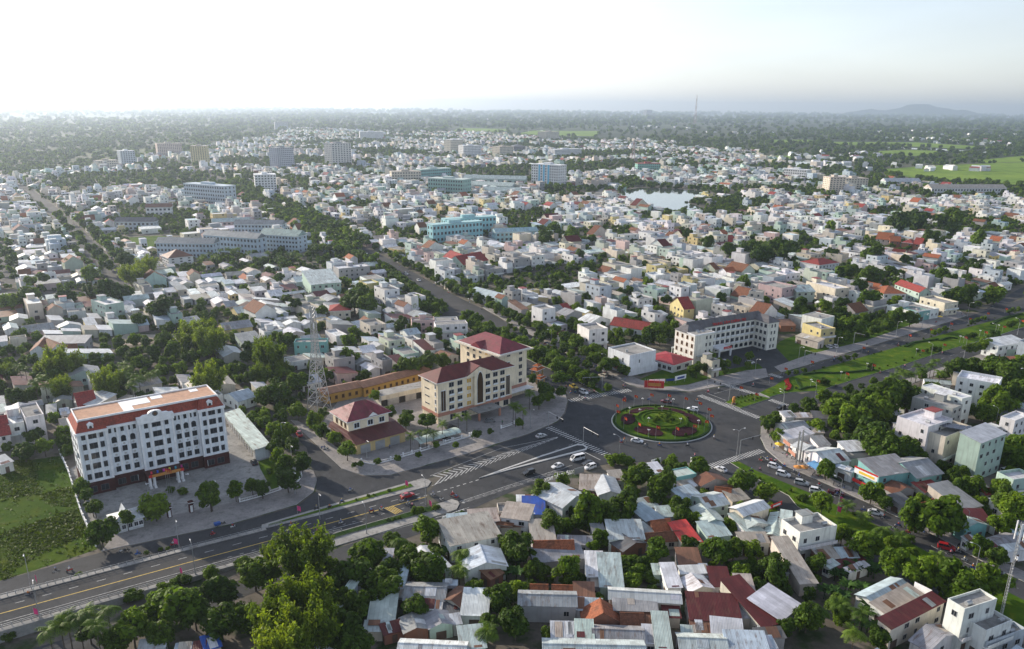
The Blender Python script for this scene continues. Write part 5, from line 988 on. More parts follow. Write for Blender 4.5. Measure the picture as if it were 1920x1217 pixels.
big(360, 311, 390, 311, 274, 22, (.66, .56, .30), 'beige', 'tall pale yellow tower block standing among trees', 10); big(229, 313, 256, 312, 283, 20, 'pale blue', 'white', 'pale blue-grey tower block beside a low cream block', 8)
big(186, 319, 223, 317, 301, 18, 'cream', 'beige', 'low cream block beside the pale blue-grey tower', 4); big(522, 319, 553, 317, 277, 24, (.40, .42, .47), 'grey', 'slim grey tower block with rows of balconies', 11)
big(624, 312, 660, 310, 269, 26, (.60, .58, .55), 'grey', 'tallest white tower block with dark window columns', 12, 'flat', 7); big(480, 362, 520, 361, 328, 24, 'white', 'white', 'white seven storey office with a blue glass corner next to the avenue trees', 7)
big(348, 379, 423, 386, 347, 18, 'pale blue', 'pale blue', 'wide pale blue-grey office block with many windows', 5); big(297, 292, 343, 291, 269, 24, (.55, .43, .36), 'beige', 'long pinkish apartment block near the horizon trees', 8)
big(845, 288, 868, 287, 262, 26, 'cream', 'white', 'narrow cream tower with a pale top beside a white block', 8); big(869, 295, 903, 294, 273, 24, 'white', 'white', 'white block standing right beside the narrow cream tower', 7); big(937, 294, 962, 293, 275, 30, 'cream', 'beige', 'rounded cream block in front of a dark pyramid roof', 6)
big(963, 287, 985, 287, 271, 40, (.15, .15, .17), 'dark grey', 'dark pyramid roofed hall behind the rounded cream block', 2, 'hip', name='hall_building'); big(1024, 264, 1048, 263, 247, 40, 'cream', 'beige', 'cream block far off beside a green paddy field', 7); big(1040, 294, 1090, 292, 280, 24, 'white', 'white', 'white stepped block above the blue striped one', 5)
big(516, 243, 541, 243, 229, 40, (.5, .52, .54), 'grey', 'lone grey block near the horizon beyond the town', 8); big(675, 262, 720, 262, 247, 40, 'white', 'white', 'long white slab block far off in town', 7)
big(735, 343, 790, 342, 322, 20, 'cream', 'beige', 'pale cream school block with long window bands', 4); big(790, 341, 846, 337, 317, 18, 'teal', 'pale green', 'turquoise and white hospital wing behind cream school', 4); big(803, 362, 868, 366, 336, 24, (.26, .42, .38), 'pale green', 'broad grey-green block with a flat top', 4)
for k, (x0, y0, x1, y1, yt) in enumerate(((870, 346, 985, 349, 332), (875, 356, 960, 360, 345), (905, 366, 975, 368, 356))): big(x0, y0, x1, y1, yt, 16, 'mint', 'pale green', ('northern', 'middle', 'southern')[k] + ' of three long pale green market halls left of the blue striped block', 1, 'gable', 10, 'market_hall')
big(353, 500, 0, 0, 0, 1, 'white', 'white', '') if False else None
SCH = (.44, .53, .60); SLATE = (.20, .23, .25)
big(296, 482, 402, 484, 449, 12, SCH, SLATE, 'pale blue school wing with slate grey roof nearest the street trees', 3, 'gable', 16, 'school_wing'); big(384, 470, 484, 478, 436, 12, SCH, SLATE, 'pale blue school wing with slate roof in the middle of the school', 3, 'gable', 16, 'school_wing')
big(441, 443, 530, 444, 415, 12, SCH, SLATE, 'pale blue school wing with slate roof at the back of the school', 3, 'gable', 14, 'school_wing'); big(490, 470, 560, 475, 433, 14, SCH, (.26, .36, .34), 'pale blue school wing with grey-green roof beside the avenue trees', 4, 'gable', 12, 'school_wing')
big(400, 431, 470, 428, 412, 10, 'pink', 'pale green', 'pink gabled hall behind the school wings', 2, 'gable', 8, 'school_hall'); big(812, 456, 905, 447, 419, 10, (.30, .56, .60), (.36, .56, .58), 'bright turquoise school block nearest the avenue', 3, 'flat', 14, 'school_wing'); big(836, 443, 930, 436, 409, 10, (.30, .56, .60), (.36, .56, .58), 'bright turquoise school block at the back', 3, 'flat', 14, 'school_wing'); big(930, 454, 1008, 450, 430, 10, (.34, .55, .60), (.36, .52, .55), 'turquoise school wing under the big trees', 2, 'gable', 10, 'school_wing')
big(1553, 366, 1582, 366, 333, 22, (.62, .54, .44), 'beige', 'cream tower block standing out of the right side houses', 9); big(1583, 360, 1625, 360, 335, 24, 'cream', 'beige', 'wide cream block next to the cream tower', 6); big(1745, 366, 1885, 366, 350, 20, 'white', 'beige', 'very long white school with beige roof beside the paddies', 2, 'gable', 26, 'school_wing'); big(1660, 350, 1725, 350, 338, 16, 'mint', 'silver', 'long silver roofed hall left of the very long white school', 2, 'gable', 10, 'hall_building')
big(275, 405, 322, 404, 385, 12, 'white', 'brown', 'white villa school with brown roof among trees', 2, 'gable', 6, 'school_hall'); big(218, 432, 290, 432, 412, 12, 'pale blue', 'dark grey', 'blue and white hall with dark roof beside the sports lawn', 2, 'gable', 9, 'school_hall'); big(305, 494, 318, 500, 478, 18, 'white', 'brown', 'white hall with brown roof near the street end', 3, 'hip', 4, 'school_hall'); big(1195, 322, 1238, 322, 307, 20, (.22, .45, .38), 'red', 'green block with red roof terrace left of the lake', 4); big(1468, 335, 1510, 338, 318, 20, 'white', 'white', 'white row block with dark bays right of the lake', 4)
# ================================================================== plan mask and the filler town
X0, X1, Y0, Y1 = -760, 820, 110, 1150
MASK = np.zeros((Y1 - Y0, X1 - X0), dtype=np.uint8)
def raster(pts, v, mask=None, grow=0.0):
    mask = MASK if mask is None else mask
    p = np.array(pts, dtype=float)
    if grow: c = p.mean(axis=0); d = p - c; p = c + d * (1 + grow / np.maximum(np.linalg.norm(d, axis=1, keepdims=True), 1))
    xa, xb = int(max(p[:, 0].min() - X0, 0)), int(min(p[:, 0].max() - X0 + 2, X1 - X0)); ya, yb = int(max(p[:, 1].min() - Y0, 0)), int(min(p[:, 1].max() - Y0 + 2, Y1 - Y0))
    if xa >= xb or ya >= yb: return
    gx, gy = np.meshgrid(np.arange(xa, xb) + X0 + .5, np.arange(ya, yb) + Y0 + .5); ins = np.zeros(gx.shape, bool)
    for i in range(len(p)):
        (ax, ay), (bx, by) = p[i], p[(i + 1) % len(p)]
        if ay == by: continue
        c = ((ay > gy) != (by > gy)) & (gx < (bx - ax) * (gy - ay) / (by - ay) + ax); ins ^= c
    sub = mask[ya:yb, xa:xb]; sub[ins] = v
for p in BLOCKED: raster(p, 1, None, 1.0)
def free(x, y, r=0):
    i, j = int(y - Y0), int(x - X0)
    if not (0 <= i < Y1 - Y0 and 0 <= j < X1 - X0): return False
    r = int(r)
    return not MASK[max(i - r, 0):i + r + 1, max(j - r, 0):j + r + 1].any()
def occupy(cx, cy, rz, w, d, v=2):
    ux, uy = math.cos(rz), math.sin(rz); raster([(cx + x * ux - y * uy, cy + x * uy + y * ux) for x, y in ((-w / 2, -d / 2), (w / 2, -d / 2), (w / 2, d / 2), (-w / 2, d / 2))], v)
def rect_free(cx, cy, rz, w, d):
    ux, uy = math.cos(rz), math.sin(rz)
    for x in (-.5, -.17, .17, .5):
        for y in (-.5, -.17, .17, .5):
            i, j = int(cy + x * w * uy + y * d * ux - Y0), int(cx + x * w * ux - y * d * uy - X0)
            if not (0 <= i < Y1 - Y0 and 0 <= j < X1 - X0) or MASK[i, j]: return False
    return True
# green places read from the photograph
GREEN = np.zeros_like(MASK)
GREEN_PX = [((0, 700), (60, 668), (150, 672), (330, 622), (420, 615), (420, 650), (470, 650), (545, 650), (545, 700), (560, 730), (560, 770), (430, 770), (410, 715), (130, 742), (60, 760), (0, 770)),
    ((330, 500), (380, 475), (480, 478), (610, 470), (640, 480), (610, 505), (520, 515), (430, 520), (340, 525)), ((470, 372), (520, 372), (600, 405), (680, 470), (650, 490), (600, 480), (570, 440), (530, 410)), ((430, 358), (480, 358), (700, 480), (670, 490)),
    ((190, 420), (260, 395), (340, 395), (400, 400), (410, 430), (330, 445), (300, 430), (220, 420)), ((560, 770), (480, 760), (440, 750), (470, 735), (560, 745)), ((0, 640), (60, 640), (140, 660), (60, 700), (0, 700)),
    ((920, 400), (1000, 400), (1060, 440), (1040, 460), (960, 440)), ((1395, 450), (1490, 440), (1560, 455), (1500, 485), (1400, 480)), ((1540, 600), (1640, 585), (1760, 590), (1700, 615), (1600, 650), (1550, 640)),
    ((1480, 760), (1620, 740), (1700, 735), (1720, 760), (1660, 800), (1640, 850), (1600, 860), (1580, 810), (1500, 790)), ((1640, 732), (1720, 712), (1810, 704), (1920, 696), (1920, 790), (1880, 800), (1790, 700), (1700, 730)), ((1640, 850), (1700, 830), (1760, 880), (1720, 890)),
    ((1290, 375), (1400, 370), (1460, 385), (1400, 400), (1300, 398)), ((1180, 400), (1300, 396), (1340, 405), (1200, 415)), ((1640, 420), (1800, 400), (1920, 420), (1920, 445), (1700, 440)), ((1320, 430), (1420, 425), (1460, 440), (1340, 445)),
    ((1200, 640), (1250, 640), (1255, 660), (1200, 655)), ((400, 1040), (640, 1010), (650, 1230), (230, 1230), (300, 1150)), ((620, 1040), (760, 1030), (790, 1120), (700, 1190), (630, 1180)), ((1560, 1060), (1640, 1060), (1660, 1217), (1540, 1217)), ((1240, 890), (1270, 890), (1280, 950), (1180, 960)),
    ((700, 498), (840, 575), (820, 585), (720, 530)), ((850, 600), (1060, 690), (1120, 735), (1090, 740), (1000, 690), (880, 620)), ((60, 540), (240, 545), (240, 560), (60, 570)), ((980, 340), (1100, 345), (1150, 360), (1100, 385), (1000, 370)), ((440, 765), (520, 765), (600, 860), (560, 900), (480, 870))]
for p in GREEN_PX: raster(P0(*p), 1, GREEN)
def green(x, y):
    i, j = int(y - Y0), int(x - X0); return 0 <= i < Y1 - Y0 and 0 <= j < X1 - X0 and GREEN[i, j]
def fnoise(x, y, s):  # cheap smooth noise for district changes
    return .5 + .25 * math.sin(x / s * 1.7 + 1.3 * math.sin(y / s * .9)) + .25 * math.sin(y / s * 2.1 + 1.7 * math.sin(x / s * 1.1 + 2))
ux, uy = math.cos(TOWN_DIR), math.sin(TOWN_DIR)
def uv(u, v): return u * ux - v * uy, u * uy + v * ux
LOTS = []; TREE_SPOTS = []
def in_view(x, y, m=60):
    p = PX(x, y); return -m < p[0] < 1920 + m and p[1] < 1217 + 90
v = -700.0; row = 0
while v < 1500:
    depth = random.uniform(11, 16); 
    u = -800.0 + random.uniform(0, 6)
    while u < 1500:
        w = random.choice((5, 5, 6, 6, 7, 8, 9, 10, 12, 14)); cu, cv = u + w / 2, v + depth / 2; x, y = uv(cu, cv)
        u += w + (random.uniform(.2, .9) if random.random() < .8 else random.uniform(2, 6)) + (3.5 if random.random() < .06 else 0)
        if not (Y0 + 8 < y < 1140) or not in_view(x, y): continue
        g_ = green(x, y)
        if g_ and random.random() < .86:
            TREE_SPOTS.append((x, y)); continue
        right_green = .26 + .08 * (x > 150) * (y < 620)
        west = x < -(y - 285) * .48 and y < 640
        if fnoise(x, y, 60) > (.93 if west else .80) or random.random() < (.07 if west else right_green): TREE_SPOTS.append((x, y)); continue
        rz = TOWN_DIR + R(random.gauss(0, 3.0)); dd = depth * random.uniform(.72, 1.0)
        if random.random() < .12: w2, dd = w * 1.5, dd * .8
        else: w2 = w
        if not rect_free(x, y, rz, w2, dd): 
            dd *= .6; w2 *= .8
            if not rect_free(x, y, rz, w2, dd): continue
        far_k = min(1, max(0, (y - 250) / 500)); t = random.random()
        if t < (.74 if west else .50 - .14 * far_k): kind = random.choice(('tin', 'tin', 'shed', 'shed'))
        elif t < (.95 if west else .935): kind = 'flat'
        else: kind = 'tiled'
        if y < 300 and kind == 'flat': kind = 'shed'
        if kind == 'flat': h = random.choice((4, 4, 6.6, 6.6, 7, 7, 9.5, 10)) if y > 300 and not west else random.choice((3.6, 4, 6.6)); roof = random.choice(('white', 'silver', 'grey', 'beige', 'pale blue', 'white')); 
        elif kind == 'tiled': h = random.choice((3.6, 6.4, 6.8)); roof = random.choice(('orange', 'brown', 'brown', 'brown', 'dark red', 'red'))
        else: h = random.uniform(3.0, 4.6 if y > 300 else 3.6); roof = random.choice((S_, S_, S_, 'white', 'grey', 'grey', PG, PB, 'rusty', 'beige', DR, 'white')) if y > 300 else random.choice((S_, 'white', PG, PB, 'grey', 'beige'))
        wall = random.choice(('white', 'white', 'white', 'grey', 'cream', 'cream', 'beige', 'mint', 'pale blue', 'grey', 'grey', 'pale green', 'white', 'white', 'beige', 'pink', 'white', 'white', 'white', 'grey', 'mint', 'white', 'pale blue', 'yellow'))
        LOTS.append((math.hypot(x, y), x, y, rz, w2, dd, h, kind, roof, wall)); occupy(x, y, rz, w2, dd)
    row += 1; v += depth + (.6 if row % 2 else random.choice((3.0, 3.5, 6.0)))
LOTS.sort(); LIMIT = {'tin': 135, 'flat': 285, 'tiled': 130}; USED = dict.fromkeys(LIMIT, 0); REST = []
for dist, x, y, rz, w, d, h, kind, roof, wall in LOTS:
    k = 'tin' if kind == 'shed' else kind
    px_, py_ = PX(x, y)
    if USED[k] < LIMIT[k] and -20 < px_ < 1940 and py_ < 1225:
        USED[k] += 1; n_big = dist < 430
        house(x, y, rz, w, d, h, kind, roof, wall, detail=n_big or kind == 'flat', ridge='y' if kind != 'flat' and random.random() < .65 else 'x', windows=n_big or USED[k] % 2 == 0)
    else: REST.append((x, y, rz, w, d, h, kind, roof, wall))
# ---- the rest of the town, too many to be told apart one by one
class Mass:
    def __init__(self): self.v = []; self.f = []; self.m = []; self.c = []
    def q(self, pts, m, c):
        n = len(self.v); self.v += pts; self.f.append(tuple(range(n, n + len(pts)))); self.m.append(m); self.c.append((*c, 1.0))
    def house(self, x, y, rz, w, d, h, kind, roof, wall, wins=True):
        c_, s_ = math.cos(rz), math.sin(rz); hw, hd = w / 2, d / 2
        T = lambda px, py, pz: (x + px * c_ - py * s_, y + px * s_ + py * c_, pz)
        wc, rc = jit(WALLC[wall], .12), jit(ROOFC[roof], .12); K = ((-hw, -hd), (hw, -hd), (hw, hd), (-hw, hd))
        for i in range(4):
            (ax, ay), (bx, by) = K[i], K[(i + 1) % 4]; self.q([T(ax, ay, 0), T(bx, by, 0), T(bx, by, h), T(ax, ay, h)], 0, wc)
            mx, my = (ax + bx) / 2, (ay + by) / 2; L_ = math.hypot(bx - ax, by - ay); nx, ny = (by - ay) / L_, -(bx - ax) / L_; wx, wy = nx * c_ - ny * s_, nx * s_ + ny * c_
            if wins and (wx * x + wy * y) < 0:
                for s in range(max(1, int(h / 3.3))):
                    for t in (.27, .73):
                        if random.random() < .3: continue
                        ex, ey = (bx - ax) / L_, (by - ay) / L_; cx_, cy_ = ax + (bx - ax) * t + nx * .04, ay + (by - ay) * t + ny * .04; z = s * 3.3 + 1.9; hh = .7
                        self.q([T(cx_ - ex * .65, cy_ - ey * .65, z - hh), T(cx_ + ex * .65, cy_ + ey * .65, z - hh), T(cx_ + ex * .65, cy_ + ey * .65, z + hh), T(cx_ - ex * .65, cy_ - ey * .65, z + hh)], 2, (0, 0, 0))
        if kind == 'flat':
            self.q([T(*K[0], h - .3), T(*K[1], h - .3), T(*K[2], h - .3), T(*K[3], h - .3)], 0, rc)
            if random.random() < .6:
                tw, td = w * .35, d * .18; oy = hd * .5
                for i in range(4):
                    q4 = ((-tw, oy - td), (tw, oy - td), (tw, oy + td), (-tw, oy + td)); a, b_ = q4[i], q4[(i + 1) % 4]; self.q([T(*a, h - .3), T(*b_, h - .3), T(*b_, h + 2.6), T(*a, h + 2.6)], 0, wc)
                self.q([T(*p, h + 2.6) for p in q4], 1, jit(ROOFC[random.choice(('white', 'silver', 'grey', 'silver', 'white', 'red'))]))
        elif kind == 'shed': self.q([T(-hw - .3, -hd - .3, h), T(hw + .3, -hd - .3, h), T(hw + .3, hd + .3, h + .9), T(-hw - .3, hd + .3, h + .9)], 1, rc)
        else:
            r = (w if w < d else d) * (.34 if kind == 'tiled' else .18)
            if w < d: A_, B_ = T(0, -hd - .3, h + r), T(0, hd + .3, h + r); self.q([T(-hw - .3, hd + .3, h - .1), T(-hw - .3, -hd - .3, h - .1), A_, B_], 1, rc); self.q([T(hw + .3, -hd - .3, h - .1), T(hw + .3, hd + .3, h - .1), B_, A_], 1, rc); self.q([T(-hw, -hd, h), T(hw, -hd, h), T(0, -hd, h + r)], 0, wc); self.q([T(hw, hd, h), T(-hw, hd, h), T(0, hd, h + r)], 0, wc)
            else: A_, B_ = T(-hw - .3, 0, h + r), T(hw + .3, 0, h + r); self.q([T(-hw - .3, -hd - .3, h - .1), T(hw + .3, -hd - .3, h - .1), B_, A_], 1, rc); self.q([T(hw + .3, hd + .3, h - .1), T(-hw - .3, hd + .3, h - .1), A_, B_], 1, rc); self.q([T(-hw, hd, h), T(-hw, -hd, h), T(-hw, 0, h + r)], 0, wc); self.q([T(hw, -hd, h), T(hw, hd, h), T(hw, 0, h + r)], 0, wc)
    def build(self, name, label):
        me = bpy.data.meshes.new(name); me.from_pydata(self.v, [], self.f)
        for m in (M['wall_far'], M['tin_far'], M['glass']): me.materials.append(m)
        me.polygons.foreach_set('material_index', self.m); a = me.attributes.new('col', 'FLOAT_COLOR', 'FACE'); a.data.foreach_set('color', np.array(self.c, dtype=np.float32).ravel()); me.update()
        o = put(name, me); o['kind'] = 'stuff'; o['label'] = label; return o
mass = Mass()
for r_ in REST: mass.house(*r_)
mass.build('town_houses', 'dense mass of small white and silver roofed town houses in the middle distance')
# farther town, laid out in the same rows until it thins into woods and paddies
FAR_PX = [(-40, 348), (-40, 338), (150, 322), (300, 294), (450, 266), (560, 240), (700, 247), (900, 250), (1050, 258), (1250, 268), (1420, 283), (1480, 305), (1600, 325), (1720, 340), (1960, 366), (1960, 420), (-40, 420)]
fp = np.array(P0(*FAR_PX)); far_block = [np.array(p) for p in BLOCKED]
def inside(p, x, y):
    c = False
    for i in range(len(p)):
        (ax, ay), (bx, by) = p[i], p[i - 1]
        if (ay > y) != (by > y) and x < (bx - ax) * (y - ay) / (by - ay) + ax: c = not c
    return c
far_block = [p for p in far_block if p[:, 1].max() > 1100]
fm = Mass(); FAR_TREES = []; n_far = 0
v = -500.0
while v < 4200:
    u = -1500.0; depth = random.uniform(13, 20)
    while u < 4200:
        w = random.choice((6, 8, 10, 13)); x, y = uv(u + w / 2, v + depth / 2); dist = math.hypot(x, y); u += w + random.uniform(.5, 5) + (dist - 1000) * .0035
        if y < 1130 or not in_view(x, y, 30): continue
        if not inside(fp, x, y): continue
        gn = fnoise(x, y, 170) * .6 + fnoise(y, x, 60) * .4
        if any(inside(p, x, y) for p in far_block): continue
        if gn > .50 or random.random() < .24 + max(0, (x - 200) / 2500) :
            FAR_TREES.append((x, y)); continue
        t = random.random(); kind = 'flat' if t < .5 else ('tin' if t < .93 else 'tiled'); h = random.choice((4, 6.5, 7, 10, 10, 13)) if kind == 'flat' else random.choice((3.8, 4.5, 7))
        fm.house(x, y, TOWN_DIR + R(random.gauss(0, 6)), w, depth * random.uniform(.7, 1), h, kind, random.choice(('white', S_, 'grey', 'white', 'beige', PG)) if kind != 'tiled' else random.choice(('red', 'brown', 'orange')), random.choice(('white', 'white', 'grey', 'cream', 'beige', 'grey', 'pale blue', 'mint')), dist < 1700); n_far += 1
    v += depth + random.choice((1, 5, 8))
# hamlets on the right among the fields
for cx, cy, n_, sp_ in ((1530, 298, 26, 60), (1600, 292, 18, 50), (1730, 262, 30, 110), (1850, 270, 24, 120), (1650, 248, 24, 200), (1400, 250, 10, 120), (1770, 318, 14, 40), (1560, 312, 14, 50), (1200, 240, 14, 200), (1850, 255, 20, 200), (1700, 225, 14, 500), (900, 226, 16, 600), (1250, 217, 14, 600)):
    gx, gy = G(cx, cy)
    for k in range(n_):
        x, y = gx + random.gauss(0, sp_), gy + random.gauss(0, sp_); fm.house(x, y, random.uniform(0, 3), random.uniform(8, 16) * (1 + sp_ / 300), random.uniform(8, 14) * (1 + sp_ / 300), random.choice((4, 5, 7, 9)), random.choice(('flat', 'tin', 'tin')), random.choice(('white', 'silver', 'white', 'red')), 'white', False)
fm.build('distant_town', 'far pale town spreading to the woods and paddies near the horizon')
print('HOUSES', len(LOTS), USED, len(REST), 'far', n_far)
# ================================================================== trees and plants
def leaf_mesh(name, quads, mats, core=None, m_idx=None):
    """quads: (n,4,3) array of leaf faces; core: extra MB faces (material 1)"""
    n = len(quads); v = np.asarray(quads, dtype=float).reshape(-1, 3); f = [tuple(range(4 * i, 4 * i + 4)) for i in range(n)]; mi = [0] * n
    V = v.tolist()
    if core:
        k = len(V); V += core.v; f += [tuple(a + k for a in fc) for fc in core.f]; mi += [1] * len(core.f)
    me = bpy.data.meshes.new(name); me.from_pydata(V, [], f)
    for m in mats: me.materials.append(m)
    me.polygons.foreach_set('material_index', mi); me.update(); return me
def quads_at(P, N, size, aspect=1.4, droop=0.0):
    """square-ish leaf sprays at points P facing N"""
    n = len(P); r = rng.normal(size=(n, 3)); t = np.cross(N, r); t /= np.linalg.norm(t, axis=1, keepdims=True) + 1e-9
    if droop: t[:, 2] -= droop; t /= np.linalg.norm(t, axis=1, keepdims=True)
    b_ = np.cross(N, t); b_ /= np.linalg.norm(b_, axis=1, keepdims=True) + 1e-9; s = (size * rng.uniform(.6, 1.3, n))[:, None]
    a, c = t * s * aspect * .5, b_ * s * .5
    return np.stack([P - a - c, P + a - c * .6, P + a * .9 + c, P - a * .8 + c * .8], axis=1)
def blob(core, c, r, seg=6, rings=4, sq=1.0):
    n0 = len(core.v); 
    for i in range(rings + 1):
        th = math.pi * i / rings
        for k in range(seg): a = 2 * math.pi * (k + .5 * (i % 2)) / seg; core.v.append((c[0] + r * math.sin(th) * math.cos(a), c[1] + r * math.sin(th) * math.sin(a), c[2] + r * sq * math.cos(th)))
    for i in range(rings):
        for k in range(seg): l = (k + 1) % seg; core.f.append((n0 + i * seg + k, n0 + (i + 1) * seg + k, n0 + (i + 1) * seg + l, n0 + i * seg + l)); core.m.append(0)
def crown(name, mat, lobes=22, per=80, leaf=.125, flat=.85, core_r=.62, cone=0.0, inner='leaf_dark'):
    """crown of radius about 1 around the origin"""
    Q = []; core = MB()
    for k in range(lobes):
        d = rng.normal(size=3); d /= np.linalg.norm(d); rr = rng.uniform(.35, .8); c = d * rr; c[2] *= flat
        if cone: c[:2] *= 1 - cone * max(0, c[2])
        r = rng.uniform(.22, .38) * (1 - .35 * max(0, c[2]) * bool(cone))
        N = rng.normal(size=(per, 3)); N /= np.linalg.norm(N, axis=1, keepdims=True); N[:, 2] = np.where(N[:, 2] < -.5, -N[:, 2], N[:, 2])
        P = c + N * r * rng.uniform(.78, 1.12, (per, 1)); N2 = N + rng.normal(scale=.45, size=N.shape); N2[:, 2] += .25; N2 /= np.linalg.norm(N2, axis=1, keepdims=True)
        Q.append(quads_at(P, N2, leaf)); blob(core, c, r * core_r)  # dark lumps added inside each lobe to block light through the leaves
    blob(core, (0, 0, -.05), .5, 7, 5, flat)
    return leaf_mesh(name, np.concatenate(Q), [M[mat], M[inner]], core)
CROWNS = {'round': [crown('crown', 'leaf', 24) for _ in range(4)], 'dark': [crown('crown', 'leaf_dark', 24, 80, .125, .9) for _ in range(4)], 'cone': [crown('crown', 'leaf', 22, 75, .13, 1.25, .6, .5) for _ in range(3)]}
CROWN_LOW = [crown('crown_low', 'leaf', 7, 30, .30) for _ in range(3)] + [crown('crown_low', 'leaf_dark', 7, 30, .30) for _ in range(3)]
def trunk_mesh():
    b = MB(); b.cyl((0, 0, 0), (.02, .01, .55), .055, .04, 7, cap=False); b.cyl((.02, .01, .55), (-.01, .03, 1.0), .04, .025, 6, cap=False)
    for k in range(5):
        a = k * 1.26 + .4; z = .5 + .08 * k; b.cyl((0.01, .01, z), (.28 * math.cos(a), .28 * math.sin(a), z + .3), .024, .008, 5, cap=False)
    return b.mesh('trunk', M['bark'])
TRUNK = trunk_mesh()
def bamboo_mesh():
    Q = []; core = MB(); st = MB()
    for k in range(15):
        a = k * 2.4 + rng.uniform(-.4, .4); lean = .66 * math.sqrt((k + .3) / 15); h = rng.uniform(.55, 1.0) * (1.02 - .25 * lean); top = np.array([math.cos(a) * lean, math.sin(a) * lean, h]); base = np.array([math.cos(a) * .08, math.sin(a) * .08, 0])
        mid = (base + top) / 2 + np.array([0, 0, .12]); st.cyl(tuple(base), tuple(mid), .010, .008, 4, cap=False); st.cyl(tuple(mid), tuple(top), .008, .004, 4, cap=False)
        t = np.clip(rng.choice([.45, .62, .8, .95], 430) + rng.normal(scale=.05, size=430), .2, 1.05); P = (1 - t[:, None]) ** 2 * base + 2 * (1 - t[:, None]) * t[:, None] * mid + t[:, None] ** 2 * top
        P += rng.normal(scale=.062, size=P.shape) * (1.25 - .35 * t[:, None]); N = rng.normal(size=P.shape); N[:, 2] = np.abs(N[:, 2]) + .5; N[:, 0] += math.cos(a) * .6; N[:, 1] += math.sin(a) * .6; N /= np.linalg.norm(N, axis=1, keepdims=True)
        Q.append(quads_at(P, N, .030, 2.2, .35))
        blob(core, tuple(P[:60].mean(axis=0)), .075, 6, 4, 1.6)  # dark lump added inside the plume to keep its middle shaded
    return leaf_mesh('foliage', np.concatenate(Q), [M['leaf_bamboo'], M['leaf_dark']], core), st.mesh('culm', M['bark'])
BAMBOO = [bamboo_mesh() for _ in range(3)]
def palm_mesh(n=17, L=3.4, droop=.9, leafw=.95):
    Q = []
    for k in range(n):
        a = 2.4 * k + rng.uniform(-.2, .2); el = rng.uniform(-.15, 1.15); d = np.array([math.cos(a) * math.cos(el), math.sin(a) * math.cos(el), math.sin(el)]); side = np.array([-math.sin(a), math.cos(a), 0]); p = np.zeros(3); l = L * rng.uniform(.8, 1.1); S = 10
        for s in range(S):
            q_ = p + d * l / S; d = d + np.array([0, 0, -droop * 1.9 / S]); d /= np.linalg.norm(d); wv = leafw * math.sin(math.pi * (s + 1.2) / (S + 1.4)) 
            for sg in (-1, 1):
                tip = side * sg * wv + np.array([0, 0, -.35 * wv]) + d * .25; dr = (q_ - p) * .72; Q.append([p, p + dr, p + dr * .95 + tip, p + dr * .3 + tip * .92])
            p = q_
    return leaf_mesh('fronds', np.array(Q), [M['frond']])
PALMS = [palm_mesh() for _ in range(3)]; ROYAL = [palm_mesh(13, 2.6, .8, .7) for _ in range(2)]
b = MB(); b.cyl((0, 0, 0), (.02, 0, .5), .16, .12, 7, cap=False); b.cyl((.02, 0, .5), (.0, .02, 1), .12, .10, 7, cap=False); PTRUNK = b.mesh('trunk', M['bark'])
def banana_mesh():
    Q = []
    for k in range(9):
        a = 2.4 * k; d = np.array([math.cos(a) * .55, math.sin(a) * .55, .85]); side = np.array([-math.sin(a), math.cos(a), 0]); p = np.array([0, 0, 1.1]); S = 6; l = rng.uniform(1.7, 2.4)
        for s in range(S):
            q_ = p + d * l / S; w0, w1 = .42 * math.sin(math.pi * (s + .3) / (S + .3)), .42 * math.sin(math.pi * (s + 1.3) / (S + .3)); up = np.array([0, 0, .12])
            for sg in (-1, 1): Q.append([p, q_, q_ + side * sg * w1 + up, p + side * sg * w0 + up])
            p = q_; d = d + np.array([0, 0, -.26]); d /= np.linalg.norm(d)
    return leaf_mesh('leaves', np.array(Q), [M['banana']])
BANANA = [banana_mesh() for _ in range(2)]; b = MB(); b.cyl((0, 0, 0), (0, 0, 1.15), .12, .08, 7, cap=False); BSTEM = b.mesh('stem', M['hedge'])

TREES = []; SPEC = []
def tree(x, y, r, kind='round'): SPEC.append((x, y, r, kind)); TREES.append((x, y))
def real_tree(x, y, r, kind='round', H=None, name='tree', z=0.0, label=None, group='trees of the town'):
    cz = r * (1.0 if kind != 'cone' else 1.35) + .8; H = cz + r
    cr = random.choice(CROWNS[kind]); s = r / .98
    shade = {'round': 'bright green', 'dark': 'dark green', 'cone': 'pointed light green'}[kind]; size = 'small' if r < 1.9 else ('mid-sized' if r < 3.2 else 'large')
    root = thing(name, label or f'{size} {shade} leafy tree', 'tree', (x, y, z), random.uniform(0, 6.28), group, label is None)
    put('trunk', TRUNK, root, None, 0, None, (max(r * 1.0, 1.5), max(r * 1.0, 1.5), cz)); put('crown', cr, root, (0, 0, cz), 0, None, (s * random.uniform(.8, 1.2), s * random.uniform(.8, 1.2), s * random.uniform(.8, 1.15)))
    return root
def tree_px(zone, x, y, rz_, kind='round'):
    sc_ = ZONES[zone][2]; px_, py_ = q(zone, x, y); g0 = G(px_, py_, 4.0); dist = math.hypot(g0[0], g0[1]); 
    slant = math.hypot(dist, EYE - 4); r = max(.9, rz_ / sc_ * slant / FOCAL); g0 = G(px_, py_, r + .8); return tree(g0[0], g0[1], r, kind)
def palm(x, y, h, kind='coco', label=None):
    royal = kind == 'royal'; root = thing('palm_tree', label or ('slender royal palm with a tight crown' if royal else 'tall coconut palm with a ragged crown' if h > 8 else 'short coconut palm with a ragged crown'), 'palm', (x, y, 0), random.uniform(0, 6), 'palms', label is None)
    put('trunk', PTRUNK, root, None, 0, None, (1.0, 1.0, h)); put('crown', random.choice(ROYAL if royal else PALMS), root, (0, .02, h), 0, None, (1, 1, 1))
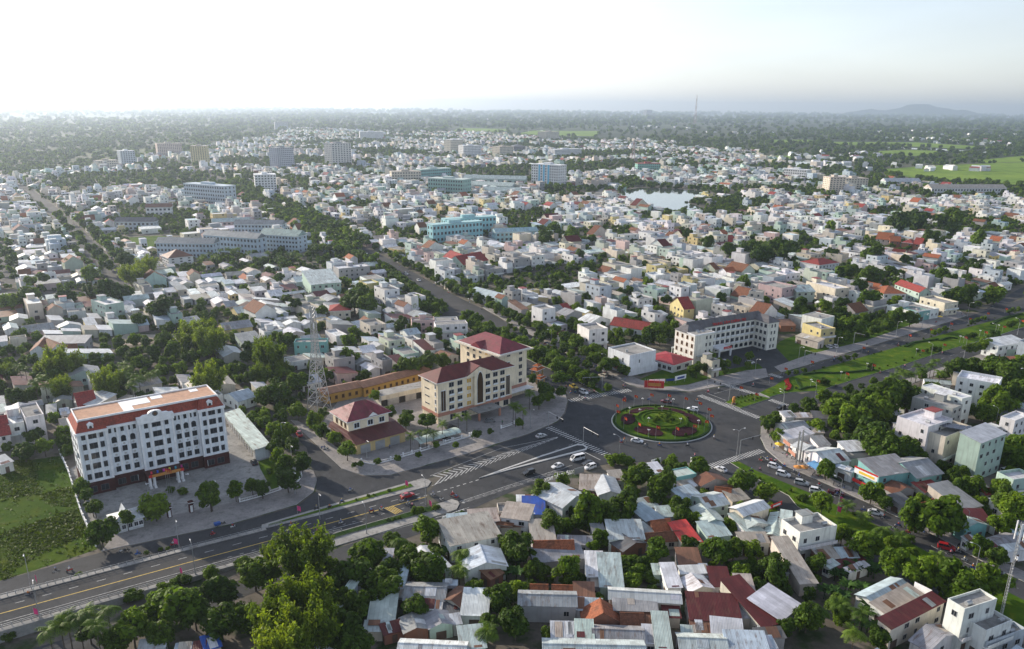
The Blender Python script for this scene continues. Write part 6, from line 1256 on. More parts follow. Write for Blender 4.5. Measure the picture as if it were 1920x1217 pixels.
def palm_px(zone, x, y, h, kind='coco'): g0 = gz(zone, x, y, h); palm(g0[0], g0[1], h, kind)
def bamboo(x, y, r, h):
    fo, st = random.choice(BAMBOO); root = thing('bamboo_clump', f'{"huge" if h > 13 else "big" if h > 10 else "small"} feathery yellow-green bamboo clump', 'bamboo', (x, y, 0), random.uniform(0, 6), 'bamboo clumps', True)
    k = r / .62; put('foliage', fo, root, None, 0, None, (k, k, h)); put('culm', st, root, None, 0, None, (k, k, h))
def bamboo_px(zone, x, y, rz_):
    sc_ = ZONES[zone][2]; px_, py_ = q(zone, x, y); g0 = G(px_, py_, 6.0); r = rz_ / sc_ * math.hypot(g0[0], g0[1], EYE) / FOCAL; h = max(7, min(17, r * 2.5)); g0 = G(px_, py_, h * .62); bamboo(g0[0], g0[1], r, h)
def banana_px(zone, x, y, n=3):
    g0 = gz(zone, x, y, 1.8)
    for k in range(n):
        root = thing('banana_plant', 'banana plant with broad arching leaves', 'banana plant', (g0[0] + random.gauss(0, 1.2), g0[1] + random.gauss(0, 1.2), 0), random.uniform(0, 6), 'banana plants', True); s = random.uniform(1.1, 1.6); put('stem', BSTEM, root, None, 0, None, (s, s, s)); put('leaves', random.choice(BANANA), root, None, 0, None, (s, s, s))
SHRUB_GROUP = 'clipped shrubs'
def shrub(x, y, r, z=0.2, m='round', label=None, hz=.8):
    o = put('shrub', random.choice(CROWNS[m]), None, (x, y, z + r * hz * .75), random.uniform(0, 6), None, (r, r, r * hz)); tag(o, label or f'{"low" if r < .7 else "rounded" if r < 1.3 else "broad"} {"dark" if m == "dark" else "bright"} green shrub', 'shrub', SHRUB_GROUP, label is None); return o
r_, d_, c_ = 'round', 'dark', 'cone'
NEAR = {
 'A': [(400, 350, 45, d_), (270, 470, 50, d_), (330, 545, 60, r_), (480, 430, 60, r_), (600, 850, 60, r_), (650, 920, 50, r_), (690, 1000, 60, d_), (180, 580, 70, d_), (230, 490, 50, d_), (1160, 1000, 95, r_), (1580, 930, 92, c_), (1765, 890, 62, c_), (1890, 840, 62, r_), (420, 20, 60, r_), (60, 560, 40, d_)],
 'F': [(725, 370, 100, d_), (915, 290, 62, c_), (1510, 130, 88, c_), (590, 60, 55, r_), (680, 195, 60, d_), (1290, 890, 150, r_), (1590, 1020, 130, d_), (1570, 800, 115, d_), (950, 1060, 130, r_), (1060, 980, 80, r_), (1830, 660, 130, d_), (1130, 880, 85, r_), (1400, 960, 110, d_), (830, 1150, 90, d_), (640, 1090, 75, d_), (1150, 1110, 90, d_)],
 'G': [(710, 590, 110, r_), (680, 740, 120, d_), (820, 790, 115, d_), (640, 930, 115, d_), (560, 760, 120, d_), (1090, 450, 100, r_), (1110, 690, 120, d_), (970, 620, 90, d_), (1020, 950, 92, d_), (560, 1080, 130, d_), (620, 1180, 120, d_), (90, 720, 85, d_), (1600, 540, 70, d_), (1435, 685, 42, r_), (1560, 880, 100, d_), (1490, 1050, 80, d_), (1610, 1010, 70, d_), (530, 900, 90, d_), (1150, 600, 60, d_), (760, 880, 80, d_), (1400, 830, 70, d_)],
 'H': [(230, 310, 72, d_), (310, 370, 50, r_), (285, 480, 88, d_), (520, 410, 110, r_), (620, 430, 90, d_), (720, 370, 110, d_), (780, 220, 95, d_), (940, 270, 105, d_), (1030, 400, 72, d_), (1110, 465, 52, r_), (100, 630, 98, d_), (180, 745, 62, d_), (380, 755, 92, r_), (575, 570, 56, r_), (525, 630, 38, r_), (895, 650, 78, r_), (1235, 640, 88, r_), (1335, 630, 72, d_), (1440, 650, 62, r_), (1320, 500, 52, r_), (1390, 250, 72, r_), (1500, 300, 50, r_), (80, 1060, 105, d_), (1080, 610, 60, d_), (40, 940, 60, d_), (260, 1120, 45, d_), (680, 480, 60, d_), (450, 480, 55, d_), (400, 420, 40, d_), (560, 930, 40, d_), (870, 340, 60, d_)],
 'I': [(55, 310, 62, r_), (375, 370, 60, r_), (400, 180, 56, r_), (660, 310, 62, r_), (740, 370, 50, d_), (490, 550, 62, r_), (630, 600, 90, r_), (800, 720, 95, r_), (940, 780, 90, r_), (1170, 830, 110, r_), (1340, 830, 80, r_), (920, 440, 90, r_), (1060, 450, 110, r_), (100, 730, 78, d_), (290, 1030, 82, d_), (170, 1085, 62, d_), (350, 720, 60, d_), (1280, 630, 60, r_), (1380, 680, 62, d_), (1410, 500, 62, r_), (1490, 400, 90, r_), (1400, 300, 62, r_), (1430, 360, 80, d_), (700, 1150, 75, d_), (1250, 280, 60, r_), (300, 900, 50, d_), (900, 110, 60, d_), (800, 60, 90, d_), (720, 90, 70, d_), (950, 360, 50, r_), (1480, 60, 80, r_), (1120, 230, 60, d_), (1180, 200, 50, d_)],
 'E': [(145, 830, 62, d_), (220, 920, 38, r_), (320, 735, 50, d_), (420, 715, 55, d_), (520, 670, 52, c_), (685, 615, 40, c_), (770, 590, 24, c_), (850, 560, 30, r_), (600, 740, 82, r_), (720, 820, 110, r_), (760, 720, 90, d_), (850, 900, 105, d_), (930, 650, 120, d_), (1050, 640, 100, d_), (880, 740, 90, r_), (1700, 690, 92, r_), (1600, 765, 60, r_), (900, 985, 100, d_), (1000, 1000, 100, d_), (1090, 1010, 90, d_), (590, 930, 42, r_), (530, 1135, 62, r_), (1780, 1000, 92, r_), (480, 850, 60, r_), (1420, 470, 70, d_), (1480, 450, 62, d_), (1545, 460, 70, d_), (1600, 320, 42, r_), (1540, 340, 36, r_), (1490, 345, 36, d_), (1700, 450, 80, d_), (1640, 480, 72, r_), (1780, 500, 100, d_), (1830, 620, 90, d_), (1850, 430, 60, r_), (1240, 600, 60, d_), (1560, 640, 70, r_), (1620, 690, 50, d_), (1520, 760, 40, d_), (1660, 260, 40, r_), (700, 950, 60, d_)],
 'D': [(80, 410, 50, r_), (130, 400, 42, r_), (235, 500, 66, r_), (210, 440, 50, r_), (590, 250, 80, d_), (640, 300, 55, d_), (540, 300, 55, d_), (870, 540, 34, c_), (985, 530, 44, c_), (1110, 510, 40, c_), (1222, 480, 44, d_), (1325, 440, 34, c_), (430, 180, 36, r_), (20, 350, 50, d_), (1545, 1040, 56, r_)],
 'K': [(990, 80, 112, d_), (1130, 140, 112, d_), (850, 20, 92, d_), (560, 330, 92, d_), (660, 300, 80, d_), (830, 380, 82, d_), (860, 500, 120, r_), (930, 670, 118, r_), (720, 850, 112, d_), (930, 890, 92, d_), (760, 960, 90, d_), (640, 800, 70, d_), (260, 120, 70, r_), (400, 180, 60, r_), (120, 90, 60, r_), (1400, 680, 60, r_)],
 'C': [(180, 725, 76, d_), (20, 690, 52, d_), (580, 850, 45, r_), (690, 820, 34, c_), (250, 920, 30, r_), (410, 930, 32, r_), (100, 1010, 26, r_), (930, 755, 42, r_), (1130, 480, 82, d_), (1090, 570, 62, d_)],
 'B': [(340, 650, 72, r_), (480, 720, 72, r_), (550, 680, 50, d_), (530, 815, 62, r_), (640, 870, 62, r_), (735, 860, 52, r_), (740, 970, 80, r_), (970, 540, 52, d_), (1090, 655, 62, d_), (1220, 720, 72, d_), (990, 1065, 36, c_), (1155, 1040, 36, c_), (1325, 1010, 30, c_), (1470, 935, 34, c_), (1630, 930, 30, c_), (850, 1085, 32, c_), (800, 1090, 28, r_), (760, 210, 82, r_), (1250, 290, 90, d_), (1400, 250, 100, d_), (1160, 320, 70, d_), (170, 500, 110, d_), (330, 410, 90, d_), (60, 520, 100, d_), (420, 400, 60, d_), (620, 370, 45, d_)],
 'M': [(90, 70, 62, d_), (210, 140, 82, r_), (330, 190, 86, r_), (450, 280, 92, r_), (500, 340, 80, r_), (450, 470, 95, d_), (650, 440, 112, d_), (480, 570, 85, r_), (570, 640, 105, r_), (760, 640, 132, d_), (600, 830, 150, d_), (310, 930, 118, d_), (180, 890, 62, d_), (30, 990, 90, c_), (540, 120, 90, d_), (400, 760, 50, d_)],
 'L': [(700, 620, 90, d_), (790, 640, 90, d_), (740, 570, 80, d_), (170, 480, 46, r_), (640, 500, 42, r_), (890, 540, 42, r_), (470, 710, 46, r_), (1040, 790, 62, d_), (1060, 1090, 80, d_), (1130, 640, 60, r_), (1140, 830, 45, d_), (210, 900, 60, r_), (140, 880, 50, r_), (280, 640, 55, d_), (1330, 1040, 60, d_)],
 'O': [(640, 430, 62, r_), (420, 30, 36, r_), (460, 75, 36, r_), (505, 125, 38, r_), (550, 175, 40, r_), (600, 215, 40, r_), (650, 260, 42, d_), (690, 300, 44, d_), (765, 380, 46, r_), (725, 345, 40, d_), (560, 45, 36, r_), (610, 85, 38, r_), (655, 130, 40, r_), (700, 170, 40, r_), (745, 215, 42, r_), (790, 250, 44, r_), (840, 290, 50, r_), (900, 330, 60, d_), (200, 590, 72, d_), (470, 595, 56, d_), (640, 560, 62, d_), (770, 555, 80, d_), (60, 630, 62, r_), (880, 560, 60, d_), (480, 360, 36, d_), (1150, 670, 90, d_), (990, 760, 60, d_), (240, 500, 45, d_), (320, 485, 45, d_), (70, 340, 40, d_), (60, 300, 40, d_)],
 'Q': [(90, 250, 90, d_), (30, 260, 70, d_), (590, 400, 55, d_), (740, 440, 80, d_), (870, 420, 42, d_), (910, 440, 32, d_), (980, 350, 42, d_), (1490, 370, 56, d_), (760, 290, 70, d_), (590, 250, 52, d_), (450, 285, 50, d_), (430, 120, 46, d_), (1340, 580, 70, d_), (1440, 560, 60, d_), (1620, 580, 60, r_), (1300, 480, 60, d_), (1230, 440, 60, r_), (650, 510, 60, d_), (520, 430, 40, r_), (730, 610, 70, r_), (530, 640, 60, d_), (400, 660, 60, r_), (230, 640, 50, r_), (920, 730, 60, r_), (1020, 740, 55, d_), (560, 790, 60, r_), (640, 800, 60, r_), (840, 810, 26, c_), (910, 770, 26, c_), (780, 840, 36, d_), (1160, 180, 60, d_), (1500, 180, 60, r_), (940, 60, 70, d_), (1060, 40, 70, d_), (1300, 40, 80, d_)],
 'P': [(570, 200, 40, d_), (480, 290, 50, d_), (540, 390, 60, d_), (230, 530, 42, d_), (810, 630, 38, d_), (890, 620, 42, r_), (1100, 630, 42, r_), (1370, 430, 28, d_), (1490, 620, 48, r_), (1520, 550, 42, d_), (1650, 490, 60, r_), (1310, 430, 40, d_), (1250, 150, 50, d_), (430, 150, 60, r_), (240, 170, 60, d_), (300, 120, 70, r_), (1700, 250, 90, d_), (1780, 290, 80, d_), (1550, 260, 60, d_), (1400, 200, 60, d_), (1010, 210, 34, d_), (980, 500, 42, d_), (1150, 430, 36, r_), (1420, 1040, 45, d_), (1690, 1030, 30, d_)],
}
for zk, lst in NEAR.items():
    for x, y, rr, kd in lst: tree_px(zk, x, y, rr, kd)
for x, y in ((330, 690), (460, 680), (590, 650), (1180, 460), (1300, 440), (1420, 410)): tree_px('N', x, y, 50, 'round')
for x, y in ((440, 560), (530, 535), (630, 500), (1060, 385), (1150, 355), (1240, 320), (1660, 220), (1740, 195), (1820, 170)): tree_px('W', x, y, 48, 'round')
for zk, x, y, rr in (('N', 900, 840, 80), ('N', 960, 830, 60), ('N', 1680, 590, 70), ('W', 440, 820, 55), ('W', 540, 815, 45), ('W', 1080, 600, 58), ('W', 1000, 620, 45), ('W', 1680, 430, 62), ('W', 1740, 400, 48), ('W', 1850, 360, 50), ('W', 180, 830, 40), ('W', 330, 830, 40)):
    g0 = gz(zk, x, y, 1.5); shrub(g0[0], g0[1], rr / ZONES[zk][2] * math.hypot(g0[0], g0[1], EYE) / FOCAL, .2, 'dark', None, .95)
for zk, pts in (('F', ((430, 1040, 8), (560, 985, 9), (690, 1050, 9), (770, 930, 9), (350, 1080, 8), (480, 1000, 8), (620, 960, 8))), ('C', ((40, 850, 6), (110, 820, 6), (170, 815, 7), (230, 830, 6), (300, 760, 7), (430, 700, 7), (500, 690, 6.5), (880, 610, 8), (960, 650, 7.5))), ('K', ((280, 1090, 8), (480, 890, 7), (1560, 440, 5)))):
    for x, y, h in pts: palm_px(zk, x, y, h, 'royal' if zk == 'C' else 'coco')
for x, y in ((1000, 520), (1030, 480), (1060, 500), (1110, 510), (1150, 455), (1180, 480), (1240, 450), (1300, 500), (1350, 450), (1270, 420), (1400, 460)): palm_px('E', x, y, random.uniform(7, 10))
for x, y in ((570, 640), (620, 600), (680, 570), (800, 540), (880, 520), (930, 540), (1000, 520), (1330, 560), (1440, 640), (1480, 620), (1560, 570), (1620, 560), (1690, 590), (1860, 510), (760, 600), (1120, 560)): palm_px('U', x, y, random.uniform(8, 12))
for x, y in ((500, 440), (540, 520), (420, 490), (1480, 280), (1520, 330), (1560, 420), (1600, 470), (1660, 430), (1740, 420), (1800, 400), (1450, 380), (1580, 540), (1860, 370), (230, 300), (300, 340)): palm_px('Y', x, y, random.uniform(7, 11))
for x, y in ((480, 960, ), (600, 1010), (560, 1120), (350, 990)): palm_px('I', x, y, random.uniform(5, 7))
for x, y in ((1310, 600), (910, 520), (1300, 700), (1480, 1100)): palm_px('G', x, y, 5.0)
for zk, x, y, rr in (('G', 300, 580, 170), ('G', 90, 590, 60), ('G', 280, 860, 170), ('G', 120, 960, 150), ('G', 330, 1050, 170), ('G', 150, 1150, 170), ('G', 380, 940, 110), ('O', 950, 420, 90), ('O', 1045, 360, 70), ('O', 1400, 830, 140), ('O', 1500, 890, 100), ('O', 420, 1030, 110), ('O', 500, 1060, 80), ('O', 760, 1170, 90), ('O', 430, 1210, 60), ('O', 1480, 1150, 110), ('B', 110, 180, 120), ('B', 60, 110, 90), ('B', 180, 270, 70), ('B', 40, 320, 80), ('Y', 1290, 470, 150), ('Y', 720, 540, 110), ('Y', 680, 240, 130), ('Y', 480, 320, 70), ('Y', 60, 330, 80)): bamboo_px(zk, x, y, rr)
for zk, x, y, n in (('I', 470, 790, 4), ('I', 530, 760, 3), ('I', 650, 760, 4), ('I', 560, 870, 4), ('I', 430, 880, 3), ('I', 620, 1000, 4), ('I', 500, 940, 3), ('I', 640, 1080, 3), ('H', 60, 780, 4), ('G', 920, 600, 4), ('G', 1200, 610, 3), ('G', 1590, 730, 4), ('G', 640, 700, 3)): banana_px(zk, x, y, n)
# fillers: the nearest as trees of their own, the others as one mass
TREE_SPOTS.sort(key=lambda p: math.hypot(*p)); own = len(TREES); STUFF = []
for x, y in TREE_SPOTS:
    if not free(x, y, 1): continue
    rr = random.uniform(2.0, 4.0); px_, py_ = PX(x, y)
    if -20 < px_ < 1940 and py_ > 430 and math.hypot(x, y) < 420: tree(x, y, rr, random.choice(('round', 'dark', 'dark'))); own += 1
    else: STUFF.append((x, y, 0, rr))
    for k in range(random.choice((0, 1, 1, 2)) if green(x, y) else 0):
        x2, y2 = x + random.gauss(0, 5), y + random.gauss(0, 5)
        if free(x2, y2, 1): STUFF.append((x2, y2, 0, random.uniform(1.8, 3.8)))
# small gaps between houses fill with bushes and little trees
for k in range(14000):
    y = random.uniform(170, 1120); x = random.uniform(-.72, .72) * (y + 60)
    if free(x, y, 1) and in_view(x, y, 20) and y > 160: STUFF.append((x, y, 0, random.uniform(1.0, 2.9))); 
    if len(STUFF) > 6500: break
# avenue trees farther up the left hand streets
for (x0, y0), (x1, y1), n in (((110, 385), (5, 325), 26), ((75, 390), (-10, 335), 24), ((695, 458), (440, 342), 150), ((655, 486), (400, 347), 150), ((675, 474), (425, 348), 170), ((600, 470), (480, 395), 50), ((905, 575), (725, 480), 46), ((825, 588), (712, 507), 80), ((815, 578), (708, 500), 80), ((1075, 698), (870, 606), 90), ((1065, 703), (880, 615), 70), ((1125, 735), (1075, 702), 12), ((1170, 712), (912, 578), 30), ((1120, 700), (960, 618), 20), ((1180, 350), (1310, 350), 30), ((1290, 384), (1400, 380), 24), ((1160, 380), (1220, 398), 16)):
    a, c = Vector(G(x0, y0)), Vector(G(x1, y1))
    for k in range(n): p = a + (c - a) * (k / n); rs = random.uniform(3.2, 5.2) if n > 100 else random.uniform(1.5, 2.9); STUFF.append((p.x + random.gauss(0, 2.2), p.y + random.gauss(0, 2.2), rs * .4, rs))
for (x0, y0), (x1, y1), n, ra, rb3 in (((1172, 712), (740, 489), 38, 2.4, 3.6), ((1010, 730), (880, 640), 8, 2, 3), ((1118, 731), (872, 606), 46, 1.8, 3.4), ((820, 583), (708, 500), 34, 1.8, 3.2), ((264, 536), (108, 380), 42, 2.2, 3.3), ((194, 532), (60, 392), 38, 2.2, 3.3), ((695, 470), (560, 408), 26, 3.5, 5.5), ((655, 484), (520, 402), 26, 3.5, 5.5), ((5, 545), (-5, 440), 8, 3, 4), ((30, 540), (15, 460), 8, 3, 4), ((700, 505), (610, 478), 10, 4, 6)):
    a, c = Vector(G(x0, y0)), Vector(G(x1, y1))
    for k in range(n): p = a + (c - a) * ((k + random.uniform(.2, .8)) / n); tree(p.x + random.gauss(0, 1), p.y + random.gauss(0, 1), random.uniform(ra, rb3), random.choice(('round', 'round', 'dark')))
for x, y in FAR_TREES: STUFF.append((x + random.gauss(0, 4), y + random.gauss(0, 4), 0, random.uniform(3.2, 6.0)))
SPEC.sort(key=lambda t: -t[2] / math.hypot(t[0], t[1], EYE) * (1 if -10 < PX(t[0], t[1], 4)[0] < 1930 and PX(t[0], t[1], 6)[1] < 1217 else 0))
for k, (x, y, rr, kd) in enumerate(SPEC):
    if k < 300: real_tree(x, y, rr, kd)
    else: STUFF.append((x, y, rr * .7, rr))
def gn_scatter(name, label, pts, srcs):
    """one object: instances of crown meshes on points with their own size"""
    me = bpy.data.meshes.new(name); me.from_pydata([(p[0], p[1], p[2] + p[3] * .9) for p in pts], [], []); a = me.attributes.new('size', 'FLOAT', 'POINT'); a.data.foreach_set('value', np.array([p[3] for p in pts], dtype=np.float32))
    coll = bpy.data.collections.new(name + '_sources')
    for s in srcs: coll.objects.link(bpy.data.objects.new(s.name + '_source', s))
    ob = put(name, me); ob['kind'] = 'stuff'; ob['label'] = label
    ng = bpy.data.node_groups.new(name, 'GeometryNodeTree'); ng.interface.new_socket('Geometry', in_out='INPUT', socket_type='NodeSocketGeometry'); ng.interface.new_socket('Geometry', in_out='OUTPUT', socket_type='NodeSocketGeometry')
    N = ng.nodes; L_ = ng.links; gi, go = N.new('NodeGroupInput'), N.new('NodeGroupOutput'); ip = N.new('GeometryNodeInstanceOnPoints'); ci = N.new('GeometryNodeCollectionInfo'); ci.inputs[0].default_value = coll; ci.inputs['Separate Children'].default_value = True; ci.inputs['Reset Children'].default_value = True
    at = N.new('GeometryNodeInputNamedAttribute'); at.data_type = 'FLOAT'; at.inputs[0].default_value = 'size'; rv = N.new('FunctionNodeRandomValue'); rv.data_type = 'FLOAT_VECTOR'; rv.inputs[0].default_value = (-.1, -.1, 0); rv.inputs[1].default_value = (.1, .1, 6.28)
    L_.new(gi.outputs[0], ip.inputs['Points']); L_.new(ci.outputs[0], ip.inputs['Instance']); ip.inputs['Pick Instance'].default_value = True; L_.new(rv.outputs[0], ip.inputs['Rotation']); L_.new(at.outputs[0], ip.inputs['Scale']); L_.new(ip.outputs[0], go.inputs[0])
    md = ob.modifiers.new('scatter', 'NODES'); md.node_group = ng; return ob
near_st = [p for p in STUFF if math.hypot(p[0], p[1]) < 520]; far_st = [p for p in STUFF if math.hypot(p[0], p[1]) >= 520]
gn_scatter('undergrowth', 'bushes and small trees filling the gaps between the houses', near_st, [m for k in ('round', 'dark') for m in CROWNS[k][:3]])
gn_scatter('town_tree_cover', 'tree cover between the houses of the farther town', far_st, CROWN_LOW)
# woods beyond the town
WOOD = []; wp = [np.array(P0(*FAR_PX[:16]))]
blockers = [np.array(p) for p in BLOCKED if np.array(p)[:, 1].max() > 1100]
for k in range(20000):
    py_ = 205.5 + 150 * random.random() ** 2.4; px_ = random.uniform(-30, 1950); x, y = G(px_, py_ + .0115 * (px_ - 960) * .6)
    if y < 1000 or y > 24500: continue
    if inside(fp, x, y) and random.random() < .8: continue
    if fnoise(x, y, 900 + y * .12) > .82 and random.random() < .7: continue
    if any(inside(p, x, y) for p in blockers): continue
    WOOD.append((x, y, -2, random.uniform(4, 7) * (1 + max(0, y - 1500) / 2500)))
gn_scatter('woods', 'far green woods between the paddies and the horizon', WOOD, CROWN_LOW)
print('TREES', len(TREES), 'stuff', len(near_st), len(far_st), len(WOOD))
# ---- roundabout planting
def bed(name, cx, cy, r, ry, rot, m, z, h, label):
    b = MB(); pts = disc_pts(cx, cy, r, 20, ry, rot); zz = [rb_z(math.hypot(p[0] - RB[0], p[1] - RB[1])) for p in pts]; c = (cx, cy, rb_z(math.hypot(cx - RB[0], cy - RB[1])) + h)
    for i in range(20):
        j = (i + 1) % 20; a0, a1 = (*pts[i], zz[i] - .1), (*pts[j], zz[j] - .1); b0, b1 = (*pts[i], zz[i] + h), (*pts[j], zz[j] + h); b.face([a0, a1, b1, b0]); b.face([b0, b1, c])
    return tag(b.build(name, M[m]), label, 'flower bed')
for k in range(6):
    a = R(60 * k + 30 + 2); nm = ('east', 'north-east', 'north-west', 'west', 'south-west', 'south-east')
    lab = ['at the right rear', 'at the rear', 'at the left rear', 'at the left front', 'at the front', 'at the right front'][k]
    a = R((12, 62, 118, 172, 238, 302)[k]); bed('flower_bed', RB[0] + RR * .66 * math.cos(a), RB[1] + RR * .66 * math.sin(a), RR * .30, RR * .15, a + math.pi / 2, 'plum', 0, .3, 'plum coloured flower bed ' + ['at the right of the roundabout', 'at the back right of the roundabout', 'at the back left of the roundabout', 'at the left of the roundabout', 'at the front left of the roundabout', 'at the front right of the roundabout'][k])
def ring_hedge(name, r, w, h, label, m='hedge', a0=0, a1=360, bumpy=.06):
    b = MB(); n = 72; prev = None
    for i in range(n):
        t0, t1 = R(a0 + (a1 - a0) * i / n), R(a0 + (a1 - a0) * (i + 1) / n)
        for (ra, za, rb2, zb) in ((r - w, 0, r - w, h), (r - w, h, r + w, h), (r + w, h, r + w, 0)):
            P_ = lambda rr, zz, t: (RB[0] + rr * math.cos(t), RB[1] + rr * math.sin(t), rb_z(min(rr, RR - .5)) + zz)
            b.face([P_(rb2, zb, t0), P_(rb2, zb, t1), P_(ra, za, t1), P_(ra, za, t0)])
    return tag(b.build(name, M[m]), label, 'hedge')
ring_hedge('hedge_ring', RR - 1.0, .35, .5, 'outermost low clipped hedge ring around the roundabout'); ring_hedge('hedge_ring', RR * .5, .5, .55, 'bright middle hedge ring on the roundabout mound', 'lawn'); ring_hedge('hedge_ring', RR * .38, .3, .35, 'inner low hedge ring on the roundabout mound', 'lawn')
for k in range(26):
    a, rr = random.uniform(0, 6.28), RR * .27 * math.sqrt(random.random()); shrub(RB[0] + rr * math.cos(a), RB[1] + rr * math.sin(a), random.uniform(.5, 1.0), 2.0, 'round')
for k in range(14):
    a = k * 2 * math.pi / 14 + .2; rr = RR * (.82 if k % 2 else .56); shrub(RB[0] + rr * math.cos(a), RB[1] + rr * math.sin(a), random.uniform(.45, .75), rb_z(rr), 'dark', None, 1.3)
# ---- hedges and clipped plants on the boulevard median
def hedge_line(pts, w, h, label, m='hedge', z=.2):
    L_ = offset_line(pts, w); b = MB()
    for i in range(len(pts) - 1):
        lo = [(*pts[i], z), (*pts[i + 1], z), (*L_[i + 1], z), (*L_[i], z)]; hi = [(x, y, z + h) for x, y, _ in lo]; b.face(hi); b.face([lo[0], lo[1], hi[1], hi[0]]); b.face([lo[2], lo[3], hi[3], hi[2]]); b.face([lo[1], lo[2], hi[2], hi[1]]); b.face([lo[3], lo[0], hi[0], hi[3]])
    return tag(b.build('hedge', M[m]), label, 'hedge')
hedge_line(poly('N', (560, 730), (800, 700), (1100, 710), (1400, 690), (1739, 650)), 1.0, .6, 'long dark sinuous hedge across the lawn of the wide median near the cream block'); hedge_line(poly('N', (440, 800), (470, 880), (540, 960)), .8, .6, 'short curved dark hedge beside the red flower bed on the wide median')
hedge_line(poly('N', (520, 980), (640, 940), (780, 925)), .8, .5, 'low dark hedge at the near edge of the wide median'); hedge_line(poly('W', (0, 800), (130, 730), (500, 680), (520, 670)), 1.4, .6, 'broad curved dark hedge in the middle of the wide median'); hedge_line(poly('W', (1400, 430), (1500, 370), (1640, 320), (1900, 260)), 1.4, .6, 'long curved dark hedge at the far end of the wide median'); hedge_line(poly('W', (550, 700), (700, 650), (830, 665)), 1.2, .6, 'crescent hedge around the round flower bed on the wide median')
g0 = [gz('N', x, y) for x, y in ((290, 800), (340, 790), (340, 850), (385, 910), (360, 975), (290, 990), (290, 960), (330, 920), (290, 860), (260, 830))]; b = MB(); b.prism(g0, .2, .6, 0); M['crimson'] = m_ground('crimson_bed', (.16, .012, .012), (.22, .02, .02), None, .8, 3, .95, .15); tag(b.build('flower_bed', M['crimson']), 'wavy crimson flower bed at the head of the wide median', 'flower bed')
for k in range(26):
    t = k / 25; a = Vector(gz('N', 740, 660)); c = Vector(gz('W', 1740, 230)); p = a + (c - a) * t
    if k % 3 != 2: shrub(p.x + random.gauss(0, .5), p.y - .8, random.uniform(.5, .8), .2, 'dark')
for pts_, n in ((((1440, 740), (1600, 708)), 8), (((1640, 695), (1760, 656)), 8), (((1370, 760), (1430, 746)), 8), (((1368, 750), (1412, 742)), 7), (((1400, 886), (1500, 940)), 6)):
    a, c = Vector(G(*pts_[0])), Vector(G(*pts_[1]))
    for k in range(n): p = a + (c - a) * (k + .5) / n; shrub(p.x, p.y, random.uniform(.4, .8), .2, random.choice(('dark', 'round')))
for zk, x, y, rr in (('F', 1250, 770, 2.0), ('F', 1180, 790, 2.0), ('F', 1320, 735, 2.2), ('F', 1520, 690, 1.8), ('F', 940, 850, 2.2), ('F', 990, 845, 2.0), ('S', 830, 375, .8), ('S', 578, 435, .7), ('S', 645, 422, .5), ('S', 432, 480, .5), ('S', 1160, 635, 1.8), ('S', 1200, 620, 1.6), ('S', 1380, 585, 1.2), ('S', 1410, 580, 1.0), ('S', 820, 725, .7), ('S', 885, 715, .7), ('S', 950, 700, .7), ('F', 1055, 520, .9), ('F', 1155, 495, .8), ('F', 1205, 487, .7), ('H', 640, 150, 3.0), ('H', 700, 145, 2.8), ('H', 740, 155, 2.2), ('H', 945, 148, 1.4), ('A', 1370, 890, 1.8), ('A', 1280, 880, 1.6), ('I', 265, 355, 1.8), ('I', 240, 350, 1.2), ('I', 190, 300, .8), ('I', 770, 610, 2.0), ('I', 880, 590, 1.6), ('I', 890, 660, 1.6), ('I', 560, 440, 1.0), ('I', 620, 455, 1.2), ('F', 960, 850, 2.2), ('F', 60, 1130, 1.8), ('H', 1350, 770, 3), ('H', 1450, 790, 3), ('H', 1400, 760, 2.6), ('H', 740, 740, 3), ('H', 820, 760, 3.2), ('H', 780, 800, 3), ('H', 860, 820, 2.4), ('H', 720, 790, 2.2)):
    g0 = gz(zk, x, y, .8); shrub(g0[0], g0[1], rr, .2, random.choice(('round', 'dark')))
for x, y in ((520, 390), (610, 460), (720, 530), (830, 575), (1045, 690)): palm_px('I', x, y, 2.6)
# ---- wild grass of the meadow: blades in tufts, one mass
fa = np.array(field_pts); TQ = []; cnt = 0
while cnt < 3800:
    x, y = random.uniform(fa[:, 0].min(), fa[:, 0].max()), random.uniform(fa[:, 1].min(), fa[:, 1].max())
    if not inside(field_pts, x, y) or PX(x, y)[0] < -15: continue
    if fnoise(x * 2, y * 2, 25) < .5 and random.random() < .92: continue
    cnt += 1; s = random.uniform(.2, .42) * (.6 + fnoise(x, y, 9)); P = np.array([[x, y, s * .3]] * 3) + rng.normal(scale=.35, size=(3, 3)) * [1, 1, .1]; N = rng.normal(size=(3, 3)); N[:, 2] = abs(N[:, 2]) + .6; N /= np.linalg.norm(N, axis=1, keepdims=True); TQ.append(quads_at(P, N, s, 1.6))
M['grass'] = m_leaf('meadow_grass', (.052, .092, .006), .3, .3)
o = put('grass', leaf_mesh('grass', np.concatenate(TQ), [M['grass']])); o['kind'] = 'stuff'; o['label'] = 'tufted rough grass of the meadow'
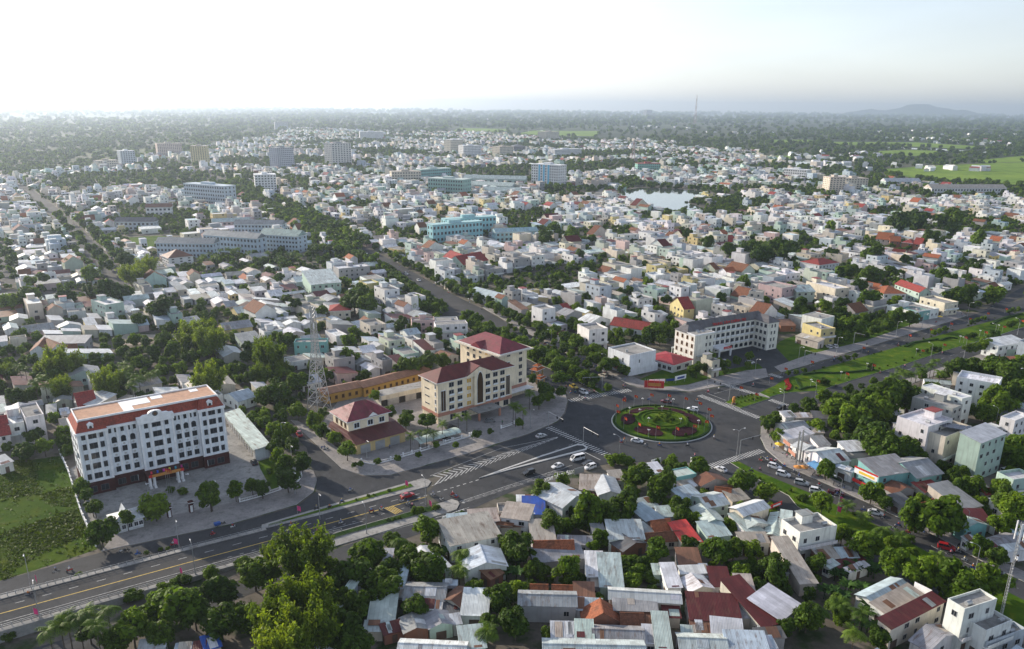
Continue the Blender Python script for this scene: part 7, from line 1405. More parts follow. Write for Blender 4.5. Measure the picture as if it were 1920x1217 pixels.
# ================================================================== vehicles
def loft(b, st, m_side=0, m_top=0, m_ends=0):
    """st: (x, z_low, z_high, half width low, half width high)"""
    R_ = [[(x, -wl2, zl), (x, wl2, zl), (x, wh, zh), (x, -wh, zh)] for x, zl, zh, wl2, wh in st]
    for a, c in zip(R_, R_[1:]):
        b.face([a[0], c[0], c[3], a[3]][::-1], m_side); b.face([a[1], a[2], c[2], c[1]][::-1], m_side); b.face([a[3], c[3], c[2], a[2]][::-1], m_top); b.face([a[0], a[1], c[1], c[0]][::-1], m_side)
    b.face(R_[0], m_ends); b.face(R_[-1][::-1], m_ends)
def car_proto(kind):
    L_ = {'sedan': 4.5, 'suv': 4.6, 'van': 5.4, 'pickup': 5.2}[kind]; h = L_ / 2; root = put('parked_car', None)
    b = MB(); zt = {'sedan': .92, 'suv': 1.08, 'van': 1.15, 'pickup': 1.05}[kind]
    loft(b, [(-h, .35, zt - .12, .72, .68), (-h + .25, .25, zt, .86, .82), (-.5 * h, .22, zt + .02, .9, .86), (.4 * h, .22, zt, .9, .86), (h - .45, .25, zt - .12, .86, .78), (h, .35, zt - .32, .68, .6)])
    body = b.build('body', M['carpaint'], root); body['tint'] = 1
    g = {'sedan': [(-h + .45, zt, .02, .8), (-h + 1.15, zt, .50, .62), (.05 * h, zt, .54, .62), (.48 * h, zt, .02, .78)], 'suv': [(-h + .1, zt, .1, .8), (-h + .4, zt, .62, .68), (.1 * h, zt, .62, .68), (.5 * h, zt, .02, .78)], 'van': [(-h + .05, zt, .3, .82), (-h + .15, zt, .95, .74), (.5 * h, zt, .95, .74), (.86 * h, zt, .02, .8)], 'pickup': [(-.25 * h, zt, .1, .8), (-.18 * h, zt, .65, .68), (.25 * h, zt, .65, .68), (.55 * h, zt, .02, .78)]}[kind]
    b = MB(); loft(b, [(x, z - .02, z + dz, .82, w) for x, z, dz, w in g], 0, 0, 0); gl = b.build('glazing', M['glass'], root)
    b = MB(); x0, x1 = g[1][0], g[2][0]; z = zt + max(g[1][2], g[2][2]); b.box(x0 - .03, -g[1][3] - .01, z - .03, x1 + .03, g[1][3] + .01, z + .03)
    for xx, k in ((x0, 0), (x1, 3)): 
        for s in (-1, 1): b.bar((xx, s * g[1][3], z), (g[k][0], s * .8, zt), .09)
    for s in (-1, 1): b.bar(((x0 + x1) / 2, s * (g[1][3] + .01), z), ((x0 + x1) / 2, s * .83, zt), .08)
    rf = b.build('roof', M['carpaint'], root); rf['tint'] = 1
    parts = [body, gl, rf]
    for sx_ in (-.62, .64):
        for sy_ in (-1, 1):
            b = MB(); b.cyl((0, -.11, 0), (0, .11, 0), .33, seg=12, m=0); b.cyl((0, -.12, 0), (0, .12, 0), .19, seg=8, m=1); parts.append(b.build('wheel', [M['rubber'], M['steel']], root, loc=(sx_ * h, sy_ * .80, .33)))
    for sy_ in (-1, 1):
        b = MB(); b.box(h - .12, sy_ * .55 - .14, zt - .46, h - .02, sy_ * .55 + .14, zt - .33); parts.append(b.build('headlight', M['white'], root)); b = MB(); b.box(-h - .01, sy_ * .58 - .1, zt - .32, -h + .05, sy_ * .58 + .1, zt - .15); parts.append(b.build('taillight', M['cloth_red'], root))
    if kind == 'pickup': b = MB(); b.box(-h + .35, -.7, zt + .005, -.3 * h, .7, zt + .02); parts.append(b.build('load_bed', M['dark'], root))
    kids(root, *parts); return root
PROTO = {k: car_proto(k) for k in ('sedan', 'suv', 'van', 'pickup')}; FIRST = dict.fromkeys(PROTO, True)
CARC = {'white': (.68, .68, .69), 'black': (.012, .012, .014), 'silver': (.38, .39, .40), 'red': (.35, .015, .02), 'dark red': (.12, .012, .016), 'yellow': (.60, .42, .06), 'beige': (.52, .47, .38), 'maroon': (.10, .02, .03), 'grey': (.16, .165, .17)}
def car(zone, x, y, ang, kind, colr, label, z=.05):
    g0 = gz(zone, x, y, .6); root = PROTO[kind]; c = copy_tree(root, None, CARC[colr]); c.name = 'parked_car' if 'parked' in label else 'car'
    c.location = (g0[0], g0[1], z); c.rotation_euler = (0, 0, R(ang)); tag(c, label, 'car' if kind != 'van' else 'van', 'cars on the streets'); return c
W_, NW_, E_, SE2 = 35, 116, 35, -56
for a in [('C', 1108, 857, W_, 'sedan', 'silver', 'pale silver sedan heading to the roundabout beside the hotel pavement'), ('C', 1402, 1042, W_ + 175, 'van', 'white', 'white passenger van leaving the roundabout beside the splitter island'), ('C', 1240, 1102, W_ + 180, 'sedan', 'white', 'white sedan behind the white van on the highway slip'), ('C', 1005, 1158, W_ + 180, 'suv', 'black', 'black off-road car below the white kerbed splitter island'), ('C', 1490, 1080, W_ + 170, 'sedan', 'black', 'black sedan right beside the white van'), ('C', 1505, 1112, W_ + 178, 'suv', 'white', 'white hatchback stopped by the sheet fence near the white van'),
          ('D', 465, 1080, -22, 'sedan', 'white', 'white sedan circling at the front of the roundabout'), ('D', 685, 780, 165, 'sedan', 'dark red', 'dark red sedan circling behind the roundabout'), ('D', 887, 842, 158, 'suv', 'white', 'white hatchback circling at the right of the roundabout'), ('K', 1252, 878, -52, 'suv', 'white', 'white car waiting at the crosswalk of the avenue by the hotel'), ('K', 1110, 795, -55, 'sedan', 'yellow', 'yellow taxi waiting behind a white car beside the hotel'), ('K', 1522, 642, 128, 'suv', 'beige', 'beige off-road car driving away up the avenue'),
          ('D', 1560, 830, E_ + 180, 'suv', 'black', 'black car coming down the boulevard to the roundabout'), ('D', 1135, 475, 25, 'sedan', 'white', 'white sedan parked in the yard before the cream block'), ('D', 1325, 485, 20, 'suv', 'white', 'white car parked by the gate of the cream block'), ('E', 552, 322, 100, 'suv', 'white', 'white car parked on the boulevard pavement by the yellow house, the left one'), ('E', 590, 320, 100, 'suv', 'white', 'white car parked on the boulevard pavement by the yellow house, the right one'),
          ('J', 695, 1048, -40, 'suv', 'white', 'white crossover first in line behind the crosswalk on the tree-lined avenue'), ('J', 805, 1145, -35, 'suv', 'white', 'white crossover second in line on the tree-lined avenue'), ('I', 255, 262, -28, 'suv', 'silver', 'silver people carrier third in line on the tree-lined avenue'), ('I', 343, 308, -25, 'suv', 'white', 'white hatchback fourth in line on the tree-lined avenue'), ('I', 455, 318, -28, 'pickup', 'maroon', 'maroon pickup parked by the shop with the white sign'), ('I', 680, 432, -28, 'sedan', 'white', 'white sedan with dark glass driving alone on the avenue'), ('I', 1088, 632, -28, 'suv', 'red', 'bright red hatchback on the tree-lined avenue'), ('I', 1365, 775, -30, 'suv', 'black', 'black car parked at the kerb near the antenna mast'), ('H', 1262, 183, 128, 'sedan', 'white', 'white sedan on the near carriageway by the crosswalk'),
          ('I', 1432, 192, 20, 'suv', 'white', 'white car parked behind the tall mint green building'), ('M', 735, 325, 118, 'pickup', 'red', 'red pickup parked on the side street under the trees'), ('S', 1050, 438, W_, 'sedan', 'red', 'red sedan on the highway next to the median nose'), ('C', 375, 790, W_, 'suv', 'black', 'black car parked at the hotel front by the palms'), ('C', 690, 733, 10, 'sedan', 'grey', 'grey sedan parked under the hotel entrance canopy'), ('C', 345, 888, W_, 'sedan', 'black', 'black sedan parked under the curved car shelter'), ('A', 1905, 665, 120, 'sedan', 'black', 'black sedan parked at the long pale green shed'),
          ('L', 785, 285, -60, 'sedan', 'white', 'white sedan on the far avenue crossing'), ('L', 1072, 432, -58, 'suv', 'white', 'white car on the avenue beside the shrubs median'), ('L', 1160, 476, -58, 'sedan', 'white', 'white sedan parked along the market side of the avenue'), ('L', 870, 293, -60, 'suv', 'black', 'black car at the far avenue crossing'), ('L', 965, 398, -58, 'sedan', 'grey', 'grey sedan up the avenue before the crossing'), ('O', 690, 232, -54, 'sedan', 'silver', 'silver sedan on the tree-lined west street'), ('O', 795, 323, -54, 'suv', 'grey', 'grey car nearer on the tree-lined west street')]: car(*a)
for k in PROTO.values():
    for ch in KIDS[k.name]: bpy.data.objects.remove(ch)
    bpy.data.objects.remove(k)
# ================================================================== people and motorbikes
M['body'] = None
def person_mesh(name, joints, edges, radii, seat=False):
    me = bpy.data.meshes.new(name); me.from_pydata(joints, edges, []); ob = bpy.data.objects.new(name, me); C.objects.link(ob); ob.modifiers.new('skin', 'SKIN'); 
    for i, r in enumerate(radii): me.skin_vertices[0].data[i].radius = (r, r); me.skin_vertices[0].data[i].use_root = (i == 0)
    s = ob.modifiers.new('sub', 'SUBSURF'); s.levels = 1; s.render_levels = 1
    dg = bpy.context.evaluated_depsgraph_get(); out = bpy.data.meshes.new_from_object(ob.evaluated_get(dg)); bpy.data.objects.remove(ob); out.name = name
    out.materials.clear()
    for m in (M['obj'], M['trousers'], M['skin'], M['hair']): out.materials.append(m)
    for p in out.polygons:
        c = p.center; z = c.z; zh = joints[2][2]
        if z > zh + .12: p.material_index = 3 if (c.x < joints[3][0] + .02 or z > joints[3][2] + .07) else 2
        elif z > zh - .02: p.material_index = 2
        elif z > joints[0][2] + .02 : p.material_index = 0
        else: p.material_index = 1
        p.use_smooth = True
    return out
M['trousers'] = m_plain('trousers', (.03, .032, .045), .9); M['skin'] = m_plain('skin', (.38, .22, .14), .6); M['hair'] = m_plain('hair', (.015, .012, .01), .7)
#      pelvis, chest, neck, head, top, | shoulder, elbow, wrist, hand x2 | hip, knee, ankle, toe x2
def figure(seated):
    if seated: J = [(0, 0, .80), (.04, 0, 1.15), (.07, 0, 1.32), (.10, 0, 1.45), (.11, 0, 1.56)]; arm = lambda s: [(.05, s * .19, 1.25), (.22, s * .26, 1.05), (.44, s * .25, 1.02), (.50, s * .24, 1.01)]; leg = lambda s: [(.04, s * .10, .78), (.40, s * .15, .72), (.34, s * .15, .36), (.46, s * .15, .30)]
    else: J = [(0, 0, .92), (.0, 0, 1.28), (.0, 0, 1.45), (.02, 0, 1.58), (.02, 0, 1.70)]; arm = lambda s: [(.0, s * .19, 1.39), (.0, s * .25, 1.13), (.08, s * .25, .9), (.10, s * .25, .80)]; leg = lambda s: [(0, s * .10, .88), (.04 * s, s * .11, .48), (-.06 * s, s * .11, .09), (.10 - .06 * s, s * .12, .04)]
    E2 = [(0, 1), (1, 2), (2, 3), (3, 4)]; rad = [.14, .16, .06, .10, .08]
    for fn, root_i, rr in ((arm, 1, (.07, .05, .04, .04)), (leg, 0, (.10, .075, .055, .045))):
        for s in (-1, 1):
            n = len(J); J += fn(s); E2 += [(root_i, n), (n, n + 1), (n + 1, n + 2), (n + 2, n + 3)]; rad += rr
    return J, E2, rad
RIDER = person_mesh('rider', *figure(True)); STANDER = person_mesh('stander', *figure(False))
b = MB(); blob(b, (0, 0, 0), .15, 8, 5, .9); HELMET = b.mesh('helmet', M['obj'])
def bike_mesh():
    b = MB(); loft(b, [(-.75, .55, .70, .08, .05), (-.55, .45, .80, .14, .12), (-.1, .42, .80, .14, .12), (.12, .32, .52, .12, .12), (.38, .32, .6, .12, .1), (.5, .5, 1.0, .10, .06), (.62, .6, .98, .05, .04)], 0, 1, 0); b.bar((.52, 0, .5), (.68, 0, .28), .07, 1)
    return b.mesh('body', [M['obj'], M['rubber']])
BIKE = bike_mesh(); b = MB(); b.cyl((0, -.05, 0), (0, .05, 0), .28, seg=12, m=0); b.cyl((0, -.055, 0), (0, .055, 0), .16, seg=8, m=1); BWHEEL = b.mesh('wheel', [M['rubber'], M['steel']]); b = MB(); b.bar((.48, -.32, 1.02), (.48, .32, 1.02), .04); b.bar((.48, 0, 1.02), (.52, 0, .8), .05); BBAR = b.mesh('handlebar', M['rubber'])
SHIRT = {'white': (.6, .6, .6), 'black': (.02, .02, .022), 'red': (.45, .03, .03), 'blue': (.04, .12, .38), 'grey': (.25, .25, .26), 'pink': (.6, .22, .28), 'green': (.06, .22, .10), 'yellow': (.6, .45, .08), 'orange': (.6, .2, .04)}
def biker(zone, x, y, ang, rider=True, z=.05, zg=.6):
    g0 = gz(zone, x, y, zg + z); bc = random.choice(('black', 'red', 'blue', 'grey', 'white')); sc_ = random.choice(('white', 'grey', 'red', 'blue', 'black', 'pink', 'green', 'orange')); hc = random.choice(('white', 'red', 'black', 'blue', 'yellow'))
    root = thing('motorbike', f'{bc} scooter ' + (f'ridden by a person in {sc_}' if rider else 'parked without a rider'), 'motorbike', (g0[0], g0[1], z), R(ang), 'scooters on the streets', True)
    put('body', BIKE, root, None, 0, SHIRT[bc]); put('wheel', BWHEEL, root, (.68, 0, .28)); put('wheel', BWHEEL, root, (-.58, 0, .28)); put('handlebar', BBAR, root)
    if rider:
        p = put('person', RIDER, None, (g0[0] - .15 * math.cos(R(ang)), g0[1] - .15 * math.sin(R(ang)), z + .06), R(ang), SHIRT[sc_]); tag(p, f'person in {sc_} with {hc} helmet on {bc} scooter', 'person', 'scooter riders', True); put('helmet', HELMET, p, (.10, 0, 1.50), 0, SHIRT[hc])
def walker(zone, x, y, ang=None):
    g0 = gz(zone, x, y, .9); sc_ = random.choice(('white', 'red', 'blue', 'black', 'pink', 'green')); p = put('person', STANDER, None, (*g0, .15), R(ang if ang is not None else random.uniform(0, 360)), SHIRT[sc_]); tag(p, f'person standing in {sc_} top and dark trousers', 'person', 'people on foot', True)
for a in (('F', 205, 818, W_, True, 2.2), ('F', 500, 645, W_ + 180), ('S', 365, 372, W_), ('S', 980, 500, W_ + 180), ('S', 1105, 558, W_ + 180), ('S', 1458, 478, W_ + 180), ('S', 1590, 424, W_ + 180), ('S', 1637, 458, W_ + 180), ('G', 225, 420, W_, True, .45), ('X', 295, 812, -60), ('D', 365, 662, 120), ('D', 1050, 1055, 80), ('D', 905, 1195, 10), ('K', 1065, 882, -55), ('K', 1130, 872, -55), ('K', 1330, 872, -55), ('K', 1000, 802, -55), ('K', 1192, 945, -45), ('K', 1272, 972, 170), ('K', 1400, 872, -55), ('K', 1815, 792, 125), ('J', 530, 950, 125), ('J', 595, 952, 125), ('J', 650, 962, 125), ('J', 705, 978, 128), ('J', 815, 1032, 130), ('J', 507, 1085, 128), ('J', 1005, 1162, -35), ('I', 790, 520, -28), ('I', 865, 542, 150), ('I', 1155, 652, -28), ('I', 915, 512, 150), ('N', 1085, 440, 31), ('N', 1075, 482, 211), ('D', 1005, 707, 211), ('D', 1085, 688, 211), ('K', 570, 180, -58), ('K', 630, 217, 122), ('H', 1490, 128, 128), ('I', 15, 185, 128), ('I', 240, 222, -30), ('I', 1240, 745, -30), ('I', 1290, 762, -30), ('I', 648, 455, 150)): biker(*a)
for a in (('F', 905, 500, 35), ('F', 880, 504, 40), ('J', 1190, 1130, 40), ('J', 1260, 1150, 40), ('I', 440, 262, 60), ('I', 470, 272, 60), ('I', 500, 285, 60), ('I', 960, 540, 70), ('I', 985, 548, 70), ('B', 545, 945, 30), ('B', 570, 955, 30), ('D', 1385, 390, 60), ('D', 1405, 385, 60), ('D', 1425, 380, 60), ('D', 1280, 355, 60), ('D', 1300, 350, 60), ('K', 1240, 400, 30), ('K', 1330, 440, 30), ('K', 1420, 500, 30), ('K', 720, 170, 30), ('K', 900, 245, 30), ('W', 480, 375, 30)): biker(*a, False, .16)
for (z0_, x0, y0), (z1_, x1, y1), hd, n in ((('I', 60, 130), ('I', 1480, 850), -28, 10), (('J', 350, 1050), ('I', 1080, 690), 150, 4), (('K', 1850, 830), ('L', 1000, 370), 122, 12), (('K', 1450, 850), ('K', 700, 500), -58, 5), (('D', 1330, 690), ('W', 1700, 190), 215, 7), (('E', 420, 640), ('W', 1500, 640), 35, 5), (('F', 60, 800), ('S', 900, 450), 35, 5), (('S', 100, 780), ('S', 1500, 420), 215, 5), (('S', 300, 560), ('F', 600, 620), 215, 3), (('X', 100, 900), ('X', 1500, 940), -5, 4), (('X', 200, 120), ('X', 1700, 120), 170, 4), (('O', 880, 440), ('O', 500, 60), 126, 6)):
    a, c = gz(z0_, x0, y0), gz(z1_, x1, y1)
    for k in range(n):
        t = (k + random.random()) / n; p = PX(a[0] + (c[0] - a[0]) * t + random.gauss(0, .9), a[1] + (c[1] - a[1]) * t + random.gauss(0, .9)); biker('0', p[0], p[1], hd + random.gauss(0, 5), True, .06 if z0_ != 'F' or x0 > 100 else 1.6, -.06 if z0_ != 'F' or x0 > 100 else -1.6)
for (z0_, x0, y0), (z1_, x1, y1), n in ((('J', 700, 830), ('I', 1300, 700), 16), (('K', 1700, 690), ('K', 500, 110), 14)):
    a, c = gz(z0_, x0, y0), gz(z1_, x1, y1)
    for k in range(n): t = (k + random.random()) / n; p = PX(a[0] + (c[0] - a[0]) * t, a[1] + (c[1] - a[1]) * t); biker('0', p[0], p[1], 40 + random.gauss(0, 12), False, .16, -.16)
for k in range(14): t = random.random(); a, c = gz('J', 690, 800), gz('I', 1300, 690); p = PX(a[0] + (c[0] - a[0]) * t + 1.5, a[1] + (c[1] - a[1]) * t + 1.5, .9); walker('0', *p)
for a in (('J', 655, 775), ('J', 685, 815), ('J', 630, 660), ('J', 850, 910), ('J', 1100, 1060), ('I', 1030, 575), ('I', 1180, 605), ('H', 762, 125), ('X', 1905, 770), ('W', 895, 235), ('W', 905, 265), ('N', 1610, 220), ('K', 1840, 700), ('C', 790, 745), ('B', 1090, 945), ('I', 735, 425)): walker(*a)
g0 = gz('F', 1575, 330); tri = thing('cargo_tricycle', 'blue cargo tricycle cart on the service road by the office gate', 'tricycle', (*g0, .05), R(W_)); b = MB(); b.box(-1.2, -.6, .5, .5, .6, 1.15); b.build('cargo_box', M['obj'], tri, (.03, .10, .35)); put('body', BIKE, tri, (1.1, 0, 0), 0, SHIRT['black']); [put('wheel', BWHEEL, tri, p) for p in ((-.7, -.65, .28), (-.7, .65, .28), (1.75, 0, .28))]
# ================================================================== lamps, flags, signals, railings
def lamp_mesh(h, arm, double=False, curved=True):
    b = MB(); b.cyl((0, 0, 0), (0, 0, h * .93), .11, .06, 7, cap=False); b.cyl((0, 0, 0), (0, 0, 1.0), .16, .15, 8)
    for s in ((1, -1) if double else (1,)): b.cyl((0, 0, h * .92), (s * arm * .5, 0, h * .985), .05, .045, 6); b.cyl((s * arm * .5, 0, h * .985), (s * arm, 0, h), .045, .04, 6)
    return b.mesh('pole', M['steel'])
b = MB(); loft(b, [(0, -.05, .05, .08, .06), (.35, -.06, .09, .16, .12), (.75, -.03, .06, .12, .08)]); HEAD = b.mesh('lamp_head', M['white']); LP = {}
def lamp(zone, x, y, ang, h=9.0, arm=1.8, double=False, z=.15, lab=None):
    k = (h, arm, double); LP[k] = LP.get(k) or lamp_mesh(h, arm, double); g0 = gz(zone, x, y, z); root = thing('street_lamp', lab or ('tall double-armed steel street lamp' if double else 'tall steel street lamp with a single arm' if h > 8 else 'shorter steel street lamp with a single arm'), 'street lamp', (*g0, z), R(ang), 'street lamps', lab is None)
    put('pole', LP[k], root); put('lamp_head', HEAD, root, (arm, 0, h))
    if double: put('lamp_head', HEAD, root, (-arm, 0, h), math.pi)
for a in (('J', 210, 905, 20, 10, 1.8, True), ('H', 677, 112, 150, 8), ('F', 1408, 682, 120, 9, 1.8, False, 1.3), ('F', 287, 1002, 120, 9, 1.8, False, 2.2), ('F', 222, 768, -60, 10), ('F', 1290, 485, -60, 9), ('G', 1085, 295, 120, 9), ('G', 708, 480, 120, 9), ('G', 410, 392, -60, 9), ('N', 488, 548, -60, 9), ('N', 1112, 378, -60, 9), ('E', 1000, 258, -60, 9), ('E', 1172, 208, -60, 9), ('E', 1480, 122, -60, 9), ('D', 998, 668, -60, 9), ('D', 1360, 580, -60, 8), ('E', 455, 688, 120, 8), ('T', 1145, 712, 120, 8), ('W', 395, 950, 120, 7), ('W', 1430, 620, 120, 7), ('W', 930, 960, 120, 10), ('W', 1800, 590, 120, 9), ('E', 240, 760, 120, 8), ('I', 468, 382, 150, 9), ('I', 1248, 792, 150, 9), ('I', 1190, 575, 150, 9), ('C', 1020, 790, -60, 8), ('M', 690, 1010, -60, 8), ('M', 660, 730, -60, 9), ('M', 545, 420, -30, 8), ('F', 1560, 160, -60, 8), ('W', 655, 300, -60, 8), ('W', 245, 480, -60, 9), ('B', 905, 1040, -60, 7), ('K', 1560, 560, 200, 8), ('K', 790, 190, 200, 8), ('D', 1570, 840, 120, 8)): lamp(*a)
b = MB(); b.cyl((0, 0, 0), (0, 0, 3.3), .07, .05, 6); [b.bar((0, 0, 3.2), (.35 * math.cos(a), .35 * math.sin(a), 3.35), .04) for a in (0, 2.1, 4.2)]; GP = b.mesh('post', M['steel']); b = MB(); blob(b, (0, 0, 0), .2, 8, 6); GLOBE = b.mesh('globe', M['white'])
for zk, x, y in [('X', 615, 215), ('X', 1165, 225), ('X', 385, 385), ('X', 965, 360), ('X', 565, 415), ('X', 725, 575), ('X', 1300, 585), ('X', 1530, 400), ('X', 725, 790), ('X', 1620, 620), ('N', 690, 920), ('N', 1180, 790), ('N', 1605, 650), ('W', 150, 930), ('W', 860, 715), ('W', 1182, 620), ('W', 1487, 530), ('A', 1112, 905), ('A', 1415, 830)]:
    g0 = gz(zk, x, y, .3); root = thing('globe_lamp', 'small garden lamp with three white globes', 'garden lamp', (*g0, .3), random.uniform(0, 6), 'globe lamps', True); put('post', GP, root); [put('globe', GLOBE, root, (.37 * math.cos(a), .37 * math.sin(a), 3.5)) for a in (0, 2.1, 4.2)]
def flag_mesh(w, h, m):
    b = MB(); n = 6
    for i in range(n):
        f = lambda t: .16 * math.sin(t * 5.0) * t; t0, t1 = i / n, (i + 1) / n; b.face([(t0 * w, f(t0), -h * (1 + .25 * t0)), (t1 * w, f(t1), -h * (1 + .25 * t1)), (t1 * w, f(t1), -.25 * h * t1), (t0 * w, f(t0), -.25 * h * t0)])
    return b.mesh('flag', m)
FLAG = flag_mesh(1.4, 1.0, M['cloth_red']); FLAGP = flag_mesh(1.0, 1.6, M['cloth_pink']); b = MB()
for y in (-.10, .10):
    pts = [((.34 if k % 2 == 0 else .14) * math.sin(k * math.pi / 5), (.34 if k % 2 == 0 else .14) * math.cos(k * math.pi / 5)) for k in range(10)]; b.face([(p[0], y, p[1]) for p in pts])
STAR = b.mesh('star', M['gold']); FP = {}
def flag(x, y, z, h, pink=False, rz=None):
    b = FP.get(h)
    if not b: b = MB(); b.cyl((0, 0, 0), (0, 0, h), .05, .03, 5); b = FP[h] = b.mesh('pole', M['steel'])
    root = thing('flag', 'plain pink flag on a short pole' if pink else 'red flag with a gold star on a pole', 'flag', (x, y, z), rz if rz is not None else random.uniform(-.9, .3), 'flags', True); put('pole', b, root); f = put('flag_cloth', FLAGP if pink else FLAG, root, (.05, 0, h - .05))
    if not pink: put('star', STAR, f, (.8, .0, -.72))
for k in range(16): a = 2 * math.pi * k / 16 + .1; flag(RB[0] + RR * .93 * math.cos(a), RB[1] + RR * .93 * math.sin(a), rb_z(RR * .93), 5.5)
for zk, x, y in [('N', 255, 720), ('N', 685, 605), ('N', 1525, 370), ('N', 20, 880), ('N', 265, 985), ('N', 780, 920), ('N', 1255, 800), ('N', 1690, 660), ('W', 20, 680), ('W', 365, 590), ('W', 695, 490), ('W', 1000, 410), ('W', 1295, 320), ('W', 1590, 245), ('W', 225, 940), ('W', 580, 840), ('W', 925, 720), ('W', 1255, 630), ('W', 1555, 540), ('W', 1850, 440), ('J', 240, 130), ('J', 435, 215)]: g0 = gz(zk, x, y, .2); flag(*g0, .2, 3.6)
for zk, x, y, z in [('F', 1255, 480, .2), ('F', 1300, 690, 1.4), ('F', 250, 990, 2.4), ('F', 262, 745, .2), ('S', 1310, 585, .3), ('S', 1025, 345, .3), ('G', 265, 350, .3), ('G', 388, 500, .5), ('I', 456, 440, .2), ('I', 470, 380, .2)]: g0 = gz(zk, x, y, z); flag(*g0, z, 2.6, True)
for k in range(3): g0 = gz('A', 1262 + k * 14, 920, 0); flag(*g0, 0, 9.5, False, -.5)
def signal(zone, x, y, ang, h, arm, lab):
    g0 = gz(zone, x, y, .15); root = thing('signal_gantry', lab, 'traffic signal', (*g0, .15), R(ang)); b = MB(); b.cyl((0, 0, 0), (0, 0, h), .14, .11, 8); b.build('pole', M['steel'], root); b = MB(); b.cyl((0, 0, h), (arm, 0, h + .25), .09, .06, 6); b.build('arm', M['steel'], root)
    for t in (.6, .97): b = MB(); b.box(-.2, -.18, -1.0, .2, .18, 0, 0); b.cyl((0, -.19, -.25), (0, -.24, -.25), .13, seg=8, m=1); b.cyl((0, -.19, -.6), (0, -.24, -.6), .13, seg=8, m=1); b.build('signal_head', [M['rubber'], M['dark']], root, loc=(arm * t, 0, h + .2))
signal('K', 1512, 862, 195, 6.5, 9, 'signal gantry over the avenue crosswalk next to the hotel'); signal('J', 243, 930, 28, 6.5, 9, 'signal gantry over the crosswalk of the tree-lined avenue'); signal('J', 112, 212, 130, 6.5, 8, 'signal gantry at the tip of the small garden island'); signal('C', 1165, 780, -60, 6.0, 10, 'signal gantry at the hotel corner reaching over the highway crosswalk'); signal('C', 1450, 912, -60, 6.0, 9, 'signal gantry at the head of the white splitter island'); signal('N', 585, 515, -60, 6, 6, 'signal gantry on the pavement beside the yellow house'); signal('N', 1392, 215, -60, 6, 6, 'signal gantry on the far boulevard pavement')
# highway railings
for side, lab, f1 in ((-.05, 'steel post railing along the north edge of the highway ramp', .66), (1.03, 'steel post railing along the south edge of the highway ramp', .8)):
    root = thing('railing', lab, 'railing'); n = 44; P_ = [Vector(deck_point(f, side)) + Vector((0, 0, .18)) for f in np.linspace(.02, f1, n)]
    for p in P_: b = MB(); b.box(-.07, -.07, 0, .07, .07, 1.0); b.build('post', M['steel'], root, loc=p)
    b = MB(); [b.bar(P_[i] + Vector((0, 0, z)), P_[i + 1] + Vector((0, 0, z)), .07) for i in range(n - 1) for z in (.5, .92)]; b.build('rail', M['steel'], root)
# ---- signs, masts, poles
def board(zone, x0, y0, x1, y1, zb, h, mats, lab, legs=True, name='billboard', cat='billboard'):
    a, w, rz = frame_from(gz(zone, x0, y0, zb), gz(zone, x1, y1, zb)); root = thing(name, lab, cat, (*a, 0), rz); b = MB(); b.box(0, -.06, zb, w, .06, zb + h, 0); b.build('panel', M[mats[0]], root)
    if len(mats) > 1: b = MB(); b.box(w * .2, -.1, zb + h * .25, w * .85, -.065, zb + h * .7); b.build('print', M[mats[1]], root)
    if legs: [MBpost(root, x, zb) for x in (w * .1, w * .9)]
    return root, w
def MBpost(root, x, z): b = MB(); b.cyl((0, 0, 0), (0, 0, z), .08, seg=6); b.build('post', M['steel'], root, loc=(x, .0, 0))
r0, w0 = board('D', 518, 675, 668, 682, .6, 3.2, ('cloth_red', 'banner_orange'), 'red and orange propaganda billboard at the pavement corner'); [ (lambda o: o)(MBpost(r0, w0 * u, 4.6)) for u in (.03, .16, .5, .75)]
board('D', 556, 645, 676, 640, 2.0, 1.8, ('white',), 'long white banner board behind the red billboard'); board('D', 752, 625, 836, 605, 1.4, 2.0, ('white', 'blue_blind'), 'tilted white banner board with blue print on the lawn'); board('D', 686, 628, 752, 622, .8, 1.0, ('blue_blind',), 'narrow faded blue banner between two white boards on the lawn')
r0, w0 = board('I', 76, 412, 140, 386, 3.6, 1.2, ('cloth_red', 'white'), 'small red and white shop sign on a white roof', False, 'shop_sign', 'sign')
r0, w0 = board('I', 556, 200, 692, 262, 4.6, 1.8, ('white', 'gold'), 'white shop sign with a red top strip above the grey shop', False, 'shop_sign', 'sign'); b = MB(); b.box(0, -.12, 6.4, w0, .08, 6.9); b.build('top_strip', M['cloth_red'], r0)
r0, w0 = board('I', 545, 248, 650, 300, 2.6, 1.1, ('cloth_red',), 'red lettered fascia board under the white shop sign', False, 'shop_sign', 'sign')
r0, w0 = board('G', 1190, 408, 1330, 355, 1.5, 1.8, ('pale_sign', 'blue_blind') if 'pale_sign' in M else ('white', 'blue_blind'), 'pale blue lettered roadside sign board beside the highway slip', True); r0, w0 = board('H', 242, 262, 420, 208, 3.4, .25, ('steel',), 'steel sign frame carrying white letters above a light blue wall', True, 'sign_frame', 'sign')
text('lettering', 'XƯỞNG SẮT INOX', r0, (w0 / 2, 0, 3.65), (math.pi / 2, 0, math.pi), 1.7, M['white'], .06, w0 * .95)
board('H', 420, 215, 475, 200, .1, 2.2, ('steel',), 'plain corrugated fence panel by the white hatchback', False, 'sheet_fence', 'fence'); board('H', 860, 165, 915, 150, .1, 2.2, ('white',), 'white sheet fence by the clipped bushes at the junction', False, 'sheet_fence', 'fence'); board('H', 1085, 160, 1135, 185, .1, 3.0, ('white',), 'white parapet board at the corner by the crosswalk', False, 'sheet_fence', 'fence'); board('I', 898, 870, 996, 920, 3.6, 2.0, ('white',), 'blank white rooftop board facing the avenue', False)
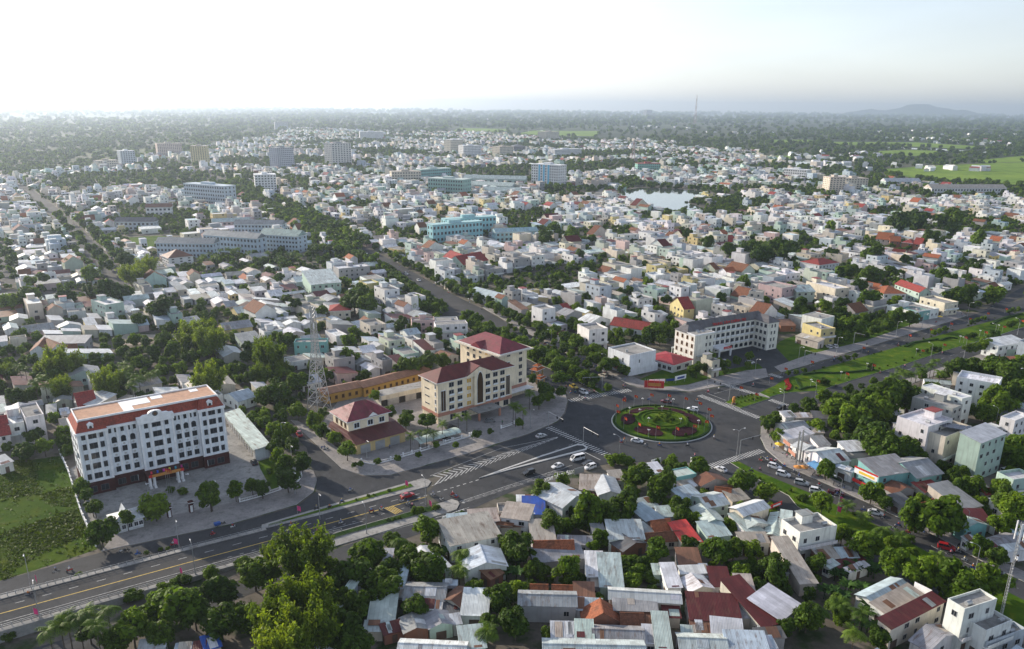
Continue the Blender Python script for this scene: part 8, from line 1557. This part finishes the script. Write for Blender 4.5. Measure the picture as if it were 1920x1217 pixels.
board('I', 210, 455, 290, 470, .1, 1.6, ('concrete',), 'low concrete wall at the bend of the near carriageway', False, 'low_wall', 'wall')
for k, (x0, y0, x1, y1, m_) in enumerate(((800, 735, 885, 800, 'salmon'), (865, 855, 950, 930, 'salmon'), (1180, 925, 1300, 1000, 'white'), (890, 800, 960, 850, 'white'))): board('J', x0, y0, x1, y1, 3.0, 1.3, (m_,), ('dark red shop fascia at the first shop by the roundabout', 'pink and white awning board of the corner shop', 'white shop fascia with red print above the blue awning', 'white shop fascia between the red and pink boards')[k], False, 'shop_sign', 'sign')
r0, w0 = board('J', 1095, 1010, 1225, 1095, 2.3, .12, ('blue_blind',), 'blue market awning over the pavement', True, 'awning', 'awning'); b = MB(); b.face([(0, -.1, 2.4), (w0, -.1, 2.4), (w0, 3.2, 3.3), (0, 3.2, 3.3)]); M['awning_blue'] = m_plain('awning_blue', (.10, .25, .45)); b.build('cloth', M['awning_blue'], r0)
for zk, x, y, m_, lab in (('J', 750, 760, 'gold', 'yellow market umbrella at the corner stall'), ('J', 1060, 1050, 'banner_orange', 'orange market umbrella by the concrete poles'), ('K', 815, 235, 'banner_orange', 'orange parasol under the avenue trees'), ('W', 545, 290, 'gold', 'yellow parasol on the far boulevard pavement'), ('J', 990, 1050, 'banner_orange', 'small orange stall umbrella beside the scooters')):
    g0 = gz(zk, x, y, 2.2); root = thing('parasol', lab, 'umbrella', (*g0, .15)); b = MB(); b.cyl((0, 0, 0), (0, 0, 2.3), .03, seg=6); b.build('pole', M['steel'], root); b = MB(); [b.face([(1.6 * math.cos(a), 1.6 * math.sin(a), 2.0), (1.6 * math.cos(a + .786), 1.6 * math.sin(a + .786), 2.0), (0, 0, 2.6)]) for a in np.arange(0, 6.2, .7854)]; b.build('canopy', M[m_], root)
g0 = gz('J', 170, 255, .2); sc2 = thing('garden_sculpture', 'orange lantern shaped sculpture at the tip of the small garden island', 'sculpture', (*g0, .2)); b = MB(); b.box(-.8, -.8, 0, .8, .8, .5); b.build('plinth', M['pave_red'], sc2); b = MB(); b.cyl((0, 0, .5), (0, 0, 1.8), .4, .75, 10); b.cyl((0, 0, 1.8), (0, 0, 3.2), .75, .45, 10); b.build('lantern', M['banner_orange'], sc2)
for x, y, lab in ((960, 1030, 'left of two tall concrete power poles by the market stalls'), (1005, 1010, 'right of two tall concrete power poles by the market stalls')):
    g0 = gz('J', x, y, .15); root = thing('power_pole', lab, 'power pole', (*g0, .15), R(40)); b = MB(); b.box(-.22, -.18, 0, .22, .18, 12.5); b.build('pole', M['concrete'], root); b = MB(); b.box(-1.2, -.07, 11.6, 1.2, .07, 11.75); b.box(-1.0, -.07, 10.6, 1.0, .07, 10.72); b.build('crossarm', M['steel'], root)
g0 = gz('I', 1400, 1030, 6.8); root = thing('antenna_mast', 'slim lattice antenna mast with panel antennas on the white house roof', 'mast', (*g0, 6.8)); HM = 24.0
for k in range(3): a = k * 2.094; b = MB(); b.bar((.3 * math.cos(a), .3 * math.sin(a), 0), (.3 * math.cos(a), .3 * math.sin(a), HM), .07); b.build('leg', M['steel'], root)
b = MB(); [b.bar((.3 * math.cos(k * 2.094), .3 * math.sin(k * 2.094), z), (.3 * math.cos((k + 1) * 2.094), .3 * math.sin((k + 1) * 2.094), z + .8), .04) for z in np.arange(0, HM - .8, .8) for k in range(3)]; b.build('brace_frame', M['steel'], root)
for k in range(3): a = k * 2.094; b = MB(); b.box(-.18, -.1, 0, .18, .1, 4.5); b.build('antenna_panel', M['white'], root, loc=(1.0 * math.cos(a), 1.0 * math.sin(a), HM - 4.6), rz=a + 1.57)
b = MB(); b.cyl((.35, 0, HM - 9), (.7, 0, HM - 9), .45, seg=12); b.build('dish', M['white'], root)
# slim antenna near the left houses
g0 = G(72, 445); root = thing('antenna_mast', 'pale grey lattice mast between the houses left of the tree-lined street', 'mast', (*g0, 0)); hm = height_at(72, 445, 405)
for sx_, sy_ in ((-1, -1), (1, -1), (1, 1), (-1, 1)): b = MB(); b.bar((sx_ * 1.6, sy_ * 1.6, 0), (sx_ * .4, sy_ * .4, hm), .25); b.build('leg', M['steel'], root)
b = MB(); [b.bar((s * (1.6 - 1.2 * z / hm), -(1.6 - 1.2 * z / hm), z), (-s * (1.6 - 1.2 * (z + 2.5) / hm), -(1.6 - 1.2 * (z + 2.5) / hm), z + 2.5), .12) for z in np.arange(0, hm - 2.5, 2.5) for s in (-1, 1)]; b.build('brace_frame', M['steel'], root)
# ================================================================== far masts, hills
def far_mast(px_, pyb, pyt, wbase, lab):
    x, y = G(px_, pyb); lo, hi = 0, 600
    for _ in range(40):
        m_ = (lo + hi) / 2
        if PX(x, y, m_)[1] > pyt: lo = m_
        else: hi = m_
    h = lo; root = thing('radio_mast', lab, 'mast', (x, y, 0)); wb = wbase
    for sx_, sy_ in ((-1, -1), (1, -1), (1, 1), (-1, 1)): b = MB(); b.bar((sx_ * wb, sy_ * wb, 0), (sx_ * wb * .15, sy_ * wb * .15, h), wb * .16); b.build('leg', M['mast_red'], root)
    for k in range(8):
        b = MB(); z0_, z1_ = h * k / 8, h * (k + 1) / 8; f = lambda z: wb * (1 - .85 * z / h)
        for s in (-1, 1): b.bar((s * f(z0_), -f(z0_), z0_), (-s * f(z1_), -f(z1_), z1_), wb * .09); b.bar((s * f(z0_), f(z0_), z0_), (-s * f(z1_), f(z1_), z1_), wb * .09)
        b.build('brace_frame', M['white' if k % 2 else 'mast_red'], root)
    return h
M['mast_red'] = m_plain('mast_red', (.30, .19, .17)); h1 = far_mast(1303, 232, 178, 9, 'tall red and white radio mast on the wooded rise near the horizon'); far_mast(1187, 302, 262, 4, 'lower red and white lattice mast beyond the lake'); 
big(1212, 222, 1222, 222, 206, 60, 'grey', 'grey', 'dark tower block alone at the horizon beside white sheds', 10)
M['hill'] = m_ground('wooded_hill', (.022, .038, .018), (.04, .055, .022), None, .004, .03)
def hills(name, x0, x1, base, prof, dist, lab, thick=900):
    """a ridge with real depth at a given distance"""
    n = len(prof); b = MB(); rows = []
    for i, p in enumerate(prof):
        px_ = x0 + (x1 - x0) * i / (n - 1); gx, gy = G(px_, 260); d = Vector((gx, gy)).normalized() * dist; zc = p / FOCAL * dist + EYE; rows.append((d.x, d.y, max(zc, 0)))
    prev = None
    for k, (f, dz) in enumerate(((-1, 0), (-.6, .35), (-.25, .8), (0, 1), (.5, .6), (1, 0))):
        cur = [(x + f * thick * .2, y + f * thick, -3 + (z + 3) * dz * (1 + .06 * math.sin(i * 2.3 + k))) for i, (x, y, z) in enumerate(rows)]
        if prev: [b.face([prev[i], prev[i + 1], cur[i + 1], cur[i]]) for i in range(n - 1)]
        prev = cur
    o = b.build(name, M['hill']); 
    for p in o.data.polygons: p.use_smooth = True
    struct(o, lab)
hills('hills', 1560, 1850, 0, [-4, -3, -1, 1, 3, 4, 3, 2, 4, 7, 10, 12, 13, 11, 9, 7, 5, 4, 4, 2, 0, -2, -4], 24000, 'low hazy hill range on the right horizon')
# ================================================================== haze
hz = NT('haze'); hz.n.remove(hz.b); pv = hz.n.new('ShaderNodeVolumePrincipled'); pv.inputs['Color'].default_value = (.55, .65, .78, 1); pv.inputs['Density'].default_value = HAZE if 'HAZE' in globals() else 0.000078; pv.inputs['Anisotropy'].default_value = .55
hz.link(pv.outputs[0], hz.n['Material Output'].inputs['Volume'])
top = max(345.0, h1 + 20); b = MB(); b.box(-28000, -28000, -4.5, 28000, 28000, top); o = b.build('haze', hz.mat); o['kind'] = 'stuff'; o['label'] = 'pale evening haze over the whole town'
# ================================================================== labels that single each thing out
LM = [('planted roundabout', RB), ('white office block', tuple(A0)), ('cream hotel', tuple(A3)), ('hotel rear wing', tuple(A4)), ('plum-roofed villa', tuple(A5)), ('lattice tower', gt), ('red-lettered cream block', tuple(A8)), ('white corner house', tuple(A9)), ('blue-striped block', G(1020, 350)), ('lake', G(1230, 385)), ('turquoise school', G(850, 450)), ('slate-roofed school', G(420, 475)), ('solar panels', gz('E', 1420, 880)), ('tall mint house', gz('E', 1560, 1050)), ('crimson flower bed', gz('N', 330, 900)), ('office gatehouse', tuple(A2)), ('highway ramp', G(300, 1080)), ('median nose', gz('S', 1560, 560)), ('red canopy roof', gz('H', 1060, 560)), ('grey gabled workshop', gz('H', 260, 930)), ('long maroon roof', gz('H', 1230, 1000)), ('antenna mast', gz('I', 1400, 1060)), ('white-signed shop', gz('I', 640, 260)), ('market awning', gz('J', 1150, 1060)), ('avenue crossing', G(715, 478)), ('tree-lined west street', G(170, 460)), ('meadow', G(60, 980)), ('garage row', tuple(A6)), ('parking shed', G(455, 830)), ('yellow house', gz('E', 500, 240)), ('boulevard far end', G(1860, 590)), ('side street', G(570, 830)), ('wide median', G(1680, 670)), ('avenue market hall', G(900, 560)), ('banana grove', gz('I', 530, 850)), ('big bamboo', gz('G', 280, 950)), ('cream tower block', G(1567, 360)), ('red temple roof', G(1690, 450)), ('long white school', G(1800, 362)), ('splitter island', gz('C', 1400, 960)), ('white tower house', gz('I', 1200, 1040)), ('green park', G(1640, 620)), ('river bend', G(1505, 308)), ('left street corner', G(20, 545)), ('palm grove', G(470, 500)), ('yellow house row', G(430, 615)), ('sandy yard', G(250, 640)), ('teal walled house', G(550, 650)), ('big dark tree', G(675, 575)), ('orange-roofed shop', G(800, 600)), ('twin-gabled house', G(80, 660))]
ORD = ['', 'second ', 'third ', 'fourth ', 'fifth ', 'sixth ', 'seventh ', 'eighth ', 'ninth ', 'tenth ', '11th ', '12th ', '13th ', '14th ', '15th ', '16th ', '17th ', '18th ', '19th ', '20th ']
bins = {}
for o, look in REG:
    p = o.location; d, nm = min((math.hypot(p.x - l[0], p.y - l[1]), n) for n, l in LM); bins.setdefault((look, nm), []).append((d, o))
for (look, nm), lst in bins.items():
    lst.sort(key=lambda t: t[0])
    for i, (d, o) in enumerate(lst): o['label'] = f'{look}, {ORD[i] if i < len(ORD) else str(i + 1) + "th "}nearest the {nm}'
print('OBJECTS', len(scene.objects), 'REG', len(REG))
